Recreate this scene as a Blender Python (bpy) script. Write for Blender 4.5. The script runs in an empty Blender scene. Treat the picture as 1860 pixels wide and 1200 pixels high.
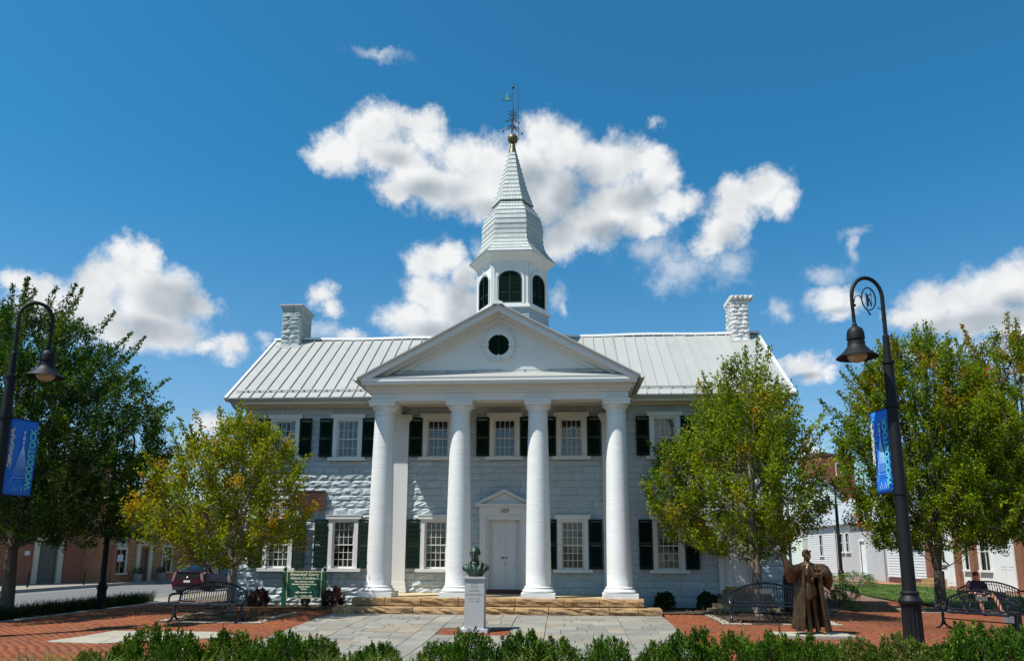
import bpy, math, random
import numpy as np
from mathutils import Vector, Matrix

# ------------------------------------------------------------------ camera, light, exposure
SC = bpy.context.scene
COL = SC.collection
cam_data = bpy.data.cameras.new('camera')
cam = bpy.data.objects.new('camera', cam_data)
COL.objects.link(cam)
SC.camera = cam
CR = Vector([0.997822, 0.065871, 0.003535]); CU = Vector([0.008974, -0.188643, 0.982005]); CF = Vector([-0.065352, 0.979834, 0.188823])
M = Matrix((CR, CU, -CF)).transposed().to_4x4()
M.translation = Vector((1.8023, -23.6569, 1.8))
cam.matrix_world = M
cam_data.sensor_width = 36.0
cam_data.lens = 1370.9 / 1860 * 36
cam_data.shift_y = 138.0 / 1860
cam_data.clip_start = 0.1
cam_data.clip_end = 2500

SUN_DIR = Vector((-0.505, -0.305, 1.0)).normalized()      # towards the sun
SUN_EL = math.asin(SUN_DIR.z)
sun_data = bpy.data.lights.new('sun', 'SUN')
sun_data.energy = 5.0
sun_data.angle = math.radians(0.53)
sun_data.color = (1.0, 0.955, 0.88)
sun = bpy.data.objects.new('sun', sun_data)
COL.objects.link(sun)
sun.rotation_euler = SUN_DIR.to_track_quat('Z', 'Y').to_euler()

vs = SC.view_settings
vs.view_transform = 'Standard'
vs.look = 'None'
vs.gamma = 1.0
vs.use_curve_mapping = False
vs.exposure = 0.45
SC.cycles.use_denoising = True
SC.cycles.max_bounces = 6
SC.cycles.diffuse_bounces = 3
SC.cycles.glossy_bounces = 3
SC.cycles.transmission_bounces = 4
SC.cycles.transparent_max_bounces = 12
SC.cycles.caustics_reflective = False
SC.cycles.caustics_refractive = False
try:
    SC.cycles.denoiser = 'OPENIMAGEDENOISE'
except Exception:
    pass

# ------------------------------------------------------------------ sky with clouds (world)
BLOBS = [(-0.258,0.537,0.044,0.031,0),(-0.284,0.524,0.031,0.03,0),(-0.309,0.502,0.043,0.027,0),(-0.331,0.493,0.03,0.02,0),(-0.248,0.505,0.061,0.027,0),(-0.202,0.544,0.043,0.018,0),(-0.191,0.525,0.04,0.022,0.05),(-0.217,0.494,0.052,0.022,0.1),(-0.193,0.476,0.07,0.03,0),(-0.231,0.463,0.029,0.019,0),(-0.131,0.505,0.055,0.029,0),(-0.146,0.468,0.07,0.036,0),(-0.088,0.486,0.062,0.044,0),(-0.099,0.449,0.053,0.023,0),(-0.044,0.499,0.044,0.044,0),(-0.024,0.535,0.037,0.027,0),(0.003,0.515,0.049,0.033,0),(0.043,0.507,0.032,0.022,0.05),(-0.013,0.465,0.052,0.045,0),(0.081,0.495,0.06,0.035,0),(0.128,0.498,0.034,0.025,0),(0.138,0.471,0.03,0.029,0),(0.088,0.445,0.076,0.037,0),(0.16,0.443,0.04,0.022,0),(0.033,0.423,0.06,0.032,0),(-0.005,0.404,0.04,0.026,0),(0.117,0.419,0.042,0.021,0.1),(0.237,0.451,0.024,0.025,0.0),(0.276,0.447,0.041,0.027,0),(0.299,0.427,0.028,0.024,0.15),(0.236,0.425,0.035,0.029,0),(0.22,0.4,0.034,0.025,0.0),(0.204,0.385,0.032,0.023,0.2),(-0.19,0.373,0.029,0.027,0),(-0.16,0.381,0.031,0.023,0),(-0.132,0.361,0.026,0.027,0.05),(-0.185,0.338,0.037,0.032,0),(-0.151,0.318,0.051,0.043,0),(-0.21,0.301,0.042,0.027,0),(-0.173,0.285,0.051,0.021,0),(-0.12,0.318,0.026,0.04,0.1),(-0.325,0.326,0.027,0.023,0.3),(-0.313,0.309,0.024,0.019,0.3),(-0.283,0.275,0.033,0.013,0.3),(-0.566,0.348,0.022,0.021,0),(-0.543,0.345,0.024,0.023,0),(-0.557,0.321,0.049,0.03,0),(-0.51,0.315,0.036,0.026,0),(-0.487,0.298,0.036,0.022,0.05),(-0.588,0.303,0.033,0.028,0.0),(-0.527,0.286,0.064,0.036,0.0),(-0.597,0.27,0.059,0.035,0),(-0.518,0.258,0.057,0.029,0.05),(-0.655,0.291,0.031,0.02,0.05),(-0.671,0.291,0.024,0.016,0.1),(-0.636,0.27,0.05,0.034,0.0),(-0.56,0.249,0.061,0.022,0.1),(-0.434,0.249,0.031,0.02,0.15),(-0.463,0.249,0.029,0.015,0.25),(-0.446,0.154,0.032,0.023,0.2),(-0.467,0.132,0.028,0.018,0.3),(0.35,0.305,0.034,0.022,0.1),(0.372,0.299,0.028,0.016,0.2),(0.458,0.28,0.038,0.031,0),(0.434,0.271,0.029,0.017,0.1),(0.487,0.285,0.031,0.025,0),(0.515,0.29,0.033,0.03,0),(0.538,0.301,0.023,0.024,0),(0.557,0.288,0.028,0.04,0),(0.501,0.261,0.065,0.022,0.0),(0.538,0.249,0.034,0.02,0.0),(0.315,0.226,0.036,0.018,0.1),(0.299,0.231,0.025,0.012,0.2),(0.337,0.221,0.021,0.012,0.25),(0.314,0.119,0.028,0.017,0.3)]
WISPS = [(0.124,0.391,0.063,0.03,0),(0.167,0.367,0.074,0.035,0),(0.228,0.362,0.041,0.039,0),(0.141,0.348,0.038,0.026,0),(-0.114,0.395,0.021,0.021,0),(-0.323,0.28,0.048,0.019,0),(-0.005,0.333,0.022,0.024,0),(0.007,0.319,0.011,0.021,0),(0.284,0.301,0.022,0.022,0),(0.296,0.291,0.018,0.013,0),(0.383,0.382,0.024,0.013,0),(0.381,0.366,0.011,0.024,0),(0.346,0.335,0.038,0.022,0),(0.459,0.229,0.111,0.027,0),(0.514,0.228,0.078,0.024,0),(0.538,0.206,0.051,0.018,0),(0.141,0.541,0.018,0.009,0),(-0.262,0.619,0.058,0.011,0),(-0.394,0.261,0.017,0.012,0)]
GREY = [(0.026, 0.464, 0.056, 0.048, 0),(-0.013, 0.418, 0.05, 0.036, 0),(0.111, 0.453, 0.049, 0.026, 0.1),(-0.233, 0.499, 0.051, 0.017, 0.2),(-0.185, 0.466, 0.061, 0.019, 0.1),(-0.107, 0.445, 0.061, 0.016, 0.1),(0.233, 0.389, 0.028, 0.035, 0.3),(-0.128, 0.318, 0.04, 0.065, 0.1),(-0.173, 0.288, 0.059, 0.019, 0.2),(-0.509, 0.299, 0.05, 0.031, 0),(-0.536, 0.259, 0.073, 0.025, 0.1),(-0.618, 0.254, 0.052, 0.02, 0.2),(0.495, 0.256, 0.089, 0.018, 0.0),(0.54, 0.273, 0.027, 0.019, 0.2),(0.355, 0.291, 0.033, 0.009, 0.3),(0.314, 0.216, 0.037, 0.008, 0.3),(-0.044, 0.479, 0.061, 0.035, 0.2),(0.064, 0.415, 0.059, 0.022, 0.1)]
world = bpy.data.worlds.new('World')
SC.world = world
world.use_nodes = True
wt = world.node_tree
for n in list(wt.nodes): wt.nodes.remove(n)

def N(t, ty, **kw):
    n = t.nodes.new(ty)
    for k, v in kw.items(): setattr(n, k, v)
    return n

def mth(t, op, a, b=None, c=None, clamp=False):
    n = t.nodes.new('ShaderNodeMath'); n.operation = op; n.use_clamp = clamp
    for i, v in enumerate((a, b, c)):
        if v is None: continue
        if isinstance(v, (int, float)): n.inputs[i].default_value = v
        else: t.links.new(v, n.inputs[i])
    return n.outputs[0]

def vmth(t, op, a, b=None, c=None):
    n = t.nodes.new('ShaderNodeVectorMath'); n.operation = op
    for i, v in enumerate((a, b, c)):
        if v is None: continue
        if isinstance(v, (tuple, list)): n.inputs[i].default_value = v
        else: t.links.new(v, n.inputs[i])
    return n.outputs[1] if op in ('LENGTH', 'DOT_PRODUCT') else n.outputs[0]

def mixc(t, f, a, b, blend='MIX'):
    n = t.nodes.new('ShaderNodeMix'); n.data_type = 'RGBA'; n.blend_type = blend
    if isinstance(f, (int, float)): n.inputs[0].default_value = f
    else: t.links.new(f, n.inputs[0])
    for i, v in ((6, a), (7, b)):
        if isinstance(v, (tuple, list)): n.inputs[i].default_value = (*v[:3], 1)
        else: t.links.new(v, n.inputs[i])
    return n.outputs[2]

# node groups: distance fields of the cloud lobes in (azimuth, elevation)
def lobes(name, blobs, k):
    gf = bpy.data.node_groups.new(name, 'ShaderNodeTree')
    gf.interface.new_socket('P', in_out='INPUT', socket_type='NodeSocketVector')
    gf.interface.new_socket('D', in_out='OUTPUT', socket_type='NodeSocketFloat')
    gi = gf.nodes.new('NodeGroupInput'); go = gf.nodes.new('NodeGroupOutput'); acc = None
    for (a, e, ra, re, off) in blobs:
        v = vmth(gf, 'MULTIPLY_ADD', gi.outputs[0], (1 / ra, 1 / re, 0), (-a / ra, -e / re, 0))
        q = vmth(gf, 'LENGTH', v)
        if off > 0: q = mth(gf, 'ADD', q, off)
        acc = q if acc is None else mth(gf, 'SMOOTH_MIN', acc, q, k)
    gf.links.new(acc, go.inputs[0])
    return gf
rng = random.Random(4)
extra = []
for k in range(9):                                   # the same kind of clouds all round the rest of the sky
    a = rng.uniform(0.8, 2 * math.pi - 0.9); a = a - 2 * math.pi if a > math.pi else a
    e = rng.uniform(0.12, 0.8)
    extra.append((round(a, 3), round(e, 3), rng.uniform(.10, .22) / math.cos(e), rng.uniform(.05, .1), rng.uniform(0, .2)))
g_field = lobes('cloud_field', BLOBS + extra, .18)
g_wisp = lobes('wisp_field', WISPS, .3)
g_grey = lobes('cloud_shade_field', GREY, .3)

tc = N(wt, 'ShaderNodeTexCoord')
sep = N(wt, 'ShaderNodeSeparateXYZ')
nrm = vmth(wt, 'NORMALIZE', tc.outputs['Generated'])
wt.links.new(nrm, sep.inputs[0])
az = mth(wt, 'ARCTAN2', sep.outputs[0], sep.outputs[1])
el = mth(wt, 'ARCSINE', sep.outputs[2])
cmb = N(wt, 'ShaderNodeCombineXYZ')
wt.links.new(az, cmb.inputs[0]); wt.links.new(el, cmb.inputs[1])
P0 = cmb.outputs[0]
def noise(t, vec, scale, detail, rough=.55, out=0, dist=0.0, lac=2.0):
    n = N(t, 'ShaderNodeTexNoise'); n.inputs['Scale'].default_value = scale
    n.inputs['Detail'].default_value = detail; n.inputs['Roughness'].default_value = rough
    n.inputs['Distortion'].default_value = dist; n.inputs['Lacunarity'].default_value = lac
    if vec is not None: t.links.new(vec, n.inputs['Vector'])
    return n.outputs[out]
w1 = vmth(wt, 'SUBTRACT', noise(wt, P0, 24.0, 7.0, .70, 1), (.5, .5, .5))
PW = vmth(wt, 'MULTIPLY_ADD', w1, (.05, .042, 0), P0)
def field(g_, p):
    g = N(wt, 'ShaderNodeGroup'); g.node_tree = g_
    wt.links.new(p, g.inputs[0]); return g.outputs[0]
q0 = field(g_field, PW)
q1 = field(g_grey, P0)
nz = noise(wt, P0, 38.0, 8.0, .66)
dens = mth(wt, 'ADD', mth(wt, 'SUBTRACT', 1.19, q0), mth(wt, 'MULTIPLY', mth(wt, 'SUBTRACT', nz, .5), .95))
mr = N(wt, 'ShaderNodeMapRange', interpolation_type='SMOOTHSTEP')
mr.inputs['From Min'].default_value = -.06; mr.inputs['From Max'].default_value = .76
wt.links.new(dens, mr.inputs[0])
qw = field(g_wisp, PW)
mw = N(wt, 'ShaderNodeMapRange', interpolation_type='SMOOTHSTEP'); mw.inputs['From Min'].default_value = .1; mw.inputs['From Max'].default_value = 1.3; mw.inputs['To Max'].default_value = .62
wt.links.new(mth(wt, 'ADD', mth(wt, 'SUBTRACT', 1.05, qw), mth(wt, 'MULTIPLY', mth(wt, 'SUBTRACT', nz, .5), 1.6)), mw.inputs[0])
alpha = mth(wt, 'MAXIMUM', mr.outputs[0], mw.outputs[0])
lo1 = noise(wt, P0, 13.0, 3.0, .5)
lo2 = noise(wt, vmth(wt, 'ADD', P0, (-.014, .022, 0)), 13.0, 3.0, .5)
relief = mth(wt, 'MULTIPLY', mth(wt, 'SUBTRACT', lo1, lo2), 1.5)
sh = N(wt, 'ShaderNodeMapRange', interpolation_type='SMOOTHSTEP')
sh.inputs['From Min'].default_value = -.25; sh.inputs['From Max'].default_value = .75
wt.links.new(mth(wt, 'ADD', mth(wt, 'SUBTRACT', 1.0, q1), mth(wt, 'MULTIPLY', mth(wt, 'SUBTRACT', nz, .5), .25)), sh.inputs[0])
shade = mth(wt, 'SUBTRACT', mth(wt, 'MULTIPLY_ADD', sh.outputs[0], .80, .08), relief, clamp=True)
cloud_col = mixc(wt, shade, (.66, .67, .675), (.29, .335, .375))
sky = N(wt, 'ShaderNodeTexSky', sky_type='NISHITA')
sky.sun_disc = False
sky.sun_elevation = SUN_EL
sky.sun_rotation = math.atan2(SUN_DIR.x, SUN_DIR.y)
sky.altitude = 250; sky.air_density = 1.0; sky.dust_density = .6; sky.ozone_density = 3.0
SKY = .112
elf = N(wt, 'ShaderNodeMapRange', interpolation_type='SMOOTHSTEP'); elf.inputs['From Min'].default_value = 0.0; elf.inputs['From Max'].default_value = .50; wt.links.new(el, elf.inputs[0])
filt = mixc(wt, elf.outputs[0], (SKY * .72, SKY * .82, SKY * .86), (SKY * .20, SKY * .79, SKY * .94))     # polarised, deeper blue overhead
tint = mixc(wt, 1.0, sky.outputs[0], filt, 'MULTIPLY')
col = mixc(wt, alpha, tint, cloud_col)
world.cycles.sampling_method = 'MANUAL'; world.cycles.sample_map_resolution = 256
bg = N(wt, 'ShaderNodeBackground'); bg.inputs[1].default_value = 1.0
wt.links.new(col, bg.inputs[0])
wo = N(wt, 'ShaderNodeOutputWorld'); wt.links.new(bg.outputs[0], wo.inputs[0])

# ------------------------------------------------------------------ helpers: materials
MATS = {}
def mat(name, rgb, rough=.7, var=0.0, bump=0.0, bscale=8.0, mott=0.0, mscale=3.0, mrgb=None, metal=0.0, spec=.5,
        attr=False, bdetail=6.0, stretch=None, streak=0.0, coat=0.0, bdist=.02):
    """Principled material: random value per object (var), mottling towards mrgb, noise bump, optional colour attribute."""
    m = bpy.data.materials.new(name); m.use_nodes = True
    t = m.node_tree; b = t.nodes['Principled BSDF']
    b.inputs['Roughness'].default_value = rough
    b.inputs['Metallic'].default_value = metal
    b.inputs['Specular IOR Level'].default_value = spec
    if coat: b.inputs['Coat Weight'].default_value = coat
    g = N(t, 'ShaderNodeNewGeometry')
    pos = g.outputs['Position']
    if stretch:
        pos = vmth(t, 'MULTIPLY', pos, stretch)
    col = None
    if attr:
        at = N(t, 'ShaderNodeAttribute', attribute_name='tint'); col = at.outputs['Color']
        if rgb is not None: col = mixc(t, 1.0, col, rgb, 'MULTIPLY')
    if mott > 0:
        nz = noise(t, pos, mscale, 6, .62)
        r = N(t, 'ShaderNodeMapRange'); r.inputs['From Min'].default_value = .38; r.inputs['From Max'].default_value = .66
        r.inputs['To Max'].default_value = mott
        t.links.new(nz, r.inputs[0])
        c0 = col if col is not None else rgb
        col = mixc(t, r.outputs[0], c0, mrgb if mrgb else tuple(x * .6 for x in rgb))
    if streak > 0:
        nz = noise(t, vmth(t, 'MULTIPLY', g.outputs['Position'], (5, 5, .35)), 1.0, 5, .6)
        r = N(t, 'ShaderNodeMapRange'); r.inputs['From Min'].default_value = .5; r.inputs['From Max'].default_value = .8
        r.inputs['To Max'].default_value = streak
        t.links.new(nz, r.inputs[0])
        c0 = col if col is not None else rgb
        col = mixc(t, r.outputs[0], c0, (.24, .22, .18))
    if var > 0:
        oi = N(t, 'ShaderNodeObjectInfo')
        f = mth(t, 'MULTIPLY_ADD', oi.outputs['Random'], 2 * var, 1 - var)
        hs = N(t, 'ShaderNodeHueSaturation'); t.links.new(f, hs.inputs['Value'])
        if col is None: hs.inputs['Color'].default_value = (*rgb, 1)
        else: t.links.new(col, hs.inputs['Color'])
        col = hs.outputs[0]
    if col is None: b.inputs['Base Color'].default_value = (*rgb, 1)
    else: t.links.new(col, b.inputs['Base Color'])
    if bump > 0:
        nb = noise(t, pos, bscale, bdetail, .6)
        bp = N(t, 'ShaderNodeBump'); bp.inputs['Strength'].default_value = bump; bp.inputs['Distance'].default_value = bdist
        t.links.new(nb, bp.inputs['Height']); t.links.new(bp.outputs[0], b.inputs['Normal'])
    MATS[name] = m
    return m

def leaf_mat(name, rough=.5, trans=.33):
    m = bpy.data.materials.new(name); m.use_nodes = True
    t = m.node_tree; b = t.nodes['Principled BSDF']
    at = N(t, 'ShaderNodeAttribute', attribute_name='tint')
    b.inputs['Roughness'].default_value = rough
    b.inputs['Specular IOR Level'].default_value = .12
    t.links.new(at.outputs['Color'], b.inputs['Base Color'])
    tr = N(t, 'ShaderNodeBsdfTranslucent')
    t.links.new(mixc(t, 1.0, at.outputs['Color'], (1.5, 1.45, .45), 'MULTIPLY'), tr.inputs[0])
    mx = N(t, 'ShaderNodeMixShader'); mx.inputs[0].default_value = trans
    t.links.new(b.outputs[0], mx.inputs[1]); t.links.new(tr.outputs[0], mx.inputs[2])
    t.links.new(mx.outputs[0], t.nodes['Material Output'].inputs[0])
    MATS[name] = m
    return m

def glass_mat(name, tintc=(.75, .8, .8), refl=.02):
    m = bpy.data.materials.new(name); m.use_nodes = True
    t = m.node_tree
    for n in list(t.nodes):
        if n.type != 'OUTPUT_MATERIAL': t.nodes.remove(n)
    tb = N(t, 'ShaderNodeBsdfTransparent'); tb.inputs[0].default_value = (*tintc, 1)
    gl = N(t, 'ShaderNodeBsdfGlossy'); gl.inputs['Roughness'].default_value = .03
    g = N(t, 'ShaderNodeNewGeometry')
    bp = N(t, 'ShaderNodeBump'); bp.inputs['Strength'].default_value = .25; bp.inputs['Distance'].default_value = .01
    t.links.new(noise(t, g.outputs['Position'], 3.0, 2, .5), bp.inputs['Height']); t.links.new(bp.outputs[0], gl.inputs['Normal'])
    fr = N(t, 'ShaderNodeFresnel'); fr.inputs[0].default_value = 1.5
    f = mth(t, 'ADD', fr.outputs[0], refl, clamp=True)
    mx = N(t, 'ShaderNodeMixShader'); t.links.new(f, mx.inputs[0])
    t.links.new(tb.outputs[0], mx.inputs[1]); t.links.new(gl.outputs[0], mx.inputs[2])
    t.links.new(mx.outputs[0], t.nodes['Material Output'].inputs[0])
    MATS[name] = m
    return m

# ------------------------------------------------------------------ helpers: geometry
class MB:
    """Collects faces; build() links them as one mesh object."""
    def __init__(s): s.v = []; s.f = []; s.m = []; s.mi = 0; s.tint = []; s.t = None
    def add(s, vs, fs, xf=None):
        o = len(s.v)
        if xf is not None: vs = [xf @ Vector(p) for p in vs]
        s.v += [tuple(p) for p in vs]
        for f in fs:
            s.f.append([i + o for i in f]); s.m.append(s.mi); s.tint.append(s.t)
        return s
    def box(s, x0, x1, y0, y1, z0, z1, xf=None):
        if x0 > x1: x0, x1 = x1, x0
        if y0 > y1: y0, y1 = y1, y0
        vs = [(x0, y0, z0), (x1, y0, z0), (x1, y1, z0), (x0, y1, z0), (x0, y0, z1), (x1, y0, z1), (x1, y1, z1), (x0, y1, z1)]
        return s.add(vs, [(0, 3, 2, 1), (4, 5, 6, 7), (0, 1, 5, 4), (1, 2, 6, 5), (2, 3, 7, 6), (3, 0, 4, 7)], xf)
    def prism(s, pts, y0, y1, xf=None):
        """polygon in xz extruded along y (pts counter-clockwise seen from -y)"""
        n = len(pts)
        vs = [(x, y0, z) for x, z in pts] + [(x, y1, z) for x, z in pts]
        fs = [tuple(range(n)), tuple(range(2 * n - 1, n - 1, -1))]
        fs += [(i, i + n, (i + 1) % n + n, (i + 1) % n) for i in range(n)]
        return s.add(vs, fs, xf)
    def lathe(s, prof, c=(0, 0, 0), n=24, xf=None, cap=True, ang=0.0, flute=None):
        vs = []; fs = []
        for r, z in prof:
            for i in range(n):
                a = ang + 2 * math.pi * i / n
                rr = r * (1 - (flute if (flute and i % 2) else 0))
                vs.append((c[0] + rr * math.cos(a), c[1] + rr * math.sin(a), c[2] + z))
        for k in range(len(prof) - 1):
            for i in range(n):
                j = (i + 1) % n
                fs.append((k * n + i, k * n + j, (k + 1) * n + j, (k + 1) * n + i))
        if cap:
            fs.append(tuple(range(n - 1, -1, -1))); fs.append(tuple(range((len(prof) - 1) * n, len(prof) * n)))
        return s.add(vs, fs, xf)
    def tube(s, path, r, n=6, cap=True, xf=None):
        path = [Vector(p) for p in path]; m = len(path)
        rs = [r] * m if isinstance(r, (int, float)) else list(r)
        vs = []; fs = []
        d0 = (path[1] - path[0]).normalized()
        up = Vector((0, 0, 1)) if abs(d0.z) < .9 else Vector((1, 0, 0))
        a = d0.cross(up).normalized()
        for i, p in enumerate(path):
            d = (path[min(i + 1, m - 1)] - path[max(i - 1, 0)]).normalized()
            a = (a - d * a.dot(d)).normalized(); b = d.cross(a)
            for k in range(n):
                t = 2 * math.pi * k / n
                vs.append(p + (a * math.cos(t) + b * math.sin(t)) * rs[i])
        for i in range(m - 1):
            for k in range(n):
                j = (k + 1) % n
                fs.append((i * n + k, i * n + j, (i + 1) * n + j, (i + 1) * n + k))
        if cap:
            fs.append(tuple(range(n - 1, -1, -1))); fs.append(tuple(range((m - 1) * n, m * n)))
        return s.add(vs, fs, xf)
    def mesh(s, name, mats, smooth=False):
        me = bpy.data.meshes.new(name)
        me.from_pydata(s.v, [], s.f)
        if not isinstance(mats, (list, tuple)): mats = [mats]
        for m in mats: me.materials.append(m)
        if len(mats) > 1: me.polygons.foreach_set('material_index', s.m)
        if smooth: me.polygons.foreach_set('use_smooth', [True] * len(s.f))
        if any(t is not None for t in s.tint):
            at = me.attributes.new('tint', 'FLOAT_COLOR', 'FACE')
            at.data.foreach_set('color', [x for t in s.tint for x in (*(t or (1, 1, 1)), 1)])
        me.update()
        return me
    def build(s, name, mats, parent=None, smooth=False, loc=None, **props):
        return link(name, s.mesh(name, mats, smooth), parent, loc, **props)

def link(name, data, parent=None, loc=None, **props):
    o = bpy.data.objects.new(name, data)
    COL.objects.link(o)
    if parent is not None: o.parent = parent
    if loc is not None: o.location = loc
    if data is not None and hasattr(data, 'polygons') and any(p.use_smooth for p in data.polygons[:1]):
        pass
    for k, v in props.items(): o[k] = v
    return o

def thing(name, label, category, loc=(0, 0, 0), rz=0.0, group=None):
    o = bpy.data.objects.new(name, None); COL.objects.link(o)
    o.empty_display_size = .2
    o.location = loc; o.rotation_euler = (0, 0, rz)
    o['label'] = label; o['category'] = category
    if group: o['group'] = group
    return o

def copy_tree(o, parent=None):
    c = o.copy(); COL.objects.link(c)
    if parent is not None: c.parent = parent
    for ch in list(o.children):
        copy_tree(ch, c)
    return c

def relabel(o, label, loc=None, rz=None):
    o['label'] = label
    if loc is not None: o.location = loc
    if rz is not None: o.rotation_euler = (0, 0, rz)
    return o

def np_mesh(name, V, F, mats, tint=None, smooth=False, mi=None):
    """V (n,3), F (m,4) arrays"""
    me = bpy.data.meshes.new(name)
    nf, k = F.shape
    me.vertices.add(len(V)); me.vertices.foreach_set('co', np.asarray(V, np.float32).ravel())
    me.loops.add(nf * k); me.loops.foreach_set('vertex_index', np.asarray(F, np.int32).ravel())
    me.polygons.add(nf); me.polygons.foreach_set('loop_start', np.arange(0, nf * k, k, dtype=np.int32))
    try: me.polygons.foreach_set('loop_total', np.full(nf, k, dtype=np.int32))
    except Exception: pass
    if smooth: me.polygons.foreach_set('use_smooth', np.ones(nf, bool))
    if not isinstance(mats, (list, tuple)): mats = [mats]
    for m in mats: me.materials.append(m)
    if mi is not None: me.polygons.foreach_set('material_index', np.asarray(mi, np.int32))
    if tint is not None:
        at = me.attributes.new('tint', 'FLOAT_COLOR', 'FACE')
        c = np.ones((nf, 4), np.float32); c[:, :3] = tint
        at.data.foreach_set('color', c.ravel())
    me.update(calc_edges=True); me.validate()
    return me

def sstep(a, b, x):
    t = min(1, max(0, (x - a) / (b - a))); return t * t * (3 - 2 * t)
def gz(x, y):
    """height of the ground"""
    return .16 * sstep(-9, -3.6, y) * (1 - sstep(8.6, 11.5, abs(x))) - .2 * (1 - sstep(-14.0, -12.9, x))

def text_obj(name, body, size, mt, parent=None, loc=(0, 0, 0), rot=(math.pi / 2, 0, 0), shear=0.0, align='CENTER', ext=.002, sx=1.0, bold=0.0):
    cu = bpy.data.curves.new(name, 'FONT'); cu.body = body; cu.size = size; cu.align_x = align; cu.align_y = 'CENTER'
    cu.shear = shear; cu.extrude = ext; cu.offset = bold; cu.resolution_u = 3
    tmp = bpy.data.objects.new('tmp_text', cu); COL.objects.link(tmp)
    dg = bpy.context.evaluated_depsgraph_get()
    me = bpy.data.meshes.new_from_object(tmp.evaluated_get(dg))
    bpy.data.objects.remove(tmp); bpy.data.curves.remove(cu)
    me.name = name
    me.materials.clear(); me.materials.append(mt)
    o = link(name, me, parent, loc); o.rotation_euler = rot; o.scale = (sx, 1, 1)
    return o

# ------------------------------------------------------------------ materials
m_wall = mat('painted_stone', (.42, .485, .52), .75, var=.07, bump=.55, bscale=12, mott=.35, mscale=2.2, mrgb=(.40, .43, .44), bdist=.035, streak=.18)
m_wallb = mat('painted_mortar', (.29, .33, .35), .85, bump=.4, bscale=20)
m_chim_w = mat('white_painted_stone', (.62, .63, .62), .7, var=.06, bump=.9, bscale=10, mott=.35, mscale=5, mrgb=(.5, .5, .48), bdist=.03)
m_chim_g = mat('grey_painted_stone', (.36, .43, .44), .75, var=.08, bump=.9, bscale=10, mott=.5, mscale=5, mrgb=(.24, .28, .28), bdist=.03)
m_white = mat('white_paint', (.68, .68, .665), .5, bump=.06, bscale=14, mott=.35, mscale=1.6, mrgb=(.60, .60, .58), streak=.12)
m_col = mat('white_plaster', (.70, .70, .69), .55, bump=.45, bscale=5, mott=.45, mscale=1.3, mrgb=(.60, .60, .575), stretch=(1, 1, 4.5), streak=.16)
m_roof = mat('pale_metal_roof', (.36, .365, .345), .42, var=.03, mott=.35, mscale=1.3, mrgb=(.30, .30, .275), bump=.05, bscale=3, streak=.1)
m_seam = mat('roof_seam', (.30, .30, .29), .5)
m_gutter = mat('grey_gutter', (.45, .45, .43), .5, mott=.4, mscale=4, mrgb=(.25, .24, .22))
m_rgrey = mat('dark_flashing', (.16, .17, .17), .6)
m_shing = mat('painted_shingle', (.45, .48, .465), .7, bump=.3, bscale=30, mott=.4, mscale=3, mrgb=(.43, .46, .45), attr=True)
m_green = mat('dark_green_shutter', (.006, .024, .017), .6, spec=.15, var=.1, bump=.1, bscale=30)
m_siding = mat('grey_siding', (.34, .42, .46), .7, var=.05, bump=.15, bscale=20)
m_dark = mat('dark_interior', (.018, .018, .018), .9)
m_curt = mat('window_blind', (.46, .46, .43), .9, var=.15)
m_glass = glass_mat('window_glass')
m_brassd = mat('dark_brass', (.05, .04, .03), .4, metal=.8)
m_brick_d = mat('dark_brick', (.09, .035, .03), .8, bump=.4, bscale=20)
m_ochre = mat('ochre_sandstone', (.36, .22, .095), .85, var=.12, bump=1.0, bscale=9, mott=.7, mscale=4, mrgb=(.20, .13, .07), bdist=.03)
m_ochre2 = mat('dark_riser', (.26, .21, .11), .9, bump=.8, bscale=9, mott=.6, mscale=5, mrgb=(.12, .11, .06))  # darker, mottled brown for the riser and footing
m_bronze_p = mat('bronze_plaque', (.10, .055, .04), .5, metal=.4, bump=.6, bscale=40)
m_iron = mat('wrought_iron', (.02, .024, .02), .5, metal=.3)
m_gold = mat('tarnished_copper_ball', (.16, .13, .06), .45, metal=.6, mott=.7, mscale=9, mrgb=(.05, .06, .04))
m_verd = mat('verdigris', (.07, .28, .20), .6)

SMOOTH_A = .6
_old_mesh = MB.mesh
def _mesh(s, name, mats, smooth=False):
    me = _old_mesh(s, name, mats, smooth)
    if smooth: me.set_sharp_from_angle(angle=SMOOTH_A)
    return me
MB.mesh = _mesh

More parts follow.
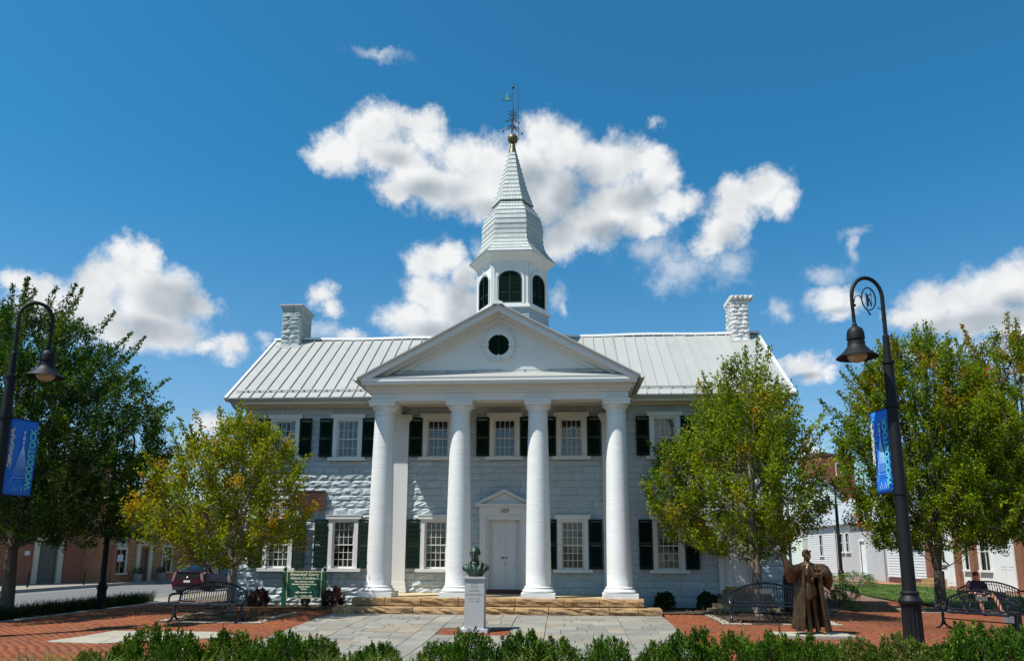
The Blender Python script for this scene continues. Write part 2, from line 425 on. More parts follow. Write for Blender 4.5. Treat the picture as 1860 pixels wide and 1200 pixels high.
def rough_block(L, Hh, D, seed, bulge=.045, cell=.12, back=.02, edge=.010, gap=.0065):
    """rock faced stone: front at -y, centred in x, base z 0"""
    r = random.Random(seed); b = MB()
    nx = max(3, min(8, int(round(L / cell)))); nz = 4 if Hh > .13 else 3
    x0, x1 = -L / 2 + gap, L / 2 - gap; z0, z1 = gap, Hh - gap
    V = []; idx = {}
    bias = r.uniform(-.3, .3)
    for j in range(nz + 1):
        for i in range(nx + 1):
            u = i / nx; w = j / nz
            bord = i in (0, nx) or j in (0, nz)
            x = x0 + (x1 - x0) * u; z = z0 + (z1 - z0) * w
            if not bord:
                x += r.uniform(-.3, .3) * (x1 - x0) / nx; z += r.uniform(-.3, .3) * (z1 - z0) / nz
                y = -edge - bulge * (.62 + .38 * math.sin(math.pi * min(1, max(0, w + bias * .4)))) * r.uniform(.15, 1.5)
            else:
                y = -edge * r.uniform(.3, 1.2)
                if j in (0, nz) and i not in (0, nx): z += r.uniform(-.003, .003)
            idx[i, j] = len(V); V.append((x, y, z))
    F = [(idx[i, j], idx[i + 1, j], idx[i + 1, j + 1], idx[i, j + 1]) for j in range(nz) for i in range(nx)]
    per = [(i, 0) for i in range(nx)] + [(nx, j) for j in range(nz)] + [(i, nz) for i in range(nx, 0, -1)] + [(0, j) for j in range(nz, 0, -1)]
    o = len(V)
    for (i, j) in per:
        p = V[idx[i, j]]; V.append((p[0], D, p[2]))
    n = len(per)
    for k in range(n):
        a = idx[per[k]]; c = idx[per[(k + 1) % n]]
        F.append((a, o + k, o + (k + 1) % n, c))
    b.add(V, F)
    return b

# ------------------------------------------------------------------ courthouse
CH = thing('courthouse', 'white and grey stone courthouse with four columned portico, metal roof and shingled belfry spire', 'courthouse', (0, 0, 0))
WIN = {}   # centre x -> shared meshes
up_x = [-7.12, -5.06, -2.14, 0.0, 2.11, 5.02, 7.12]
lo_x = [-7.14, -5.06, -2.14, 2.11, 5.02]
U0, U1 = 4.74, 6.13; L0, L1 = 1.28, 2.92
openings = [(x - .46, x + .46, U0 - .11, U1) for x in up_x] + [(x - .46, x + .46, L0 - .11, L1) for x in lo_x]
openings += [(-.58, .58, .50, 2.92), (6.52, 7.56, .50, 2.92)]
def bands(za, zb):
    return sorted([(o[0], o[1]) for o in openings if o[2] < zb - .01 and o[3] > za + .01])
def solid_spans(za, zb, x0=-8.5, x1=8.5):
    out = []; x = x0
    for a, b in bands(za, zb):
        if a > x: out.append((x, a))
        x = max(x, b)
    if x < x1: out.append((x, x1))
    return out
wb = MB()
zbr = [-.2, .5, L0 - .11, 2.92, U0 - .11, 6.13, 6.36]
for za, zb in zip(zbr[:-1], zbr[1:]):
    for a, b in solid_spans(za, zb):
        wb.box(a, b, 0, .45, za, zb)
YB = 6.44
wb.box(-8.5, -8.05, .45, YB, -.2, 6.36); wb.box(8.05, 8.5, .45, YB, -.2, 6.36); wb.box(-8.05, 8.05, YB - .45, YB, -.2, 6.36)
for sx in (-1, 1):
    xa, xb = (-8.5, -8.1) if sx < 0 else (8.1, 8.5)
    vs = [(xa, 0, 6.36), (xa, YB, 6.36), (xa, YB / 2, 9.5), (xb, 0, 6.36), (xb, YB, 6.36), (xb, YB / 2, 9.5)]
    wb.add(vs, [(0, 1, 2), (5, 4, 3), (0, 3, 4, 1), (1, 4, 5, 2), (2, 5, 3, 0)])
wall = wb.build('wall', m_wallb, CH)
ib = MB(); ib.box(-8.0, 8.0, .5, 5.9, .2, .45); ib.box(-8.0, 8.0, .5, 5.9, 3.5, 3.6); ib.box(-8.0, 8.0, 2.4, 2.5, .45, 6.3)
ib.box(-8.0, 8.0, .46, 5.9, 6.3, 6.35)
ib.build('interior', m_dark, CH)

r = random.Random(11)
stones = []
def courses(za, zb, n):
    hs = [r.uniform(.85, 1.15) for _ in range(n)]; t = sum(hs); z = za
    for h in hs:
        yield z, z + h * (zb - za) / t
        z += h * (zb - za) / t
zlist = list(courses(.02, L0 - .11, 5)) + list(courses(L0 - .11, 2.92, 8)) + list(courses(2.92, U0 - .11, 8)) + list(courses(U0 - .11, 6.13, 7)) + [(6.13, 6.36)]
sid = 0
for za, zb in zlist:
    for a, b in solid_spans(za, zb):
        if b - a < .05: continue
        x = a
        while x < b - .01:
            L = r.uniform(.32, .95)
            if b - (x + L) < .25: L = b - x
            stones.append((x, x + L, za, zb)); x += L
# the 300 best seen stones are pieces of their own; the others join into one
def seen(s):
    xc = (s[0] + s[1]) / 2; area = (s[1] - s[0]) * (s[3] - s[2])
    vis = 1.0
    if xc < -6.3: vis *= .45
    if xc > 5.6: vis *= .3
    if s[3] > 6.2: vis *= .6
    for cx in (-3.4, -1.13, 1.13, 3.4):
        if abs(xc - cx * 1.03) < .42: vis *= .35
    return -area * vis
stones.sort(key=seen)
rest = MB()
for k, (a, b, za, zb) in enumerate(stones):
    xm = (a + b) / 2; lit = .036 if (za < 1.1 and xm < -2) else .029 if (za < 4.4 and xm < -2.1) else .017
    sb = rough_block(b - a, zb - za, .01, k + 7, bulge=lit)
    if k < 296:
        sb.build('stone', m_wall, wall, loc=((a + b) / 2, 0, za))
    else:
        rest.add(sb.v, sb.f, Matrix.Translation(((a + b) / 2, 0, za)))
rest.build('stone', m_wall, wall, kind='stuff')
# side walls get the same courses, joined
side = MB(); r2 = random.Random(5)
for z0_ in np.arange(.02, 6.2, .222):
    for sx in (-1, 1):
        y = 0.0
        while y < YB - .05:
            L = min(r2.uniform(.5, 1.2), YB - y)
            sb = rough_block(L, .222, .01, r2.random(), bulge=.05)
            xf = Matrix.Translation((8.5 * sx, y + L / 2, z0_)) @ Matrix.Rotation(math.pi / 2 * sx, 4, 'Z')
            side.add(sb.v, sb.f, xf); y += L
side.build('side_stone', m_wall, wall, kind='stuff')

# windows
def shutter_mesh(Hh):
    b = MB(); W = .40
    b.box(0, .045, -.018, .018, 0, Hh); b.box(W - .045, W, -.018, .018, 0, Hh)
    for z0_, z1_ in ((0, .09), (Hh - .06, Hh), (Hh * .48, Hh * .48 + .06)):
        b.box(.045, W - .045, -.017, .017, z0_, z1_)
    z = .1
    while z < Hh - .1:
        if not (Hh * .46 < z < Hh * .48 + .07):
            xf = Matrix.Translation((W / 2, 0, z)) @ Matrix.Rotation(math.radians(42), 4, 'X')
            b.box(-(W / 2 - .046), W / 2 - .046, -.029, .029, -.004, .004, xf)
        z += .038
    b.box(.01, .03, -.035, -.018, .12, .18); b.box(.01, .03, -.035, -.018, Hh - .25, Hh - .19)
    return b.mesh('shutter', m_green)
sh_mesh = {0: shutter_mesh(U1 - U0 - .14), 1: shutter_mesh(L1 - L0 - .14)}
rows_of = {0: (2, 2), 1: (3, 3)}
pane_cache = {}
def window(xc, z0, z1, kind, blind, seed):
    rr = random.Random(seed)
    w = MB()
    # sill, lintel, casing
    w.box(-.60, .60, -.17, .10, -.10, 0.0); w.box(-.555, .555, -.135, .05, z1 - z0 - .125, z1 - z0 - .02); w.box(-.57, .57, -.15, .05, z1 - z0 - .02, z1 - z0 + .005)
    T = z1 - z0 - .125
    w.box(-.475, -.345, -.095, .12, 0, T); w.box(.345, .475, -.095, .12, 0, T); w.box(-.345, .345, -.094, .12, T - .075, T)
    w.box(-.345, -.325, -.04, .12, 0, T - .075); w.box(.325, .345, -.04, .12, 0, T - .075)
    s0, s1 = .0, T - .075; midz = (s0 + s1) / 2
    n1, n2 = rows_of[kind]
    glasses = []
    for (a, b, yf, n) in ((s0, midz + .018, .028, n1), (midz - .018, s1, .0, n2)):
        bot = .055 if a == s0 else .036
        w.box(-.325, -.295, yf, yf + .035, a, b); w.box(.295, .325, yf, yf + .035, a, b)
        w.box(-.295, .295, yf, yf + .035, a, a + bot); w.box(-.295, .295, yf, yf + .035, b - .036, b)
        pw = .59 / 4; ph = (b - .036 - a - bot) / n
        for i in range(1, 4): w.box(-.295 + pw * i - .008, -.295 + pw * i + .008, yf + .004, yf + .03, a + bot, b - .036)
        for j in range(1, n): w.box(-.295, .295, yf + .006, yf + .028, a + bot + ph * j - .008, a + bot + ph * j + .008)
        for i in range(4):
            for j in range(n): glasses.append((-.295 + pw * (i + .5), yf + .017, a + bot + ph * (j + .5), pw / 2 - .004, ph / 2 - .004, kind))
    key = ('w', kind)
    if key not in pane_cache: pane_cache[key] = w.mesh('window', m_white)
    wo_ = link('window', pane_cache[key], CH, (xc, 0, z0))
    for (x, y, z, hw, hh, kd) in glasses:
        kk = ('p', round(hw, 3), round(hh, 3))
        if kk not in pane_cache:
            p = MB(); p.box(-hw, hw, -.002, .002, -hh, hh); pane_cache[kk] = p.mesh('pane', m_glass)
        g = link('pane', pane_cache[kk], wo_, (x, y, z))
        g.rotation_euler = (rr.gauss(0, .006), 0, rr.gauss(0, .006))
    for sx in (-1, 1):
        s = link('shutter', sh_mesh[kind], wo_, (sx * .50, -.10, .01))
        a = math.radians(rr.uniform(3, 9))
        if sx > 0: s.rotation_euler = (0, 0, -a)
        else: s.rotation_euler = (0, 0, a); s.scale = (-1, 1, 1)
    if blind:
        b = MB()
        zc0, zc1 = blind
        if kind == 0:
            n = 14
            for i in range(n):
                x = -.34 + .68 * i / n
                if abs(x + .02) < .06 and zc1 - zc0 > .9: continue
                b.box(x, x + .68 / n - .006, .16 + .012 * (i % 2), .17 + .012 * (i % 2), zc0, zc1)
        else:
            b.box(-.30, .30, .068, .072, zc0, zc1)
        b.build('blind', m_curt, wo_)
    return wo_
for i, x in enumerate(up_x):
    T = U1 - U0
    if i in (2, 3, 4): bl = (0.0, .86)
    elif i == 1: bl = (.0, T - .2)
    else: bl = (.0, T - .25)
    window(x, U0, U1, 0, bl, 40 + i)
for i, x in enumerate(lo_x):
    T = L1 - L0
    bl = {0: (.0, 1.2), 1: (.78, T - .15), 4: (.8, T - .15)}.get(i)
    window(x, L0, L1, 1, bl, 60 + i)

# main door with pediment and number
ZP = .566
db = MB()
for sx in (-1, 1):
    a, b = sorted((sx * .56, sx * .76))
    db.box(a, b, -.14, .06, ZP, 2.93); db.box(a - .015, b + .015, -.165, .0, ZP, ZP + .16); db.box(a - .012, b + .012, -.16, .0, 2.84, 2.93)
    a, b = sorted((sx * .48, sx * .56)); db.box(a, b, -.07, .30, .66, 2.84)
db.box(-.56, .56, -.10, .30, 2.78, 2.93)
db.box(-.775, .775, -.15, .05, 2.93, 3.17); db.box(-.86, .86, -.22, .05, 3.17, 3.215); db.box(-.90, .90, -.26, .05, 3.215, 3.26)
db.prism([(-.74, 3.261), (.74, 3.261), (0, 3.60)], -.10, .04)
for sx in (-1, 1):
    for (h0, h1, yf) in ((0, .055, -.26), (.055, .10, -.20)):
        pts = [(sx * .90, 3.262 - h0 * .2), (0, 3.71 - h0), (0, 3.71 - h1), (sx * (.90 - h1 * 1.9), 3.262)]
        if sx > 0: pts = pts[::-1]
        db.prism(pts, yf, .04)
dr = db.build('door_surround', m_white, CH)
t103 = text_obj('house_number', '103', .165, mat('black_lettering', (.015, .015, .015), .5), dr, (0, -.156, 3.045), shear=.25, sx=1.1, bold=.003)
def door_leaf(x0, x1, z0, z1, y, panels, cols=1, name='door'):
    b = MB(); b.box(x0, x1, y, y + .05, z0, z1)
    W = (x1 - x0) / cols
    for c in range(cols):
        cx0, cx1 = x0 + W * c + .085, x0 + W * (c + 1) - .085
        for (a, bb) in panels:
            for (p0, p1, q0, q1) in ((cx0, cx1, a, a + .018), (cx0, cx1, bb - .018, bb), (cx0, cx0 + .018, a, bb), (cx1 - .018, cx1, a, bb)):
                b.box(p0, p1, y - .012, y + .002, q0, q1)
            b.box(cx0 + .05, cx1 - .05, y - .006, y + .002, a + .05, bb - .05)
    return b
pn = [(.76, 1.18), (1.26, 1.95), (2.03, 2.35), (2.42, 2.70)]
for sx in (-1, 1):
    x0, x1 = (-.48, -.003) if sx < 0 else (.003, .48)
    d = door_leaf(x0, x1, .67, 2.78, .10, pn).build('door', m_white, CH)
    h = MB(); h.lathe([(.0, 0), (.022, .004), (.026, .02), (.012, .03)], n=10, xf=Matrix.Translation((sx * .045, .10, 1.62)) @ Matrix.Rotation(math.pi / 2, 4, 'X'))
    h.box(sx * .045 - .004, sx * .045 + sx * .07, .055, .067, 1.612, 1.626)
    if sx > 0: h.box(.035, .055, .085, .1, 1.42, 1.47)
    h.build('handle', m_brassd, d)
sb = MB(); sb.box(-.62, .62, -.22, .12, ZP, .664)
sb.build('door_sill', m_brick_d, CH)
# side door on the right wing
b = MB()
b.box(6.49, 6.63, -.10, .12, .60, 2.80); b.box(7.45, 7.60, -.10, .12, .60, 2.80); b.box(6.47, 7.62, -.13, .12, 2.80, 3.0); b.box(6.44, 7.65, -.17, .1, 3.0, 3.05)
b.build('side_door_frame', m_white, CH)
sd = door_leaf(6.63, 7.45, .72, 2.80, .03, [(.80, 1.35), (1.45, 2.1), (2.2, 2.7)], 2).build('side_door', m_white, CH)
b = MB(); b.box(6.66, 7.42, .018, .028, .72, .80); b.build('kick_plate', mat('brass_kick_plate', (.30, .20, .07), .4, metal=.6), sd)
b = MB(); b.box(6.56, 7.55, -.16, .03, .60, .715)
b.build('side_door_sill', m_ochre, CH)
stp = MB()
for k in range(4):
    stp = rough_block(1.36 + .02 * k, .14, .36, 300 + k, bulge=.01, edge=.004)
    stp.v = [(p[0], p[1], p[2]) for p in stp.v]
    bb = MB(); bb.box(6.42 - .18 * k, 7.85, -.30 - .28 * k - .3, -.0 if k == 0 else -.30 - .28 * (k - 1) - .3 + .02, .10, .60 - .115 * k)
    bb.build('side_step', mat('step_sandstone%d' % k if k else 'step_sandstone', (.22, .17, .10), .85, bump=.6, bscale=9, mott=.5, mscale=4, mrgb=(.2, .16, .1)) if k == 0 else MATS['step_sandstone'], CH)
# bronze plaque on the left wing
b = MB(); b.box(-6.56, -5.68, -.13, -.03, 3.12, 3.66); pl = b.build('plaque', m_bronze_p, CH)
b = MB(); b.box(-6.58, -5.66, -.145, -.10, 3.10, 3.13); b.box(-6.58, -5.66, -.145, -.10, 3.65, 3.68); b.box(-6.58, -6.55, -.145, -.10, 3.13, 3.65); b.box(-5.69, -5.66, -.145, -.10, 3.13, 3.65)
for k in range(7): b.box(-6.47, -5.77 - .1 * (k % 3), -.136, -.125, 3.56 - k * .058, 3.575 - k * .058)
b.build('plaque_relief', mat('plaque_edge', (.16, .09, .06), .45, metal=.5), pl)

# columns
m_colw = m_col
def column(x):
    YC = -2.215
    shaft = MB(); pr_ = []
    for k in range(13):
        t = k / 12; z = .30 + t * (5.17 - .30); rr = .352 - .078 * (t ** 1.6); pr_.append((rr, z))
    shaft.lathe([(.365, .27)] + pr_ + [(.274, 5.17)], n=48, cap=False)
    s = shaft.build('column', m_colw, CH, smooth=True, loc=(x, YC, ZP))
    b = MB(); b.box(-.465, .465, -.465, .465, 0, .135); b.build('plinth', m_colw, s)
    b = MB(); b.lathe([(.40, .135)] + [(.395 + .055 * math.sin(math.pi * k / 8), .135 + .10 * k / 8) for k in range(9)] + [(.40, .245), (.39, .26)] + [(.37 + .025 * math.sin(math.pi * k / 5), .26 + .045 * k / 5) for k in range(6)], n=48)
    b.build('base', m_colw, s, smooth=True)
    b = MB(); b.lathe([(.275, 5.10), (.293, 5.105), (.297, 5.12), (.293, 5.135), (.276, 5.14), (.276, 5.20), (.283, 5.215), (.283, 5.225), (.30, 5.25), (.33, 5.285), (.352, 5.33), (.358, 5.355), (.358, 5.362)], n=48)
    b.build('capital', m_colw, s, smooth=True)
    b = MB(); b.box(-.375, .375, -.375, .375, 5.362, 5.46); b.box(-.395, .395, -.395, .395, 5.46, 5.513); b.build('abacus', m_white, s)
for x in (-3.36, -1.124, 1.124, 3.36): column(x)
# pilasters on the facade behind the outer columns
for sx in (-1, 1):
    b = MB(); c = sx * 3.36; h = .30
    b.box(c - h, c + h, -.14, -.03, ZP + .3, 5.6)
    b.box(c - h - .05, c + h + .05, -.19, -.03, ZP, ZP + .16); b.box(c - h - .025, c + h + .025, -.165, -.03, ZP + .16, ZP + .30)
    b.box(c - h - .02, c + h + .02, -.16, -.03, 5.6, 5.63); b.box(c - h, c + h, -.14, -.03, 5.63, 5.82)
    for k, (w_, z_) in enumerate(((.02, 5.82), (.05, 5.86), (.085, 5.90), (.11, 5.95))):
        b.box(c - h - w_, c + h + w_, -.14 - w_, -.03, z_, z_ + (.04 if k < 2 else .05 if k == 2 else .13))
    b.build('pilaster', m_white, CH)
# entablature
e = MB()
XE = 3.70
e.box(-XE, XE, -2.50, -2.02, 6.079, 6.32)
e.box(-XE, XE, -2.49, -2.02, 6.32, 6.50)
for sx in (-1, 1):
    a, b_ = sorted((sx * XE, sx * (XE - .42)))
    e.box(a, b_, -2.02, -.03, 6.081, 6.50)
for (d, z0_, z1_) in ((.06, 6.30, 6.37), (.12, 6.37, 6.42), (.17, 6.42, 6.47)):
    e.box(-XE - d, XE + d, -2.50 - d, -2.45, z0_, z1_)
    for sx in (-1, 1):
        a, b_ = sorted((sx * (XE + d), sx * (XE - .1))); e.box(a, b_, -2.45, -.03, z0_, z1_)
for (d, z0_, z1_) in ((.22, 6.47, 6.485), (.39, 6.485, 6.56), (.42, 6.56, 6.66)):
    e.box(-XE - d * .55, XE + d * .55, -2.50 - d, -2.4, z0_, z1_)
    for sx in (-1, 1):
        a, b_ = sorted((sx * (XE + d * .55), sx * (XE - .1))); e.box(a, b_, -2.4, -.03, z0_, z1_)
ent = e.build('entablature', m_white, CH)
e = MB(); e.box(-XE + .42, XE - .42, -2.02, -.0, 6.35, 6.40); e.build('porch_ceiling', mat('cream_ceiling', (.62, .58, .50), .7), CH)
# sloped flashing above the cornice, and thin wire
e = MB(); e.add([(-3.9, -2.93, 6.663), (3.9, -2.93, 6.663), (3.75, -2.49, 6.90), (-3.75, -2.49, 6.90), (-3.9, -2.3, 6.60), (3.9, -2.3, 6.60)], [(0, 1, 2, 3), (0, 4, 5, 1), (3, 2, 5, 4)])
e.build('cornice_flashing', m_roof, CH)
e = MB(); e.tube([(-3.1, -2.54, 6.94), (-1.5, -2.54, 6.93), (0, -2.54, 6.95), (1.6, -2.54, 6.94), (3.1, -2.54, 6.95)], .008, 5)
for k in range(9): e.box(-3 + k * .75, -2.98 + k * .75, -2.55, -2.5, 6.92, 6.96)
e.build('wire', m_rgrey, CH)
# pediment
AP = 8.80; HW = 3.97; SL = (AP - 6.655) / HW
t = MB()
nb = 15
for k in range(nb):
    z0_ = 6.66 + k * .14; z1_ = z0_ + .138
    w0 = (AP - .25 - z0_) / SL; w1 = (AP - .25 - z1_) / SL
    if w1 <= 0: w1 = .01
    if w0 <= 0: break
    t.prism([(-w0, z0_), (w0, z0_), (w1, z1_), (-w1, z1_)], -2.50 + .004 * 0, -2.30)
    if k: t.box(-w0, w0, -2.503, -2.45, z0_ - .004, z0_ + .002)
tym = t.build('tympanum', m_white, CH)
rk = MB()
for sx in (-1, 1):
    for (h0, h1, yf) in ((0.0, .055, -2.97), (.055, .19, -2.93), (.19, .27, -2.70), (.27, .40, -2.54)):
        xo0, xo1 = HW, HW
        pts = [(0, AP - h0), (sx * (HW - 0), 6.655 - h0 + (0 if h0 < .2 else 0)), (sx * HW, 6.655 - h1), (0, AP - h1)]
        # trim to above the cornice
        pts = [(0, AP - h0), (sx * min(HW, (AP - h0 - 6.60) / SL), max(6.60, 6.655 - h0)), (sx * min(HW, (AP - h1 - 6.60) / SL), 6.60), (0, AP - h1)]
        if sx > 0: pts = pts[::-1]
        rk.prism(pts, yf, -2.40)
rk.build('raking_cornice', m_white, CH)
# portico roof
pr2 = MB()
for sx in (-1, 1):
    for y0_, y1_ in ((-3.0, 2.6),):
        pts = [(0, AP + .05), (sx * 4.02, AP - SL * 4.02 + .045), (sx * 4.02, AP - SL * 4.02 + .01), (0, AP + .012)]
        if sx > 0: pts = pts[::-1]
        pr2.prism(pts, y0_, y1_)
prf = pr2.build('portico_roof', m_roof, CH)
e = MB(); e.prism([(-.16, AP - .02), (.16, AP - .02), (.14, AP + .045), (0, AP + .10), (-.14, AP + .045)], -3.03, -2.75); e.build('ridge_cap', m_white, CH)
e = MB()
for sx in (-1, 1):
    pts = [(0, AP + .012), (sx * 4.0, AP - SL * 4.0 + .01), (sx * 4.0, AP - SL * 4.0 - .02), (0, AP - .012)]
    if sx > 0: pts = pts[::-1]
    e.prism(pts, -3.005, -2.975)
e.build('rake_edge', m_rgrey, CH)
# portico side gutters
for sx in (-1, 1):
    e = MB(); x = sx * 4.07
    prof = [(math.cos(a) * .075, math.sin(a) * .075) for a in np.linspace(math.pi, 2 * math.pi, 9)]
    V = []; 
    for y in (-3.02, -.7):
        for (px, pz) in prof: V.append((x + px, y, 6.63 + pz))
        for (px, pz) in prof[::-1]: V.append((x + px * .85, y, 6.63 + pz * .85))
    n = 18
    e.add(V, [(i, (i + 1) % n, (i + 1) % n + n, i + n) for i in range(n)] + [tuple(range(n))[::-1], tuple(range(n, 2 * n))])
    for k in range(4): e.box(x - .08, x + .08, -2.8 + k * .6, -2.77 + k * .6, 6.625, 6.64)
    e.build('portico_gutter', m_gutter, CH)
# oculus
oc = MB()
def ring(b, r0, r1, yf, yb, c=(0, 7.69), n=36, a0=0, a1=2 * math.pi):
    closed = abs(a1 - a0 - 2 * math.pi) < 1e-6
    m = n if closed else n + 1
    V = []
    for k in range(m):
        a = a0 + (a1 - a0) * k / n
        for (rr, y) in ((r0, yf), (r1, yf), (r1, yb), (r0, yb)): V.append((c[0] + rr * math.cos(a), y, c[1] + rr * math.sin(a)))
    F = []
    for k in range(n):
        i = k * 4; j = ((k + 1) % m) * 4
        F += [(i, j, j + 1, i + 1), (i + 1, j + 1, j + 2, i + 2), (i + 3, i, i, j, j + 3)[0:1] and (i + 3, j + 3, j, i)]
    b.add(V, F)
ring(oc, .31, .45, -2.555, -2.49); ring(oc, .45, .475, -2.575, -2.49)
for a in range(4):
    c, s_ = math.cos(a * math.pi / 2), math.sin(a * math.pi / 2)
    oc.box(min(c * .29, c * .50) - abs(s_) * .035, max(c * .29, c * .50) + abs(s_) * .035, -2.59, -2.49, 7.69 + min(s_ * .29, s_ * .50) - abs(c) * .035, 7.69 + max(s_ * .29, s_ * .50) + abs(c) * .035)
oco = oc.build('oculus', m_white, CH)
lv = MB()
lv.prism([(.315 * math.cos(a), 7.69 + .315 * math.sin(a)) for a in np.linspace(0, 2 * math.pi, 33)[:-1]], -2.506, -2.47)
for k in range(15):
    z = -.28 + k * .04; hw = math.sqrt(max(0, .305 ** 2 - z * z))
    lv.box(-hw, hw, -.02, .02, -.003, .003, Matrix.Translation((0, -2.52, 7.69 + z)) @ Matrix.Rotation(math.radians(35), 4, 'X'))
lv.box(-.015, .015, -2.55, -2.5, 7.39, 7.99)
lv.build('louvre', m_green, oco)
ring_b = MB(); ring(ring_b, .285, .312, -2.56, -2.5); ring_b.build('louvre_frame', m_green, oco)

# main roof: standing seam panels
EY, EZ, RY, RZ = -.69, 6.575, 3.22, 9.60
Ls = math.hypot(RY - EY, RZ - EZ); ang = math.atan2(RZ - EZ, RY - EY)
rb = MB()
rb.add([(-8.86, EY, EZ - .03), (8.86, EY, EZ - .03), (8.86, RY, RZ - .03), (-8.86, RY, RZ - .03), (-8.86, 2 * RY - EY, EZ - .03), (8.86, 2 * RY - EY, EZ - .03),
        (-8.86, EY, EZ - .10), (8.86, EY, EZ - .10), (8.86, 2 * RY - EY, EZ - .10), (-8.86, 2 * RY - EY, EZ - .10)], [(0, 1, 2, 3), (3, 2, 5, 4), (6, 9, 8, 7), (0, 6, 7, 1), (4, 5, 8, 9), (0, 3, 4, 9, 6), (1, 7, 8, 5, 2)])
roof = rb.build('roof', m_roof, CH)
NP = 48; PW_ = 17.72 / NP
pm = {}
for nm, L_ in (('full', Ls),):
    b = MB()
    b.box(0, PW_, 0, L_, 0, .012)
    b.mi = 0; b.box(-.009, .009, .005, L_, .012, .05); b.box(-.014, .014, .005, L_, .046, .054)
    pm[nm] = b.mesh('roof_panel', m_roof)
rp = random.Random(3)
for k in range(NP):
    x = -8.86 + k * PW_
    o = link('roof_panel', pm['full'], roof, (x, EY, EZ - .012)); o.rotation_euler = (ang + rp.gauss(0, .0006), rp.gauss(0, .0022), 0)
    o = link('roof_panel', pm['full'], roof, (x + PW_, 2 * RY - EY, EZ - .012)); o.rotation_euler = (ang, 0, math.pi)
e = MB()
for sx in (-1, 1):   # verge boards and ridge cap
    x0, x1 = sorted((sx * 8.86, sx * 8.94))
    e.add([(x0, EY - .01, EZ - .13), (x1, EY - .01, EZ - .13), (x1, EY - .01, EZ + .05), (x0, EY - .01, EZ + .05), (x0, RY, RZ - .13), (x1, RY, RZ - .13), (x1, RY, RZ + .05), (x0, RY, RZ + .05)],
          [(0, 1, 2, 3), (0, 4, 5, 1), (1, 5, 6, 2), (2, 6, 7, 3), (3, 7, 4, 0)])
    e.add([(x0, 2 * RY - EY, EZ - .13), (x1, 2 * RY - EY, EZ - .13), (x1, 2 * RY - EY, EZ + .05), (x0, 2 * RY - EY, EZ + .05), (x0, RY, RZ - .13), (x1, RY, RZ - .13), (x1, RY, RZ + .05), (x0, RY, RZ + .05)],
          [(3, 2, 1, 0), (1, 5, 4, 0), (2, 6, 5, 1), (3, 7, 6, 2), (0, 4, 7, 3)])
e.build('verge_board', m_white, CH)
e = MB(); V = []; F = []
for i in range(25):
    x = -8.95 + i * 17.9 / 24; s_ = .018 * math.sin(i * 1.1) - .02 * math.sin(math.pi * i / 24)
    V += [(x, RY - .15, RZ - .045 + s_), (x, RY - .13, RZ + .045 + s_), (x, RY, RZ + .085 + s_), (x, RY + .15, RZ - .045 + s_)]
for i in range(24):
    a = i * 4; F += [(a, a + 4, a + 5, a + 1), (a + 1, a + 5, a + 6, a + 2), (a + 2, a + 6, a + 7, a + 3)]
F += [(0, 1, 2, 3), (99, 98, 97, 96)]
e.add(V, F); e.build('roof_ridge', m_white, CH)
def eave(x0, x1, sx):
    e = MB(); e.box(x0, x1, -.56, -.0, 6.43, 6.47); e.box(x0, x1, -.60, -.56, 6.40, 6.55); e.box(x0, x1, -.085, .0, 6.36, 6.43); e.box(x0, x1, -.12, -.06, 6.40, 6.43)
    e.build('eave', mat('eave_paint', (.66, .64, .58), .6) if 'eave_paint' not in MATS else MATS['eave_paint'], CH)
    g = MB(); prof = [(math.cos(a) * .07, math.sin(a) * .075) for a in np.linspace(math.pi, 2 * math.pi, 9)]
    n = 18; V = []
    xa, xb = x0 - (.4 if sx < 0 else 0), x1 + (.4 if sx > 0 else 0)
    for x in (xa, xb):
        for (py, pz) in prof: V.append((x, -.69 + py, 6.575 + pz))
        for (py, pz) in prof[::-1]: V.append((x, -.69 + py * .86, 6.575 + pz * .86))
    g.add(V, [(i, i + n, (i + 1) % n + n, (i + 1) % n) for i in range(n)] + [tuple(range(n)), tuple(range(2 * n - 1, n - 1, -1))])
    g.build('gutter', m_gutter, CH)
    s = MB(); off = .42; yy, zz = EY + off * math.cos(ang), EZ + off * math.sin(ang) + .07
    s.tube([(x0 - .2 * (sx < 0), yy, zz), (x1 + .2 * (sx > 0), yy, zz)], .014, 6)
    s.tube([(x0 - .2 * (sx < 0), yy - .03, zz - .035), (x1 + .2 * (sx > 0), yy - .03, zz - .035)], .009, 5)
    x = x0 + .2
    while x < x1: s.box(x - .012, x + .012, yy - .05, yy + .06, zz - .06, zz - .0); x += PW_
    s.build('snow_guard', m_seam, CH)
eave(-8.52, -3.95, -1); eave(3.95, 8.52, 1)
# downspouts
for sx in (-1, 1):
    d = MB(); x = sx * 8.60
    d.tube([(x + sx * .1, -.69, 6.5), (x + sx * .08, -.62, 6.38), (x, -.22, 6.15), (x, -.12, 6.02), (x, -.12, .3), (x, -.25, .2)], .045, 8)
    for z in (1.2, 3.2, 5.2): d.box(x - .06, x + .06, -.17, -.05, z, z + .04)
    d.build('downspout', MATS['painted_mortar'], CH, smooth=True)

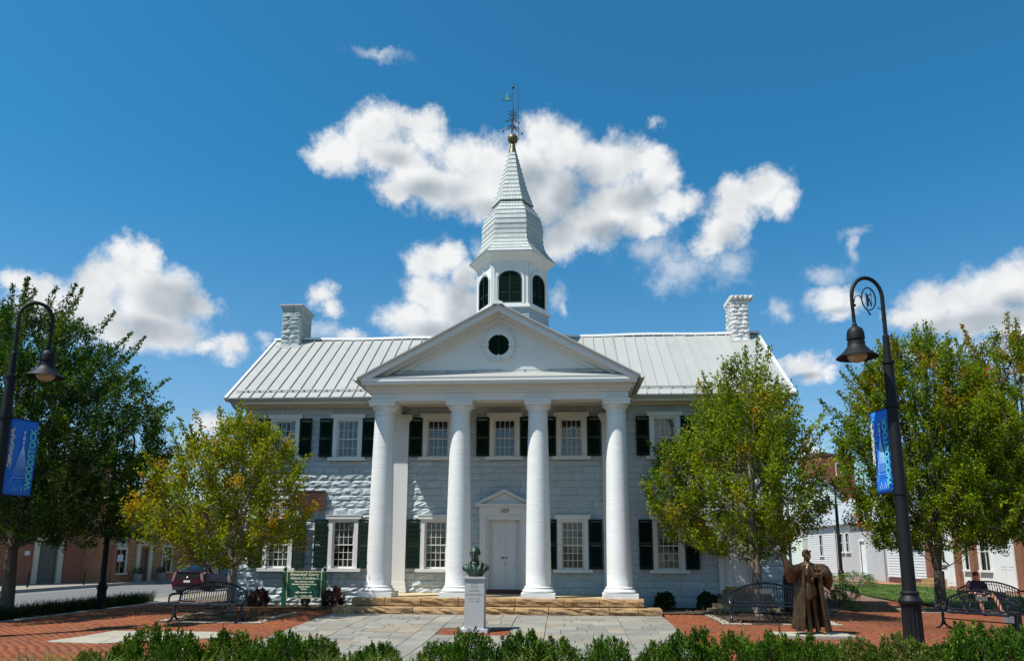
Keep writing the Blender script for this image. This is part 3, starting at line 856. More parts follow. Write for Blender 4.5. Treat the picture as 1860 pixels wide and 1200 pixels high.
# chimneys
def chimney(x0, x1, y0, y1, z0, z1, mt, capped, seed):
    b = MB(); b.box(x0 + .02, x1 - .02, y0 + .02, y1 - .02, z0, z1)
    c = b.build('chimney', MATS['painted_mortar'] if capped else mt, CH)
    rr = random.Random(seed); z = z0
    while z < z1 - .02:
        h = min(rr.uniform(.13, .2), z1 - z)
        if z1 - z - h < .08: h = z1 - z
        for (a, bb, fx_) in ((x0, x1, 0), (y0, y1, 1), (y0, y1, -1)):
            p = a
            while p < bb - .01:
                L = rr.uniform(.2, .45)
                if bb - p - L < .16: L = bb - p
                sb = rough_block(L, h, .04, rr.random(), bulge=.032, cell=.13)
                m_ = (p + p + L) / 2
                if fx_ == 0: xf = Matrix.Translation((m_, y0, z))
                elif fx_ == 1: xf = Matrix.Translation((x1, m_, z)) @ Matrix.Rotation(math.pi / 2, 4, 'Z')
                else: xf = Matrix.Translation((x0, m_, z)) @ Matrix.Rotation(-math.pi / 2, 4, 'Z')
                if fx_ == 0 or (fx_ == 1) == (x0 < 0):
                    me = sb.mesh('stone', mt); o = link('stone', me, c); o.matrix_local = xf
                p += L
        z += h
    k = MB()
    if capped:
        k.box(x0 - .09, x1 + .09, y0 - .09, y1 + .09, z1, z1 + .05); k.box(x0 - .05, x1 + .05, y0 - .05, y1 + .05, z1 - .10, z1)
        k.build('chimney_cap', m_gutter, c)
        k = MB(); k.box(x0 - .12, x1 + .14, y0 - .14, y1, z0 + .12, z0 + .20); k.build('flashing', m_white, c)
    else:
        zc = z1
        for j in range(5):
            sb = rough_block(.17, .16, .3, 80 + j, bulge=.06, cell=.06); k.add(sb.v, sb.f, Matrix.Translation((x0 - .03 + .08 + j * .16, y0 - .05, zc)))
        k.box(x0 - .05, x1 + .04, y0 - .03, y1 + .05, z1 - .02, z1 + .13)
        k.build('chimney_cap', mt, c)
        k = MB(); k.box(x0 - .12, x1 + .14, y0 - .14, y1, z0 + .10, z0 + .18); k.build('flashing', m_white, c)
chimney(-8.56, -7.86, 2.75, 3.95, 9.02, 10.78, m_chim_g, True, 4)
chimney(7.90, 8.50, 2.70, 3.60, 9.00, 10.70, m_chim_w, False, 9)

# ------------------------------------------------------------------ belfry and spire
TY = 3.22
def octo(s_, c=(0, TY)):
    """six-sided plan of the tower, corners to the sides"""
    h = s_ * math.sqrt(3) / 2
    return [(c[0] + x, c[1] + y) for x, y in ((-s_ / 2, -h), (s_ / 2, -h), (s_, 0), (s_ / 2, h), (-s_ / 2, h), (-s_, 0))]
def octo_loft(b, prof, cap=True):
    V = []; F = []
    for a, z in prof: V += [(x, y, z) for x, y in octo(a)]
    for k in range(len(prof) - 1):
        for i in range(6):
            j = (i + 1) % 6; F.append((k * 6 + i, k * 6 + j, (k + 1) * 6 + j, (k + 1) * 6 + i))
    if cap: F += [tuple(range(5, -1, -1)), tuple(range((len(prof) - 1) * 6, len(prof) * 6))]
    b.add(V, F)
b = MB(); z = 7.9
prof = []
while z < 10.30: prof += [(1.37, z), (1.355, z + .118), (1.37, z + .12)][:2]; z += .12
octo_loft(b, prof + [(1.242, 10.36)]); tb = b.build('tower_base', m_siding, CH)
b = MB(); octo_loft(b, [(1.35, 10.33), (1.45, 10.35), (1.45, 10.40), (1.41, 10.42), (1.41, 10.47), (1.34, 10.50), (1.28, 10.50)]); b.build('belfry_base', m_white, CH)
b = MB(); octo_loft(b, [(1.30, 10.45), (1.30, 12.2)]); bel = b.build('belfry', m_white, CH)
b = MB(); octo_loft(b, [(1.30, 12.06), (1.335, 12.08), (1.335, 12.13), (1.39, 12.18), (1.43, 12.24), (1.57, 12.34), (1.60, 12.36), (1.615, 12.42), (1.5, 12.42)]); b.build('belfry_cornice', m_white, CH)
faces = []
oc_ = octo(1.30)
for i in range(6):
    a, c = Vector((*oc_[i], 0)), Vector((*oc_[(i + 1) % 6], 0))
    mid_ = (a + c) / 2; d = (c - a); L_ = d.length; d.normalize()
    nrm_ = Vector((d.y, -d.x, 0))
    xf = Matrix((( d.x, -nrm_.x, 0, mid_.x), (d.y, -nrm_.y, 0, mid_.y), (0, 0, 1, 0), (0, 0, 0, 1)))
    faces.append((xf, L_))
def arch_pts(hw, z0_, zs, zt, n=12):
    pts = [(-hw, z0_), (hw, z0_)]
    for k in range(n + 1):
        a = math.pi * k / n
        pts.append((hw * math.cos(a), zs + (zt - zs) * math.sin(a)))
    return pts
def arch_ring(b, hw0, hw1, z0_, zs, zt0, zt1, yf, yb, n=12):
    P0_ = [(hw0, z0_)] + [(hw0 * math.cos(math.pi * k / n), zs + (zt0 - zs) * math.sin(math.pi * k / n)) for k in range(n + 1)] + [(-hw0, z0_)]
    P1_ = [(hw1, z0_)] + [(hw1 * math.cos(math.pi * k / n), zs + (zt1 - zs) * math.sin(math.pi * k / n)) for k in range(n + 1)] + [(-hw1, z0_)]
    V = []; F = []
    for p, q in zip(P0_, P1_): V += [(p[0], yf, p[1]), (q[0], yf, q[1]), (q[0], yb, q[1]), (p[0], yb, p[1])]
    for k in range(len(P0_) - 1):
        i = 4 * k; j = i + 4
        F += [(i, i + 1, j + 1, j), (i + 1, i + 2, j + 2, j + 1), (i, j, j + 3, i + 3)]
    F += [(0, 3, 2, 1), tuple(len(V) - 4 + q for q in (0, 1, 2, 3))]
    b.add(V, F)
for i, (xf, L_) in enumerate(faces):
    hw = .42
    w = MB(); arch_ring(w, hw, hw + .055, 10.52, 11.42, 11.74, 11.80, -.035, .01); arch_ring(w, hw + .055, hw + .10, 10.52, 11.42, 11.80, 11.86, -.055, .01)
    w.box(-.03, .03, -.06, .0, 11.80, 11.95); w.box(-hw - .1, hw + .1, -.08, .01, 10.475, 10.52)
    o = w.build('belfry_opening', m_white, CH); o.matrix_local = xf
    lv = MB(); lv.prism(arch_pts(hw + .005, 10.52, 11.42, 11.745), -.006, .012)
    z = 10.60
    while z < 11.70:
        t_ = max(0, (z - 11.42) / .32); w_ = hw * math.sqrt(max(0, 1 - t_ * t_)) - .045
        if w_ > .05 and not (10.98 < z < 11.05):
            for s_ in (-1, 1):
                a_, c_ = sorted((s_ * .022, s_ * w_)); lv.box(a_, c_, -.022, .022, -.0045, .0045, Matrix.Translation((0, -.02, z)) @ Matrix.Rotation(math.radians(40), 4, 'X'))
        z += .048
    arch_ring(lv, hw - .045, hw, 10.53, 11.42, 11.69, 11.74, -.048, -.005); lv.box(-.028, .028, -.050, -.005, 10.53, 11.69); lv.box(-hw, hw, -.046, -.005, 10.53, 10.61)
    lv.build('louvre', m_green, o)
    for s_ in (-1, 1):   # corner pilasters
        c = s_ * (L_ / 2 - .045); pb = MB(); pb.box(c - .045, c + .045, -.03, .01, 10.47, 12.10); pb.build('corner_board', m_white, o)
# shingled roof
rprof = [(1.62, 12.42), (1.51, 12.54), (1.38, 12.69), (1.26, 12.86), (1.18, 13.10), (1.14, 13.38), (1.16, 13.62), (1.14, 13.90), (1.05, 14.22), (.92, 14.46), (.79, 14.63), (.72, 14.70)]
sprof = [(.80, 14.74), (.68, 15.06), (.54, 15.47), (.40, 15.99), (.255, 16.57), (.135, 17.03)]
core = MB(); octo_loft(core, [(a - .03, z) for a, z in rprof]); octo_loft(core, [(.66, 14.6), (.66, 14.82)]); octo_loft(core, [(a - .02, z + .02) for a, z in sprof])
octo_loft(core, [(.78, 14.735), (.82, 14.74), (.82, 14.765), (.78, 14.79)])
spire = core.build('spire', m_shing.copy() if False else mat('shingle_backing', (.45, .48, .47), .8), CH)
def resample(prof, step):
    out = [prof[0]]; acc_ = 0
    for (a0, z0_), (a1, z1_) in zip(prof[:-1], prof[1:]):
        L = math.hypot(a1 - a0, z1_ - z0_); n = max(1, int(round(L / .02)))
        for k in range(1, n + 1):
            t = k / n; p = (a0 + (a1 - a0) * t, z0_ + (z1_ - z0_) * t)
            acc_ += L / n
            if acc_ >= step: out.append(p); acc_ = 0
    if acc_ > step * .3: out.append(prof[-1])
    return out
shg = MB(); rs = random.Random(8)
for prof in (rprof, sprof):
    q = resample(prof, .185)
    for k in range(len(q) - 1):
        (a0, z0_), (a1, z1_) = q[k], q[k + 1]
        nx_, nz_ = (z1_ - z0_), -(a1 - a0); ln = math.hypot(nx_, nz_) or 1; nx_ /= ln; nz_ /= ln   # outward (radial, up)
        ext = .018
        lo = (a0 + nx_ * .026, z0_ + nz_ * .026); hi = (a1 + nx_ * .004, z1_ + nz_ * .004)
        for i in range(6):
            pl, ph = octo(lo[0]), octo(hi[0])
            A, B_ = Vector((*pl[i], lo[1])), Vector((*pl[(i + 1) % 6], lo[1])); C_, D_ = Vector((*ph[(i + 1) % 6], hi[1])), Vector((*ph[i], hi[1]))
            n = max(2, int(round((B_ - A).length / .12)))
            off = .5 if k % 2 else 0
            ts = [max(0, min(1, (j - off) / n)) for j in range(n + 2 if off else n + 1)]
            for t0, t1 in zip(ts[:-1], ts[1:]):
                if t1 - t0 < .01: continue
                a_, b_ = A.lerp(B_, t0 + .004), A.lerp(B_, t1 - .004); c_, d_ = D_.lerp(C_, t1 - .002), D_.lerp(C_, t0 + .002)
                dn = ((a_ - d_).normalized()) * ext * (t1 - t0) * n
                inn = Vector((a_.x, a_.y - TY, 0)).normalized() * -.024
                m1, m2 = a_.lerp(b_, .28) + dn, a_.lerp(b_, .72) + dn
                g = rs.uniform(.88, 1.06); shg.t = (g, g, g)
                shg.add([a_, m1, m2, b_, c_, d_, a_ + inn, m1 + inn, m2 + inn, b_ + inn], [(0, 1, 2, 3, 4, 5), (0, 6, 7, 1), (1, 7, 8, 2), (2, 8, 9, 3)])
shg.build('shingle', m_shing, spire, kind='stuff')
b = MB(); b.lathe([(.16, 16.98), (.13, 17.1), (.105, 17.26), (.09, 17.36), (.05, 17.42)], c=(0, TY, 0), n=16); b.build('spire_tip', m_gold, spire, smooth=True)
for i in (0, 1, 5):
    xf, _ = faces[i]; b = MB()
    b.lathe([(.0, 0), (.035, 0), (.035, .02)], n=10, xf=Matrix.Translation((0, TY - .60, 14.69)) @ Matrix.Rotation(math.pi / 2, 4, 'X')) if i == 0 else None
    if i == 0: b.build('vent_hole', m_dark, spire)
# ball and weather vane
v = MB(); v.lathe([(.2 * math.sin(math.pi * k / 12) + .001, -.2 * math.cos(math.pi * k / 12)) for k in range(13)], c=(0, TY, 17.59), n=24)
v.build('finial_ball', m_gold, CH, smooth=True)
v = MB(); v.tube([(0, TY, 17.5), (0, TY, 20.04)], [.018, .009], 6)
v.lathe([(.055 * math.sin(math.pi * k / 8) + .001, -.055 * math.cos(math.pi * k / 8)) for k in range(9)], c=(0, TY, 19.82), n=12)
def scroll(b, x0, z0, sx, sz, R_, turns=1.4, y=TY, tx=0.0):
    pts = []
    for k in range(16):
        t = k / 15; a = t * turns * 2 * math.pi; rr = R_ * (1 - t * .75)
        pts.append((x0 + sx * (R_ - rr * math.cos(a)) , y + tx * t, z0 + sz * rr * math.sin(a)))
    b.tube(pts, .011, 4)
for a_ in range(4):
    ca, sa = math.cos(a_ * math.pi / 2 + .3), math.sin(a_ * math.pi / 2 + .3)
    for (z_, R_, up) in ((18.0, .13, 1), (18.12, .10, -1), (18.5, .11, 1), (18.66, .09, 1), (18.42, .08, -1)):
        pts = []
        for k in range(14):
            t = k / 13; an = t * 2.6 * math.pi; rr = R_ * (1 - t * .7)
            d_ = .02 + t * .05 + R_ - rr * math.cos(an)
            pts.append((ca * d_, TY + sa * d_, z_ + up * (rr * math.sin(an) + .08 * t)))
        v.tube(pts, .010, 4)
    for (z_, L_) in ((17.85, .38), (18.3, .24)):
        v.tube([(0, TY, z_ - .1 + .35), (ca * L_ * .5, TY + sa * L_ * .5, z_ + .12), (ca * L_, TY + sa * L_, z_ + .02)], .009, 4)
        v.box(ca * L_ - .03, ca * L_ + .03, TY + sa * L_ - .01, TY + sa * L_ + .01, z_ - .02, z_ + .06)
v.tube([(.02, TY, 19.50), (-.44, TY, 19.31)], .009, 4)
v.box(-.44, .0, TY - .006, TY + .006, 19.25, 19.27); v.box(-.30, .0, TY - .006, TY + .006, 19.42, 19.435)
vane = v.build('weather_vane', m_iron, CH)
v = MB(); v.prism([(-.30, 19.27), (-.14, 19.27), (-.14, 19.42), (-.30, 19.42)], TY - .008, TY + .008); v.prism([(-.26, 19.42), (-.18, 19.42), (-.20, 19.52), (-.22, 19.70), (-.24, 19.52)], TY - .008, TY + .008)
v.tube([(-.30, TY, 19.60), (-.36, TY, 19.64), (-.42, TY, 19.60)], .012, 4); v.box(-.40, -.34, TY - .006, TY + .006, 19.48, 19.52)
v.build('vane_figure', m_verd, vane)
v = MB(); v.tube([(.23, TY, 17.55), (.215, TY, 19.0), (.20, TY, 20.0)], .009, 5); v.tube([(.23, TY, 17.6), (.1, TY, 17.3), (.05, TY, 17.2)], .008, 4)
v.build('lightning_rod', m_iron, CH)

# ------------------------------------------------------------------ porch platform and steps
pb = MB(); pb.box(-3.84, 3.84, -2.66, -.02, -.05, ZP - .012)
plat = pb.build('porch_platform', mat('porch_floor', (.52, .42, .25), .8, mott=.5, mscale=3, mrgb=(.4, .3, .18), bump=.3, bscale=12), CH)
def slab(L, H_, D, seed, mt, nm, loc, parent, jag=.02):
    """a quarried step block, edges worn"""
    rr = random.Random(seed); b = MB()
    nx = max(3, int(L / .16)); V = []; F = []
    prof = [(D, 0), (0.0, 0), (-.0, H_ * .30), (-.012, H_ * .62), (.004, H_ - .02), (.03, H_), (D, H_)]
    for i in range(nx + 1):
        x = -L / 2 + L * i / nx
        k_ = 1.0 if 0 < i < nx else .3
        jj = rr.uniform(-jag, jag) * .6
        for j, (y, z) in enumerate(prof):
            dy = (rr.uniform(-jag, jag) + jj) * k_ if y < D and z > 0 else (jj if y < D else 0)
            dz = rr.uniform(-.006, .006) if z > H_ - .03 else 0
            dx = .02 if i == 0 and j in (4, 5) else (-.02 if i == nx and j in (4, 5) else 0)
            V.append((x + dx * rr.random(), y + dy, z + dz))
    n = len(prof)
    for i in range(nx):
        for j in range(n - 1): F.append((i * n + j, i * n + j + 1, (i + 1) * n + j + 1, (i + 1) * n + j)[::-1])
    F += [tuple(range(n)), tuple(range(nx * n + n - 1, nx * n - 1, -1))]
    b.add(V, F)
    return b.build(nm, mt, parent, loc=loc)
rr = random.Random(2)
x = -3.95
for L in (.92, .98, 1.02, 1.55, 1.3, .95, 1.18):
    slab(L - .012, .20, .5, 20 + int(x * 10), m_ochre, 'step_stone', (x + L / 2, -2.80, ZP - .195), plat); x += L
pb = MB(); pb.box(-3.84, 3.86, -2.72, -2.5, .3, ZP - .19); pb.build('riser', m_ochre2, plat)
x = -4.36
for L in (.62, 1.55, 1.45, 1.25, .9, 1.6, .75, .62):
    slab(L - .014, .215, .62, 50 + int(x * 10), m_ochre, 'step_stone', (x + L / 2, -3.18, .345 - .215), plat, .03); x += L
pb = MB(); pb.box(-4.2, 4.2, -3.12, -2.5, -.05, .14); pb.build('footing', m_ochre2, plat)

# ------------------------------------------------------------------ ground, paving, street
m_soil = mat('dry_ground', (.16, .13, .08), .95, bump=.6, bscale=3, mott=.8, mscale=.8, mrgb=(.06, .09, .03))
m_mulch = mat('bark_mulch', (.075, .048, .032), .95, bump=1.0, bscale=28, mott=.9, mscale=16, mrgb=(.03, .02, .014), bdist=.04)
m_mortar = mat('paving_sand', (.15, .085, .055), .95, bump=.3, bscale=30)
m_brickp = mat('paving_brick', None, .85, spec=.15, attr=True, bump=.35, bscale=25, mott=.75, mscale=.9, mrgb=(.16, .070, .04))
m_brickv = mat('paving_brick_single', (.25, .076, .034), .85, spec=.15, var=.12, bump=.35, bscale=25)
m_flag = mat('flagstone', (.24, .225, .185), .75, var=.17, bump=.35, bscale=9, mott=.8, mscale=1.9, mrgb=(.15, .155, .145), bdist=.01)
m_flagw = mat('flagstone_warm', (.25, .205, .15), .75, var=.12, bump=.35, bscale=9, mott=.6, mscale=2.2, mrgb=(.19, .175, .15), bdist=.01)
m_pale = mat('pale_stone_paving', (.33, .305, .24), .8, var=.08, bump=.3, bscale=9, mott=.5, mscale=2, mrgb=(.25, .22, .18))
m_kerb = mat('kerb_stone', (.28, .28, .265), .85, var=.1, bump=.4, bscale=14, mott=.5, mscale=3, mrgb=(.28, .28, .26))
m_conc = mat('pavement_concrete', (.23, .21, .17), .9, bump=.3, bscale=8, mott=.5, mscale=1, mrgb=(.26, .24, .2))
m_asph = mat('asphalt', (.13, .13, .13), .9, bump=.5, bscale=40, mott=.5, mscale=.6, mrgb=(.10, .10, .10), stretch=(2, .5, 1))
m_line = mat('road_paint', (.45, .45, .43), .7, mott=.5, mscale=8, mrgb=(.3, .3, .3))
m_yel = mat('kerb_yellow_paint', (.38, .30, .09), .8, mott=.6, mscale=6, mrgb=(.4, .38, .3))
m_grass_g = mat('lawn_soil', (.05, .085, .02), .95, bump=.8, bscale=14, mott=.7, mscale=1.5, mrgb=(.09, .13, .03))

def sheet(name, poly, mt, dz, step=.8, kind='structure', skirt=0.0):
    """polygon laid on the ground at height gz+dz"""
    b = MB()
    # clip a grid to the polygon: keep it simple, subdivide by a Delaunay-free fan of grid cells
    from mathutils.geometry import delaunay_2d_cdt
    xs = [p[0] for p in poly]; ys = [p[1] for p in poly]
    pts = []; n = len(poly)
    edge = []
    for i in range(n):
        a, c = Vector(poly[i]), Vector(poly[(i + 1) % n]); k = max(1, int((c - a).length / step))
        for j in range(k): pts.append(a.lerp(c, j / k))
    m_ = len(pts); edges = [(i, (i + 1) % m_) for i in range(m_)]
    gx = np.arange(min(xs) + step * .5, max(xs), step); gy = np.arange(min(ys) + step * .5, max(ys), step)
    if len(gx) * len(gy) < 6000:
        for x in gx:
            for y in gy:
                if inside(x, y, poly): pts.append(Vector((x, y)))
    V, E, F, _, _, _ = delaunay_2d_cdt(pts, edges, [list(range(m_))], 1, 1e-4)
    b.add([(v.x, v.y, gz(v.x, v.y) + dz) for v in V], [tuple(f) for f in F])
    o = b.build(name, mt)
    o['kind'] = kind
    return o
def inside(x, y, poly):
    c = False; n = len(poly); j = n - 1
    for i in range(n):
        if (poly[i][1] > y) != (poly[j][1] > y) and x < (poly[j][0] - poly[i][0]) * (y - poly[i][1]) / (poly[j][1] - poly[i][1]) + poly[i][0]: c = not c
        j = i
    return c
def np_inside(X, Y, poly):
    c = np.zeros(X.shape, bool); n = len(poly); j = n - 1
    for i in range(n):
        xi, yi, xj, yj = *poly[i], *poly[j]
        if yi != yj:
            c ^= ((yi > Y) != (yj > Y)) & (X < (xj - xi) * (Y - yi) / (yj - yi) + xi)
        j = i
    return c
def np_ss(a, b, x):
    t = np.clip((x - a) / (b - a), 0, 1); return t * t * (3 - 2 * t)
def np_gz(x, y): return .16 * np_ss(-9, -3.6, y) * (1 - np_ss(8.6, 11.5, np.abs(x))) - .2 * (1 - np_ss(-14.0, -12.9, x))

# the ground sheet: fine near the plaza, coarse to the horizon
gx = sorted(set([-900, -500, -250, -120, -60, -40] + list(np.arange(-30, 31, 1.0)) + [40, 60, 120, 250, 500, 900] + [-14.4, -13.9, -13.5, -13.2, -12.9]))
gy = sorted(set([-900, -400, -150, -60, -40] + list(np.arange(-28, 46, 1.0)) + [60, 90, 150, 300, 500, 900]))
V = [(x, y, gz(x, y) - .05) for y in gy for x in gx]; nx_ = len(gx)
F = [(j * nx_ + i, j * nx_ + i + 1, (j + 1) * nx_ + i + 1, (j + 1) * nx_ + i) for j in range(len(gy) - 1) for i in range(nx_ - 1)]
g = MB(); g.add(V, F); g = g.build('ground', m_soil, None, smooth=False, kind='structure')

PIT_L = [(-8.0, -5.55), (-5.35, -5.55), (-5.35, -2.75), (-8.0, -2.75)]
PIT_R = [(5.55, -4.95), (8.35, -4.95), (8.35, -2.05), (5.55, -2.05)]
PIT_F = [(12.7, 1.0), (15.2, 1.0), (15.2, 3.4), (12.7, 3.4)]
FLAG = [(-4.35, -11.2), (4.35, -11.2), (4.35, -3.22), (-4.35, -3.22)]
BUSTB = [(-.95, -7.05), (.62, -7.05), (.62, -6.0), (-.95, -6.0)]
COMP = [(-8.55, -8.62), (-8.1, -6.95), (-5.8, -6.95), (-5.0, -7.6), (-5.9, -8.1), (-7.3, -8.8)]
STAT = [(6.35, -6.95), (8.15, -6.95), (8.15, -5.95), (6.35, -5.95)]
BRICKS = [(-12.35, -13.2), (20, -13.2), (20, 1.4), (16.6, 2.0), (15.6, 3.6), (14.5, 4.2), (14.3, 6.0), (14.6, 10.4), (16.5, 20.6), (14.6, 20.6), (12.4, 9.0), (11.0, 4.6), (10.4, 1.2), (9.4, -1.0), (9.0, -2.42), (4.5, -2.42), (4.5, -2.9), (-4.5, -2.9), (-4.6, -1.75), (-8.7, -1.75), (-8.7, 4.8), (-12.45, 4.8)]
HEDGE_BED = [(-12.3, -16.5), (20, -16.5), (20, -11.9), (-12.3, -11.9)]
pave = sheet('pavement', BRICKS, m_mortar, -.012, 1.0)
bx = np.arange(-12.4, 20, .205); by = np.arange(-12.0, 7.0, .1035)
X, Y = np.meshgrid(bx, by); X = X + ((np.arange(len(by)) % 2) * .1025 + np.cumsum(np.random.default_rng(9).uniform(-.03, .03, len(by))))[:, None]
X = X.ravel(); Y = Y.ravel()
keep = np.ones(X.shape, bool)
keep &= np_inside(X, Y, BRICKS)
for P_ in (PIT_L, PIT_R, PIT_F, COMP, STAT): keep &= ~np_inside(X, Y, P_)
inflag = np_inside(X, Y, FLAG); inb = np_inside(X, Y, BUSTB)
keep &= (~inflag) | inb
keep &= ~((Y > -3.5) & (np.abs(X) < 4.5))
keep &= ~((Y > 2.0) & (X < -4))
X = X[keep]; Y = Y[keep]
rngn = np.random.default_rng(5)
dist = np.hypot(X - 1.8, Y + 23.66) + np.where((Y < -10.2) | (np.abs(X - 1.5) > 8.5), 50, 0)
order = np.argsort(dist); single = order[:300]; multi = order[300:]
def brick_cols(n):
    c = np.array([.25, .076, .034])[None, :] * rngn.uniform(.80, 1.18, (n, 1))
    c[:, 1] *= rngn.uniform(.85, 1.2, n); return c
def bricks_np(x, y, hw=.0985, hd=.0475, h=.03, dz=.0):
    n = len(x); z = np_gz(x, y) + dz + rngn.normal(0, .0012, n)
    base = np.array([(-1, -1, 1), (1, -1, 1), (1, 1, 1), (-1, 1, 1), (-1, -1, 0), (1, -1, 0), (1, 1, 0), (-1, 1, 0)], float)
    V = np.zeros((n, 8, 3)); V[:, :, 0] = x[:, None] + base[None, :, 0] * hw; V[:, :, 1] = y[:, None] + base[None, :, 1] * hd
    V[:, :, 2] = z[:, None] + np.where(base[None, :, 2] > 0, 0, -h)
    f = np.array([(0, 1, 2, 3), (4, 5, 1, 0), (5, 6, 2, 1), (6, 7, 3, 2), (7, 4, 0, 3)])
    F = (f[None] + 8 * np.arange(n)[:, None, None]).reshape(-1, 4)
    return V.reshape(-1, 3), F
V, F = bricks_np(X[multi], Y[multi])
me = np_mesh('brick', V, F, m_brickp, tint=np.repeat(brick_cols(len(multi)), 5, axis=0))
link('brick', me, pave, kind='stuff')
b = MB(); b.add([(-.0985, -.0475, 0), (.0985, -.0475, 0), (.0985, .0475, 0), (-.0985, .0475, 0), (-.0985, -.0475, -.03), (.0985, -.0475, -.03), (.0985, .0475, -.03), (-.0985, .0475, -.03)], [(0, 1, 2, 3), (4, 5, 1, 0), (5, 6, 2, 1), (6, 7, 3, 2), (7, 4, 0, 3), (7, 6, 5, 4)])
bme = b.mesh('brick', m_brickv)
for i in single:
    link('brick', bme, pave, (float(X[i]), float(Y[i]), float(np_gz(X[i], Y[i])) + random.Random(int(i)).gauss(0, .0012)))

# flagstones
fb = MB()
flag = sheet('flagstone_path', FLAG, mat('flag_joint', (.075, .055, .04), .95), -.006, .8)
rf = random.Random(21)
def flagpiece(x0, x1, y0, y1, parent, mt, nm='flagstone', th=.03, gap=.008):
    b = MB(); g_ = gap
    P = [(x0 + g_, y0 + g_), (x1 - g_, y0 + g_), (x1 - g_, y1 - g_), (x0 + g_, y1 - g_)]
    xc, yc = (x0 + x1) / 2, (y0 + y1) / 2
    P = [(x + rf.gauss(0, .003), y + rf.gauss(0, .003)) for x, y in P]
    t = rf.gauss(0, .0015)
    top = [(x - xc, y - yc, gz(x, y) + .012 + t) for x, y in P]; bot = [(x, y, z - th) for x, y, z in top]
    ins = [(x * .985, y * .985, z + .002) for x, y, z in top]
    b.add(ins + top + bot, [(0, 1, 2, 3)] + [(4 + i, 4 + (i + 1) % 4, (i + 1) % 4, i) for i in range(4)] + [(8 + i, 8 + (i + 1) % 4, 4 + (i + 1) % 4, 4 + i) for i in range(4)])
    b.build(nm, mt, parent, loc=(xc, yc, 0))
def overlaps(x0, x1, y0, y1):
    return x1 > BUSTB[0][0] + .02 and x0 < BUSTB[1][0] - .02 and y1 > BUSTB[0][1] + .02 and y0 < BUSTB[2][1] - .02
strips = [(-4.35, -3.15, 2), (-3.15, -1.40, 1), (-1.40, -.95, 0), (-.95, .62, 3), (.62, 1.40, 0), (1.40, 3.15, 1), (3.15, 4.35, 2)]
for (xa, xb, md) in strips:
    y = -11.2
    while y < -3.23:
        if md == 0: h = rf.uniform(.55, 1.25)
        else: h = rf.choice([.28, .34, .42, .5])
        h = min(h, -3.22 - y)
        if -3.22 - (y + h) < .2: h = -3.22 - y
        if md == 3:
            for lim in (-7.05, -6.0):
                if y < lim - .01 < y + h: h = lim - y
        if md == 3 and y >= -7.06 and y < -6.01: y += h; continue
        x = xa
        while x < xb - .01:
            L = (xb - xa) if md == 0 else rf.uniform(.34, .78)
            if xb - (x + L) < .28: L = xb - x
            mt = m_flagw if rf.random() < .22 else m_flag
            if md in (1, 2) and h > .5 and rf.random() < .4 and L < .8:
                k = h * rf.uniform(.4, .6); flagpiece(x, x + L, y, y + k, flag, mt); flagpiece(x, x + L, y + k, y + h, flag, m_flag)
            else: flagpiece(x, x + L, y, y + h, flag, mt)
            x += L
        y += h
# pale inlaid compass slabs on the left, slab under the statue
comp = sheet('stone_inlay', COMP, m_mortar, -.004, 1.0)
def polyslab(pts, parent, mt, nm, dz=.012, th=.03):
    cx = sum(p[0] for p in pts) / len(pts); cy = sum(p[1] for p in pts) / len(pts); b = MB()
    P = [(cx + (x - cx) * .985 - cx, cy + (y - cy) * .985 - cy) for x, y in pts]; n = len(P)
    b.add([(x, y, gz(x + cx, y + cy) + dz) for x, y in P] + [(x, y, gz(x + cx, y + cy) + dz - th) for x, y in P], [tuple(range(n))] + [(i + n, (i + 1) % n + n, (i + 1) % n, i) for i in range(n)])
    return b.build(nm, mt, parent, loc=(cx, cy, 0))
for pts in ([(-8.55, -8.62), (-7.3, -8.8), (-7.5, -7.9), (-8.3, -7.8)], [(-8.3, -7.8), (-7.5, -7.9), (-7.2, -6.95), (-8.1, -6.95)], [(-7.3, -8.8), (-5.9, -8.1), (-6.4, -7.6), (-7.5, -7.9)],
            [(-7.5, -7.9), (-6.4, -7.6), (-6.2, -6.95), (-7.2, -6.95)], [(-6.4, -7.6), (-5.9, -8.1), (-5.0, -7.6), (-5.8, -6.95), (-6.2, -6.95)]):
    polyslab(pts, comp, m_pale, 'slab')
# pits
for nm, P_, bsides in (('tree_pit', PIT_L, (0, 3)), ('tree_pit', PIT_R, (0, 3)), ('tree_pit', PIT_F, (0, 1, 3))):
    pit = sheet(nm, P_, m_mulch, .012, .6)
    (x0, y0), (x1, y1) = P_[0], P_[2]
    for (a0, a1, b0, b1) in ((x0, x1, y0, y0 + .22), (x0, x0 + .22, y0 + .22, y1), (x1 - .22, x1, y0 + .22, y1)):
        if a1 - a0 > b1 - b0:
            k = 4
            for i in range(k): flagpiece(a0 + (a1 - a0) * i / k, a0 + (a1 - a0) * (i + 1) / k, b0, b1, pit, m_pale, 'border_stone')
        else:
            k = 4
            for i in range(k): flagpiece(a0, a1, b0 + (b1 - b0) * i / k, b0 + (b1 - b0) * (i + 1) / k, pit, m_pale, 'border_stone')
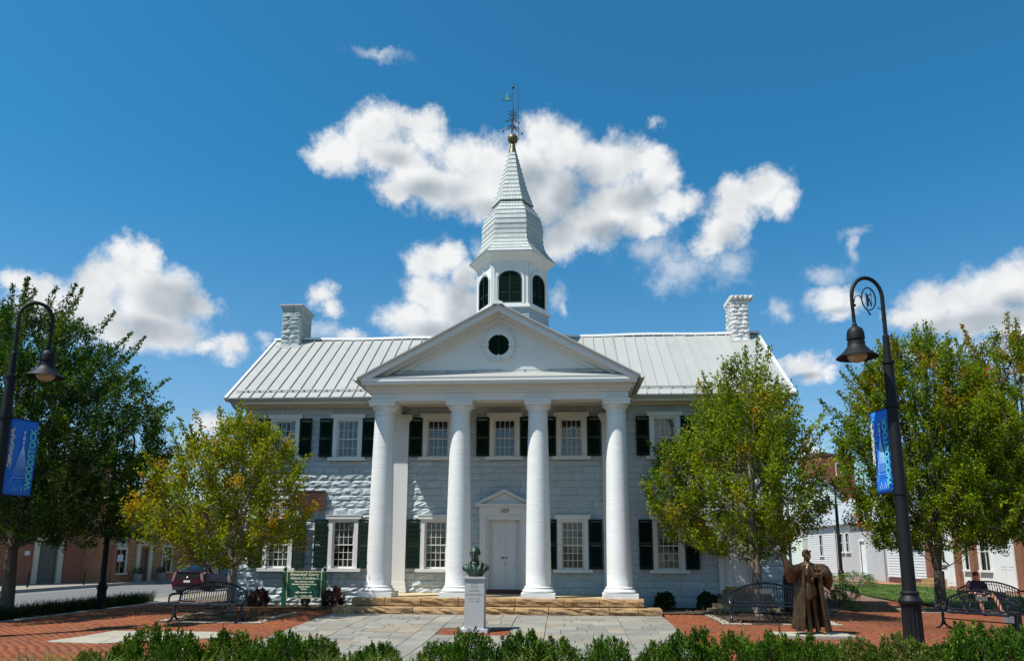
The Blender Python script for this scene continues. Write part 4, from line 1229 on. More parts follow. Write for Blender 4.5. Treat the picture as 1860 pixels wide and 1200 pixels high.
# beds along the facade, hedge bed, bed on the street side
sheet('mulch_bed', [(-8.6, -1.75), (-4.45, -1.75), (-4.3, -2.6), (-3.9, -2.6), (-3.9, 0), (-8.6, 0)], m_mulch, .02, .7)
sheet('mulch_bed', [(3.9, -2.6), (4.45, -2.4), (9.0, -2.4), (9.4, -1.0), (10.4, 1.2), (10.9, 4.6), (8.6, 4.6), (8.6, 0), (3.9, 0)], m_mulch, .02, .7)
sheet('mulch_bed', [(-12.3, -16.5), (20, -16.5), (20, -12.3), (-12.3, -12.3)], m_mulch, .03, 1.5)
sheet('mulch_bed', [(10.9, 4.6), (12.3, 9.0), (14.5, 20.6), (10, 20.6), (8.6, 4.6)], m_mulch, .02, 1.5)
sheet('planting_strip', [(-14.45, -16), (-12.62, -16), (-12.62, 3.3), (-13.4, 4.2), (-14.45, 2.6)], m_mulch, .02, .5)
kr = sheet('kerb', [(-12.62, -16), (-12.35, -16), (-12.45, 4.8), (-12.62, 4.8)], m_mortar, -.004, 1.0)
y = -14.0
while y < 4.5:
    L = random.Random(int(y * 7)).uniform(.8, 1.1); flagpiece(-12.64, -12.38, y, y + L, kr, m_kerb, 'kerb_stone', th=.05); y += L
lawn_poly = [(15.0, 4.1), (14.55, 6.0), (14.9, 10.4), (16.8, 20.9), (21.4, 23), (21.6, 12), (21.0, 2.6), (17.2, 2.2), (16.0, 3.4)]
sheet('lawn', lawn_poly, m_grass_g, .01, 1.0)
sheet('side_path', [(21.0, -5), (21.6, 12), (21.4, 23), (19.5, 33), (19, 45), (24, 45), (24, -5)], mat('brick_path_far', (.36, .16, .09), .85, bump=.3, bscale=18, mott=.4, mscale=2, mrgb=(.28, .15, .1)), -.01, 2.5)
# street
def strip(name, pts, mt, z):
    b = MB(); b.add([(x, y, z) for x, y in pts], [tuple(range(len(pts)))]); return b.build(name, mt, kind='structure')
strip('road', [(-14.6, -60), (-14.75, 6), (-15.2, 14), (-13.5, 60), (-10, 140), (-18, 140), (-22.6, 60), (-24.2, 24), (-24.5, 11), (-24.9, -60)], m_asph, -.235)
strip('road_marking', [(-16.86, 4.5), (-17.10, 12.5), (-17.2, 12.5), (-16.98, 4.5)], m_line, -.231)
strip('road_marking', [(-16.4, 6.4), (-14.9, 6.6), (-14.9, 6.7), (-16.4, 6.5)], m_line, -.231)
strip('road_marking', [(-23.6, 6.0), (-23.7, 20.0), (-23.6, 20.0), (-23.5, 6.0)], m_line, -.231)
def kerb_line(name, pts, w, z0, z1, mt):
    for (a, c) in zip(pts[:-1], pts[1:]):
        a, c = Vector(a), Vector(c); d = (c - a).normalized(); n = Vector((-d.y, d.x)) * w; a2 = a + d * .004; c2 = c - d * .004
        b = MB(); b.add([(a2.x, a2.y, z0), (c2.x, c2.y, z0), (c2.x + n.x, c2.y + n.y, z0), (a2.x + n.x, a2.y + n.y, z0), (a2.x, a2.y, z1), (c2.x, c2.y, z1), (c2.x + n.x, c2.y + n.y, z1), (a2.x + n.x, a2.y + n.y, z1)],
                        [(0, 3, 2, 1), (4, 5, 6, 7), (0, 1, 5, 4), (1, 2, 6, 5), (2, 3, 7, 6), (3, 0, 4, 7)])
        o = b.build(name, mt, kind='structure')
kerb_line('street_kerb', [(-14.62, -16), (-14.66, -6), (-14.70, 2.6)], -.14, -.25, -.09, m_kerb)
kerb_line('street_kerb', [(-14.72, 2.6), (-14.8, 6), (-15.2, 14), (-14.5, 33), (-13.4, 60)], -.15, -.25, -.10, m_yel)
strip('sidewalk', [(-14.58, 2.6), (-14.66, 6), (-15.06, 14), (-14.35, 33), (-13.2, 60), (-9.5, 60), (-9.6, 5), (-12.62, 4.85), (-12.62, 4.6), (-13.4, 4.25)], m_conc, -.115)
strip('sidewalk', [(-24.5, -30), (-24.45, 11), (-24.15, 24), (-22.6, 60), (-26, 60), (-27, 24), (-38, 8), (-38, -30)], m_conc, -.09)
kerb_line('street_kerb', [(-24.9, -30), (-24.5, 11), (-24.2, 24), (-22.6, 60)], .16, -.25, -.075, m_kerb)

# ------------------------------------------------------------------ vegetation
m_leaf = leaf_mat('leaf'); m_leafw = leaf_mat('waxy_leaf', .4, .2)
m_bark = mat('bark', (.12, .095, .07), .9, bump=.9, bscale=16, mott=.6, mscale=8, mrgb=(.05, .04, .03), stretch=(1, 1, .3))
m_barkp = mat('grey_bark', (.20, .17, .13), .9, bump=.6, bscale=14, mott=.7, mscale=6, mrgb=(.09, .07, .05), stretch=(1, 1, .35))

def leaves_np(C, T, S, rng, w=.62, fold=.25, flat=.35):
    """C centres, T leaf directions, S sizes -> V, F"""
    n = len(C)
    T = T / np.linalg.norm(T, axis=1, keepdims=True)
    R_ = rng.normal(size=(n, 3)); R_[:, 2] += flat * 2
    N_ = R_ - (R_ * T).sum(1, keepdims=True) * T; N_ /= np.linalg.norm(N_, axis=1, keepdims=True) + 1e-9
    B_ = np.cross(N_, T); S = S[:, None]
    V = np.stack([C, C + T * S * .42 + B_ * S * w / 2 + N_ * S * fold * .5, C + T * S, C + T * S * .42 - B_ * S * w / 2 + N_ * S * fold * .5], 1)
    F = np.arange(n * 4).reshape(n, 4)
    return V.reshape(-1, 3), F

def tubes_np(paths, nseg=5):
    """paths: list of (points (k,3), radii (k)) -> V, F"""
    VV = []; FF = []; o = 0
    for P, R_ in paths:
        P = np.asarray(P, float); k = len(P)
        D = np.gradient(P, axis=0); D /= np.linalg.norm(D, axis=1, keepdims=True) + 1e-9
        ref = np.array([0, 0, 1.0]) if abs(D[0, 2]) < .9 else np.array([1.0, 0, 0])
        A = np.cross(D, ref); A /= np.linalg.norm(A, axis=1, keepdims=True) + 1e-9; B_ = np.cross(D, A)
        ang = np.arange(nseg) * 2 * np.pi / nseg
        ring_ = P[:, None, :] + (A[:, None, :] * np.cos(ang)[None, :, None] + B_[:, None, :] * np.sin(ang)[None, :, None]) * np.asarray(R_)[:, None, None]
        VV.append(ring_.reshape(-1, 3))
        i = np.arange(k - 1)[:, None]; j = np.arange(nseg)[None, :]; j2 = (j + 1) % nseg
        FF.append(np.stack([i * nseg + j, i * nseg + j2, (i + 1) * nseg + j2, (i + 1) * nseg + j], -1).reshape(-1, 4) + o)
        o += k * nseg
    return np.concatenate(VV), np.concatenate(FF)

def make_tree(name, label, base, env, trunk_h, trunk_r, seed, leaf=.085, n_tip=420, shoots=5, per=14, pal=None, limbs=9, lean=(0, 0), spiky=.7, bark=None, group=None,
              yaw_out=.55, category='tree', clump=.46, spires=16, spire_len=1.0, dens_=48, shoot_len=.45, ydepth=.95, droop=.0, inner=.30):
    rng = np.random.default_rng(seed); rr = random.Random(seed)
    root = thing(name, label, category, base, 0, group)
    Z = np.array([e[0] for e in env]); XL = np.array([e[1] for e in env]); XR = np.array([e[2] for e in env])
    def cs(z): 
        xl = np.interp(z, Z, XL); xr = np.interp(z, Z, XR); return (xl + xr) / 2, (xr - xl) / 2
    ztop = Z[-1]; zbot = Z[0]
    # attractor points, denser near the shell
    pts = []
    while len(pts) < n_tip:
        z = rr.uniform(zbot, ztop); c, hw = cs(z)
        if rr.random() > (hw / max(1e-3, (XR - XL).max() / 2)) ** 1.3 + .05: continue
        a = rr.uniform(0, 2 * math.pi); q = math.sqrt(rr.uniform(inner ** 2, 1))
        pts.append((c + hw * q * math.cos(a), hw * ydepth * q * math.sin(a), z))
    pts = np.array(pts)
    # trunk
    fork = np.array([lean[0], lean[1], trunk_h])
    tz = np.linspace(0, 1, 7); tp = np.stack([lean[0] * tz ** 1.5 + .02 * np.sin(tz * 5 + seed), lean[1] * tz, trunk_h * tz], 1)
    trr = trunk_r * (1 + .45 * np.exp(-tz * 9)) * (1 - .22 * tz)
    paths = []
    nodes = [fork.copy()]; parent = [-1]; path_id = [0]
    # limbs
    segs = []
    for k in range(limbs):
        a = 2 * math.pi * (k + rr.uniform(-.3, .3)) / limbs
        zt = rr.uniform(.55, .98) * (ztop - zbot) + zbot if k % 3 else rr.uniform(.3, .55) * (ztop - zbot) + zbot
        if k == 0: zt = ztop * .97
        c, hw = cs(zt); q = .62 if k else .1
        tip = np.array([c + hw * q * math.cos(a), hw * q * ydepth * math.sin(a), zt])
        st = fork + np.array([0, 0, rr.uniform(-.12, .1) * trunk_h]) if k < 5 else None
        idx = 0
        if st is None:      # start from an existing limb
            d = np.linalg.norm(np.array(nodes) - tip, axis=1) + 2.5 * np.maximum(0, np.array(nodes)[:, 2] - (zbot + (zt - zbot) * .4)); idx = int(np.argmin(d)); st = nodes[idx]
        P = []; m = 9
        for j in range(m + 1):
            t = j / m; p = st + (tip - st) * t
            out = np.array([tip[0] - st[0], tip[1] - st[1], 0]); p = p + out * .22 * math.sin(math.pi * t) * (1 - t) + np.array([rr.gauss(0, .03), rr.gauss(0, .03), 0]) * (0 < j)
            P.append(p)
        L = np.linalg.norm(tip - st); r0 = trunk_r * (.50 if k < 5 else .30) * rr.uniform(.8, 1.1)
        paths.append((P, [r0 * (1 - .85 * j / m) + .006 for j in range(m + 1)]))
        for p in P[1:]: nodes.append(p); parent.append(idx)
    nodes = list(nodes)
    # branches to attractors, nearest first
    order = np.argsort(np.linalg.norm(pts - fork, axis=1))
    NA = np.array(nodes)
    LC = []; LT = []; LS = []; LCol = []
    tips = []
    for i in order:
        tip = pts[i]
        d = np.linalg.norm(NA - tip, axis=1); up = tip[2] - NA[:, 2]
        cost = d + 1.8 * np.maximum(0, d * .62 - up) + 1.2 * np.maximum(0, .45 - d)
        j = int(np.argmin(cost)); st = NA[j]
        L = np.linalg.norm(tip - st)
        if L < .05: continue
        m = 4; P = []
        h = np.array([tip[0] - st[0], tip[1] - st[1], 0])
        for q in range(m + 1):
            t = q / m; P.append(st + (tip - st) * t + h * .18 * math.sin(math.pi * t) + np.array([rr.gauss(0, .012), rr.gauss(0, .012), -droop * math.sin(math.pi * t)]) * (0 < q))
        r0 = .009 + .011 * L
        paths.append((P, [r0 * (1 - .7 * q / m) for q in range(m + 1)]))
        NA = np.concatenate([NA, np.array(P[1:])])
        tips.append((tip, (P[-1] - P[-2]) / (np.linalg.norm(P[-1] - P[-2]) + 1e-9), P))
    cmax = (XR - XL).max() / 2
    for tip, dr_, P in tips:
        c, hw = cs(tip[2]); rad = np.array([tip[0] - c, tip[1], 0]); rn = np.linalg.norm(rad) / max(hw, .2); rad = rad / (np.linalg.norm(rad) + 1e-6)
        hgt = (tip[2] - zbot) / (ztop - zbot); colmix = rr.random(); col = np.array(pal(rr, rn, hgt, tip, colmix))
        # leafy strand: the outer part of the branch and its continuation
        v = dr_ * .7 + rad * yaw_out * .5 + np.array([0, 0, spiky * .5]); v /= np.linalg.norm(v)
        end = tip + v * shoot_len * rr.uniform(.6, 1.3)
        Q = [P[1] * .4 + P[2] * .6, P[-2], P[-1], end]; paths.append(([P[-1], end], [.006, .002]))
        for q0_, q1_ in zip(Q[:-1], Q[1:]):
            L = np.linalg.norm(q1_ - q0_); n = int(L * dens_) + 2; t = rng.uniform(0, 1, n)[:, None]
            d_ = (q1_ - q0_) / (L + 1e-6)
            LC.append(q0_ + (q1_ - q0_) * t + rng.normal(size=(n, 3)) * clump * .17); LT.append(d_[None] * .6 + rng.normal(size=(n, 3)) * .7 + np.array([0, 0, -.25])); LS.append(leaf * rng.uniform(.6, 1.25, n))
            LCol.append(col[None] * rng.uniform(.72, 1.3, (n, 1)) * (1 + rng.normal(0, .05, (n, 3))))
        for s_ in range(shoots):
            o_ = Q[1] + (Q[2] - Q[1]) * rr.random() if s_ % 2 else Q[2] + (Q[3] - Q[2]) * rr.random() * .5
            u_ = np.array([rr.gauss(0, 1), rr.gauss(0, 1), rr.gauss(0, .6)]); u_ = u_ - v * u_.dot(v); u_ /= np.linalg.norm(u_) + 1e-6
            w_ = v * .85 + u_ * .7 + np.array([0, 0, .12 - droop * 3]); w_ /= np.linalg.norm(w_); L = shoot_len * rr.uniform(.4, .9)
            if s_ < 2: paths.append(([o_, o_ + w_ * L], [.004, .002]))
            n = int(per * rr.uniform(.7, 1.3)); t = rng.uniform(.1, 1.05, n)[:, None]
            LC.append(o_ + w_ * L * t + rng.normal(size=(n, 3)) * clump * .12); LT.append(w_[None] * .6 + rng.normal(size=(n, 3)) * .7 + np.array([0, 0, -.25])); LS.append(leaf * rng.uniform(.6, 1.2, n))
            LCol.append(col[None] * rng.uniform(.72, 1.3, (n, 1)) * (1 + rng.normal(0, .05, (n, 3))))
    # leaders that stand out of the crown
    def shoot(st, v, L, wid, hgt):
        m = 6; P = [st + v * L * q / m + np.array([rr.gauss(0, .015), rr.gauss(0, .015), 0]) for q in range(m + 1)]
        paths.append((P, [.016 * (1 - .8 * q / m) for q in range(m + 1)]))
        k = pal(rr, 1.0, hgt, st, rr.random()); n = int(L * 150)
        t = rng.uniform(0, 1.0, n)[:, None]; C_ = st + v * L * t + rng.normal(size=(n, 3)) * wid * (1.12 - t) * np.array([1, 1, .6])
        # side twigs
        LC.append(C_); LT.append(v[None] * .7 + rng.normal(size=(n, 3)) * .6); LS.append(leaf * rng.uniform(.6, 1.2, n))
        LCol.append(np.array(k)[None] * rng.uniform(.75, 1.25, (n, 1)))
    for s_ in range(spires):
        a = rr.uniform(0, 2 * math.pi); q = math.sqrt(rr.uniform(0, .95)); zz = np.linspace(ztop, zbot, 60); zs_ = zbot + .5 * (ztop - zbot)
        for z in zz:
            c, hw = cs(z)
            if hw >= q * cmax * .92: zs_ = z; break
        zs_ = max(zs_, zbot + .35 * (ztop - zbot)); c, hw = cs(zs_)
        st = np.array([c + min(q * cmax, hw) * .88 * math.cos(a), min(q * cmax, hw) * .88 * ydepth * math.sin(a), zs_ - .35])
        v = np.array([math.cos(a) * 1.0 * q * yaw_out * 1.6, math.sin(a) * 1.0 * q * yaw_out * 1.6, 1.0]); v /= np.linalg.norm(v)
        shoot(st, v, spire_len * rr.uniform(.6, 1.25), .13, (zs_ - zbot) / (ztop - zbot))
    C_ = np.concatenate(LC); T_ = np.concatenate(LT); S_ = np.concatenate(LS); K_ = np.clip(np.concatenate(LCol), .002, .9)
    V, F = leaves_np(C_, T_, S_, rng)
    me = np_mesh('foliage', V, F, m_leaf, tint=K_); cr = link('crown', me, root)
    V, F = tubes_np([(tp, trr)], 12); o = link('trunk', np_mesh('trunk', V, F, bark or m_bark, smooth=True), root)
    V, F = tubes_np(paths, 5); link('limb', np_mesh('limb', V, F, bark or m_bark, smooth=True), root)
    return root

def lerp3(a, b, t): return tuple(x + (y - x) * t for x, y in zip(a, b))
def pal_yellow(r, rn, h, p, cm):
    g = lerp3((0.114, 0.165, 0.004), (0.228, 0.251, 0.005), r.random())
    if cm < .16 or (p[0] < -1.7 and cm < .45): g = lerp3(g, (0.398, 0.224, 0.005), r.uniform(.2, .9))
    if cm > .94: g = lerp3(g, (0.458, 0.131, 0.005), r.uniform(.2, .7))
    return g
def pal_mid(r, rn, h, p, cm):
    g = lerp3((0.080, 0.143, 0.004), (0.197, 0.250, 0.005), r.random())
    if cm < .07 or (p[0] < -1.2 and p[2] < 4.0 and cm < .25): g = lerp3(g, (0.430, 0.250, 0.005), r.uniform(.2, .8))
    if cm > .96: g = lerp3(g, (0.447, 0.137, 0.005), r.uniform(.2, .6))
    return g
def pal_right(r, rn, h, p, cm):
    g = lerp3((0.068, 0.130, 0.004), (0.173, 0.230, 0.005), r.random())
    if h > .6 and cm < .3: g = lerp3(g, (0.290, 0.158, 0.009), r.uniform(.2, .8))
    if cm > .99: g = lerp3(g, (0.687, 0.071, 0.006), r.uniform(.3, .9))
    return g
def pal_dark(r, rn, h, p, cm):
    g = lerp3((0.014, 0.046, 0.007), (0.037, 0.088, 0.008), r.random())
    if cm < .3: g = lerp3(g, (0.088, 0.142, 0.009), r.uniform(.3, 1))
    return g

make_tree('maple_tree', 'young maple turning yellow green with orange tips, in the pit behind the left bench', (-6.75, -4.09, .14),
          [(1.25, -1.1, 1.0), (1.7, -2.1, 1.7), (2.2, -2.7, 2.05), (2.8, -2.75, 2.05), (3.5, -2.2, 1.7), (4.1, -1.7, 1.35), (4.6, -1.2, .9), (5.0, -.5, .5)],
          1.25, .10, 3, leaf=.086, n_tip=330, shoots=5, per=12, spires=26, spire_len=1.0, ydepth=.85, pal=pal_yellow, limbs=9, bark=m_barkp, spiky=.8)
make_tree('maple_tree', 'green maple with yellow lower leaves, planted behind the bench beside the robed statue', (6.98, -2.63, .16),
          [(1.5, -1.0, .8), (1.9, -2.0, 1.2), (2.5, -2.8, 1.7), (3.2, -3.0, 1.9), (4.0, -2.7, 1.8), (4.9, -2.0, 1.5), (5.7, -1.4, 1.1), (6.3, -.8, .6), (6.7, -.3, .2)],
          1.3, .155, 8, leaf=.086, n_tip=480, shoots=5, per=13, spires=34, spire_len=1.15, pal=pal_mid, limbs=11, bark=m_barkp, spiky=.9)
make_tree('maple_tree', 'broad green maple behind the right lamp post, with forked trunk beside the seated person', (13.97, 2.27, 0),
          [(1.9, -1.8, 2.2), (2.5, -2.4, 3.0), (3.5, -2.9, 3.3), (4.8, -3.0, 3.2), (5.9, -2.7, 2.7), (7.0, -2.2, 2.1), (7.9, -1.6, 1.5), (8.6, -1.0, .9), (9.0, -.5, .5)],
          1.25, .185, 15, leaf=.095, n_tip=860, shoots=5, per=14, spires=44, spire_len=1.3, pal=pal_right, limbs=12, bark=m_bark, spiky=.9)
make_tree('maple_tree', 'tall maple at the right edge with reddish shoots, crown cut off by the picture edge', (18.3, 4.4, 0),
          [(2.2, -2.0, 2.6), (3.2, -3.2, 3.2), (5.0, -3.6, 3.4), (6.3, -3.0, 3.2), (7.6, -2.3, 2.4), (8.6, -1.5, 1.5), (9.2, -.9, .8), (9.6, -.4, .4)],
          1.6, .2, 23, leaf=.098, n_tip=760, shoots=5, per=14, spires=44, spire_len=1.4, pal=pal_right, limbs=12, bark=m_bark, spiky=.95)
make_tree('elm_tree', 'large dark green elm with feathery arching branches, rising from the lilyturf strip', (-14.0, -2.53, -.1),
          [(2.1, -3.5, 3.0), (2.7, -4.2, 3.7), (3.8, -4.6, 4.1), (5.0, -4.6, 4.0), (6.2, -4.2, 3.5), (7.2, -3.4, 2.6), (8.1, -2.6, 1.5), (9.0, -2.0, .2)],
          1.9, .19, 31, leaf=.092, n_tip=1300, shoots=5, per=14, spires=70, spire_len=1.45, pal=pal_dark, limbs=16, bark=m_bark, spiky=.7, yaw_out=.85, shoot_len=.48, clump=.42, inner=.2)

# ---- shrubs
def shrub_mesh(seed, rx, ry, h, n, leaf, pal, up=.9, lumps=14, spread=.10, w=.5, mt=None):
    rng = np.random.default_rng(seed); rr = random.Random(seed)
    C_ = []; T_ = []; K_ = []; paths = []
    for k in range(lumps * 6):
        a = rr.uniform(0, 2 * math.pi); u = rr.random(); z = h * (.12 + .88 * u); q = math.sqrt(max(0, 1 - max(0, (z - h * .45) / (h * .58)) ** 2)) * math.sqrt(rr.uniform(.35, 1))
        q *= 1 + .12 * math.sin(3 * a + seed)
        tip = np.array([rx * q * math.cos(a), ry * q * math.sin(a), z * (1 + .08 * math.sin(5 * a + seed * 2))])
        base = np.array([tip[0] * .25, tip[1] * .25, 0]); v = tip - base; v = v / np.linalg.norm(v) * .6 + np.array([0, 0, up]); v /= np.linalg.norm(v)
        L = rr.uniform(.10, .20) * h / .6
        m = max(3, int(n / (lumps * 6)))
        t = rng.uniform(0, 1, m)[:, None]
        C_.append(tip + v * L * (t - .4) + rng.normal(size=(m, 3)) * spread * .35 * (1.1 - t)); T_.append(v[None] * .9 + rng.normal(size=(m, 3)) * .55)
        K_.append(np.array(pal(rr))[None] * rng.uniform(.7, 1.3, (m, 1)))
        if k % 3 == 0: paths.append(([base, base * .5 + tip * .5, tip], [.008, .006, .003]))
    C_ = np.concatenate(C_); T_ = np.concatenate(T_); K_ = np.concatenate(K_)
    V, F = leaves_np(C_, T_, leaf * rng.uniform(.7, 1.3, len(C_)), rng, w=w)
    me = np_mesh('foliage', V, F, mt or m_leafw, tint=np.clip(K_, .002, .8))
    V, F = tubes_np(paths, 4)
    return me, np_mesh('stem', V, F, m_bark)
pal_box = lambda r: lerp3((.018, .058, .006), (.10, .175, .012), r.random() ** 1.4)
pal_boxy = lambda r: lerp3((.05, .09, .015), (.15, .17, .03), r.random())
pal_barb = lambda r: lerp3((.035, .012, .016), (.085, .035, .035), r.random())
pal_bush = lambda r: lerp3((.014, .035, .012), (.03, .06, .014), r.random())
hm = [shrub_mesh(100 + k, .52, .46, .66, 8500, .046, pal_box, lumps=34, spread=.14, up=.35, w=.45) for k in range(4)]
hy = [shrub_mesh(110 + k, .50, .44, .55, 6500, .046, pal_boxy, lumps=30, spread=.14, up=.35, w=.45) for k in range(2)]
def put_shrub(me2, name, label, loc, s, rz, group=None, cat='shrub'):
    t = thing(name, label, cat, loc, rz, group); t.scale = (s[0], s[1], s[2])
    link('foliage', me2[0], t); link('stem', me2[1], t)
    return t
GH = 'low evergreen hedge shrubs along the front'
hedge = [(275, 1140, 1.0, 0), (225, 1165, .75, 0), (330, 1150, .8, 0), (420, 1147, 1.0, 0), (475, 1160, .8, 0), (515, 1152, .9, 0), (575, 1155, .85, 0), (690, 1168, .9, 0), (640, 1182, .6, 0), (795, 1165, .8, 0), (855, 1150, .9, 0),
         (950, 1150, 1.0, 0), (1010, 1160, .9, 0), (1105, 1163, .9, 0), (1200, 1165, .8, 0), (1255, 1148, 1.05, 0), (1335, 1155, .85, 0), (1365, 1168, .6, 0), (1408, 1152, .75, 0), (1455, 1160, .85, 0), (1550, 1162, .9, 1), (1500, 1172, .7, 0),
         (1640, 1158, .95, 1), (1600, 1176, .6, 0), (1775, 1142, 1.1, 0), (1850, 1146, 1.0, 0), (1720, 1168, .7, 0), (160, 1178, .6, 1)]
CAMP = Vector((1.8023, -23.6569, 1.8))
def on_plane(u, v, y):
    d = CF + CR * ((u - 930) / 1370.9) - CU * ((v - 738.02) / 1370.9); t = (y - CAMP.y) / d.y; return CAMP + d * t
names_l = ['full', 'small rounded', 'bushy', 'wide dense', 'narrow', 'lumpy', 'tidy', 'low thin', 'sunken', 'pointed', 'thick', 'tufted', 'flecked', 'loose', 'short', 'broad', 'upright', 'tiny', 'round', 'spreading', 'golden', 'squat', 'yellowing', 'little', 'biggest', 'leafy', 'half hidden', 'pale yellow']
for k, (u, v, s, yl) in enumerate(hedge):
    y = -13.3 + .35 * math.sin(k * 2.3); p = on_plane(u, v + 14, y); h = p.z - .03
    me2 = hy[k % 2] if yl else hm[k % 4]; hh = .55 if yl else .66
    p = (p.x, y, .03)
    near = 'below the stone inlay' if u < 360 else 'before the left bench' if u < 520 else 'left of the bust' if u < 830 else 'before the bust' if u < 900 else 'before the flagstone path' if u < 1160 else 'before the right paving' if u < 1440 else 'before the statue' if u < 1560 else 'at the lamp foot' if u < 1700 else 'before the angled bench'
    lab = '%s hedge shrub %s, number %d from the left' % (names_l[k], near, sorted(q[0] for q in hedge).index(u) + 1)
    put_shrub(me2, 'hedge_shrub', lab, p, (s * .76, s * .76, h / hh * 1.03), k * 1.7, GH)
bm = [shrub_mesh(130 + k, .30, .28, .50, 5200, .034, pal_barb, spread=.12, w=.8) for k in range(2)]
dm = [shrub_mesh(140 + k, .30, .28, .46, 5000, .032, pal_bush, spread=.12, w=.8) for k in range(2)]
GB = 'small shrubs in the mulch along the courthouse wall'
put_shrub(bm[0], 'barberry_shrub', 'purple barberry shrub left of the green sign, by the stone wall', (-7.25, -1.05, .17), (1, 1, .95), 0, GB)
put_shrub(bm[1], 'barberry_shrub', 'purple barberry shrub right of the green sign, beside the porch steps', (-4.98, -1.05, .17), (1.1, 1, 1), 1, GB)
put_shrub(dm[0], 'low_shrub', 'tiny dark shrub under the green sign board', (-5.92, -.75, .17), (.45, .45, .6), 1, GB)
put_shrub(dm[1], 'low_shrub', 'dark rounded shrub right of the porch steps, below the right window', (4.75, -.75, .17), (1, 1, .95), 0, GB)
put_shrub(dm[0], 'low_shrub', 'dark rounded shrub left of the side door steps', (5.95, -.75, .17), (1, 1, 1.0), 2, GB)
pal_lg = lambda r: lerp3((.05, .12, .02), (.14, .20, .03), r.random())
lm = [shrub_mesh(150 + k, .5, .45, .55, 1500, .06, pal_lg, w=.3) for k in range(2)]
put_shrub(lm[0], 'perennial_clump', 'light green leafy clump behind the statue, at the corner of the bed', (10.9, 3.0, .02), (1, 1, .9), 0)
put_shrub(lm[1], 'perennial_clump', 'yellowish green clump at the lawn edge, in front of the far lamp post', (12.3, 6.2, .02), (1.2, 1, 1), 0)
put_shrub(lm[0], 'perennial_clump', 'green clump beside the base of the far lamp post', (14.3, 15.5, .02), (2.0, 1.6, 1.4), 1)
put_shrub(lm[1], 'perennial_clump', 'green clump right of the far lamp post along the lawn back', (17.6, 19.5, .02), (3.0, 1.6, 1.2), 2)
put_shrub(lm[0], 'perennial_clump', 'low clump in the bed behind the empty right bench end', (10.4, -.1, .1), (.7, .7, .5), 2)

# ---- grasses (nobody could count them)
def blades(name, region, n, h, w, pal, seed, dz=0.0, arch=.5, tuft=14, tr=.12, label=None, cat=None):
    rng = np.random.default_rng(seed); rr = random.Random(seed)
    nt = n // tuft; tx = []; ty = []
    x0, x1 = min(p[0] for p in region), max(p[0] for p in region); y0, y1 = min(p[1] for p in region), max(p[1] for p in region)
    while len(tx) < nt:
        x, y = rr.uniform(x0, x1), rr.uniform(y0, y1)
        if inside(x, y, region): tx.append(x); ty.append(y)
    cx = np.repeat(tx, tuft); cy = np.repeat(ty, tuft); m = len(cx)
    a = rng.uniform(0, 2 * np.pi, m); q = np.sqrt(rng.uniform(0, 1, m)) * tr
    bx_ = cx + q * np.cos(a) ; by_ = cy + q * np.sin(a); ln = h * rng.uniform(.6, 1.2, m) * np.repeat(rng.uniform(.75, 1.2, nt), tuft)
    dx, dy = np.cos(a), np.sin(a); ar = arch * rng.uniform(.3, 1.2, m)
    P0 = np.stack([bx_, by_, np_gz(bx_, by_) + dz], 1)
    P1 = P0 + np.stack([dx * ln * ar * .35, dy * ln * ar * .35, ln * .62], 1)
    P2 = P0 + np.stack([dx * ln * ar, dy * ln * ar, ln * (1.0 - .35 * ar)], 1)
    sx, sy = -np.sin(a + rng.normal(0, .7, m)), np.cos(a + rng.normal(0, .7, m)); W = np.stack([sx * w / 2, sy * w / 2, 0 * sx], 1)
    V = np.stack([P0 - W, P0 + W, P1 + W * .8, P1 - W * .8, P2 + W * .12, P2 - W * .12], 1).reshape(-1, 3)
    f = np.array([(0, 1, 2, 3), (3, 2, 4, 5)]); F = (f[None] + 6 * np.arange(m)[:, None, None]).reshape(-1, 4)
    tc_ = np.array([pal(rr) for _ in range(nt)]); K_ = np.repeat(tc_, tuft, axis=0) * rng.uniform(.75, 1.25, (m, 1))
    me = np_mesh(name, V, F, m_leaf, tint=np.repeat(np.clip(K_, .002, .8), 2, axis=0))
    o = link(name, me, kind='stuff')
    if label: o['label'] = label; o['category'] = cat
    return o
blades('liriope_border', [(-12, -14.6), (19, -14.6), (19, -13.55), (-12, -13.55)], 15000, .46, .016, lambda r: lerp3((.07, .14, .02), (.22, .25, .05), r.random()), 5, .03, .55, 26, .08,
       'bright yellow green strap leaved grass along the bottom edge in front of the hedge', 'grass')
blades('lilyturf_bed', [(-14.4, -12), (-12.66, -12), (-12.66, 3.2), (-13.4, 4.0), (-14.4, 2.5)], 16000, .42, .014, lambda r: lerp3((.010, .026, .010), (.022, .045, .014), r.random()), 6, .02, .7, 26, .14,
       'dark strap leaved lilyturf filling the strip between the brick paving and the street', 'ground cover')
blades('lawn_grass', lawn_poly, 26000, .075, .012, lambda r: lerp3((.05, .12, .015), (.12, .19, .03), r.random()), 7, .01, .6, 14, .16,
       'mown green lawn on the right between the brick path and the white houses', 'lawn')
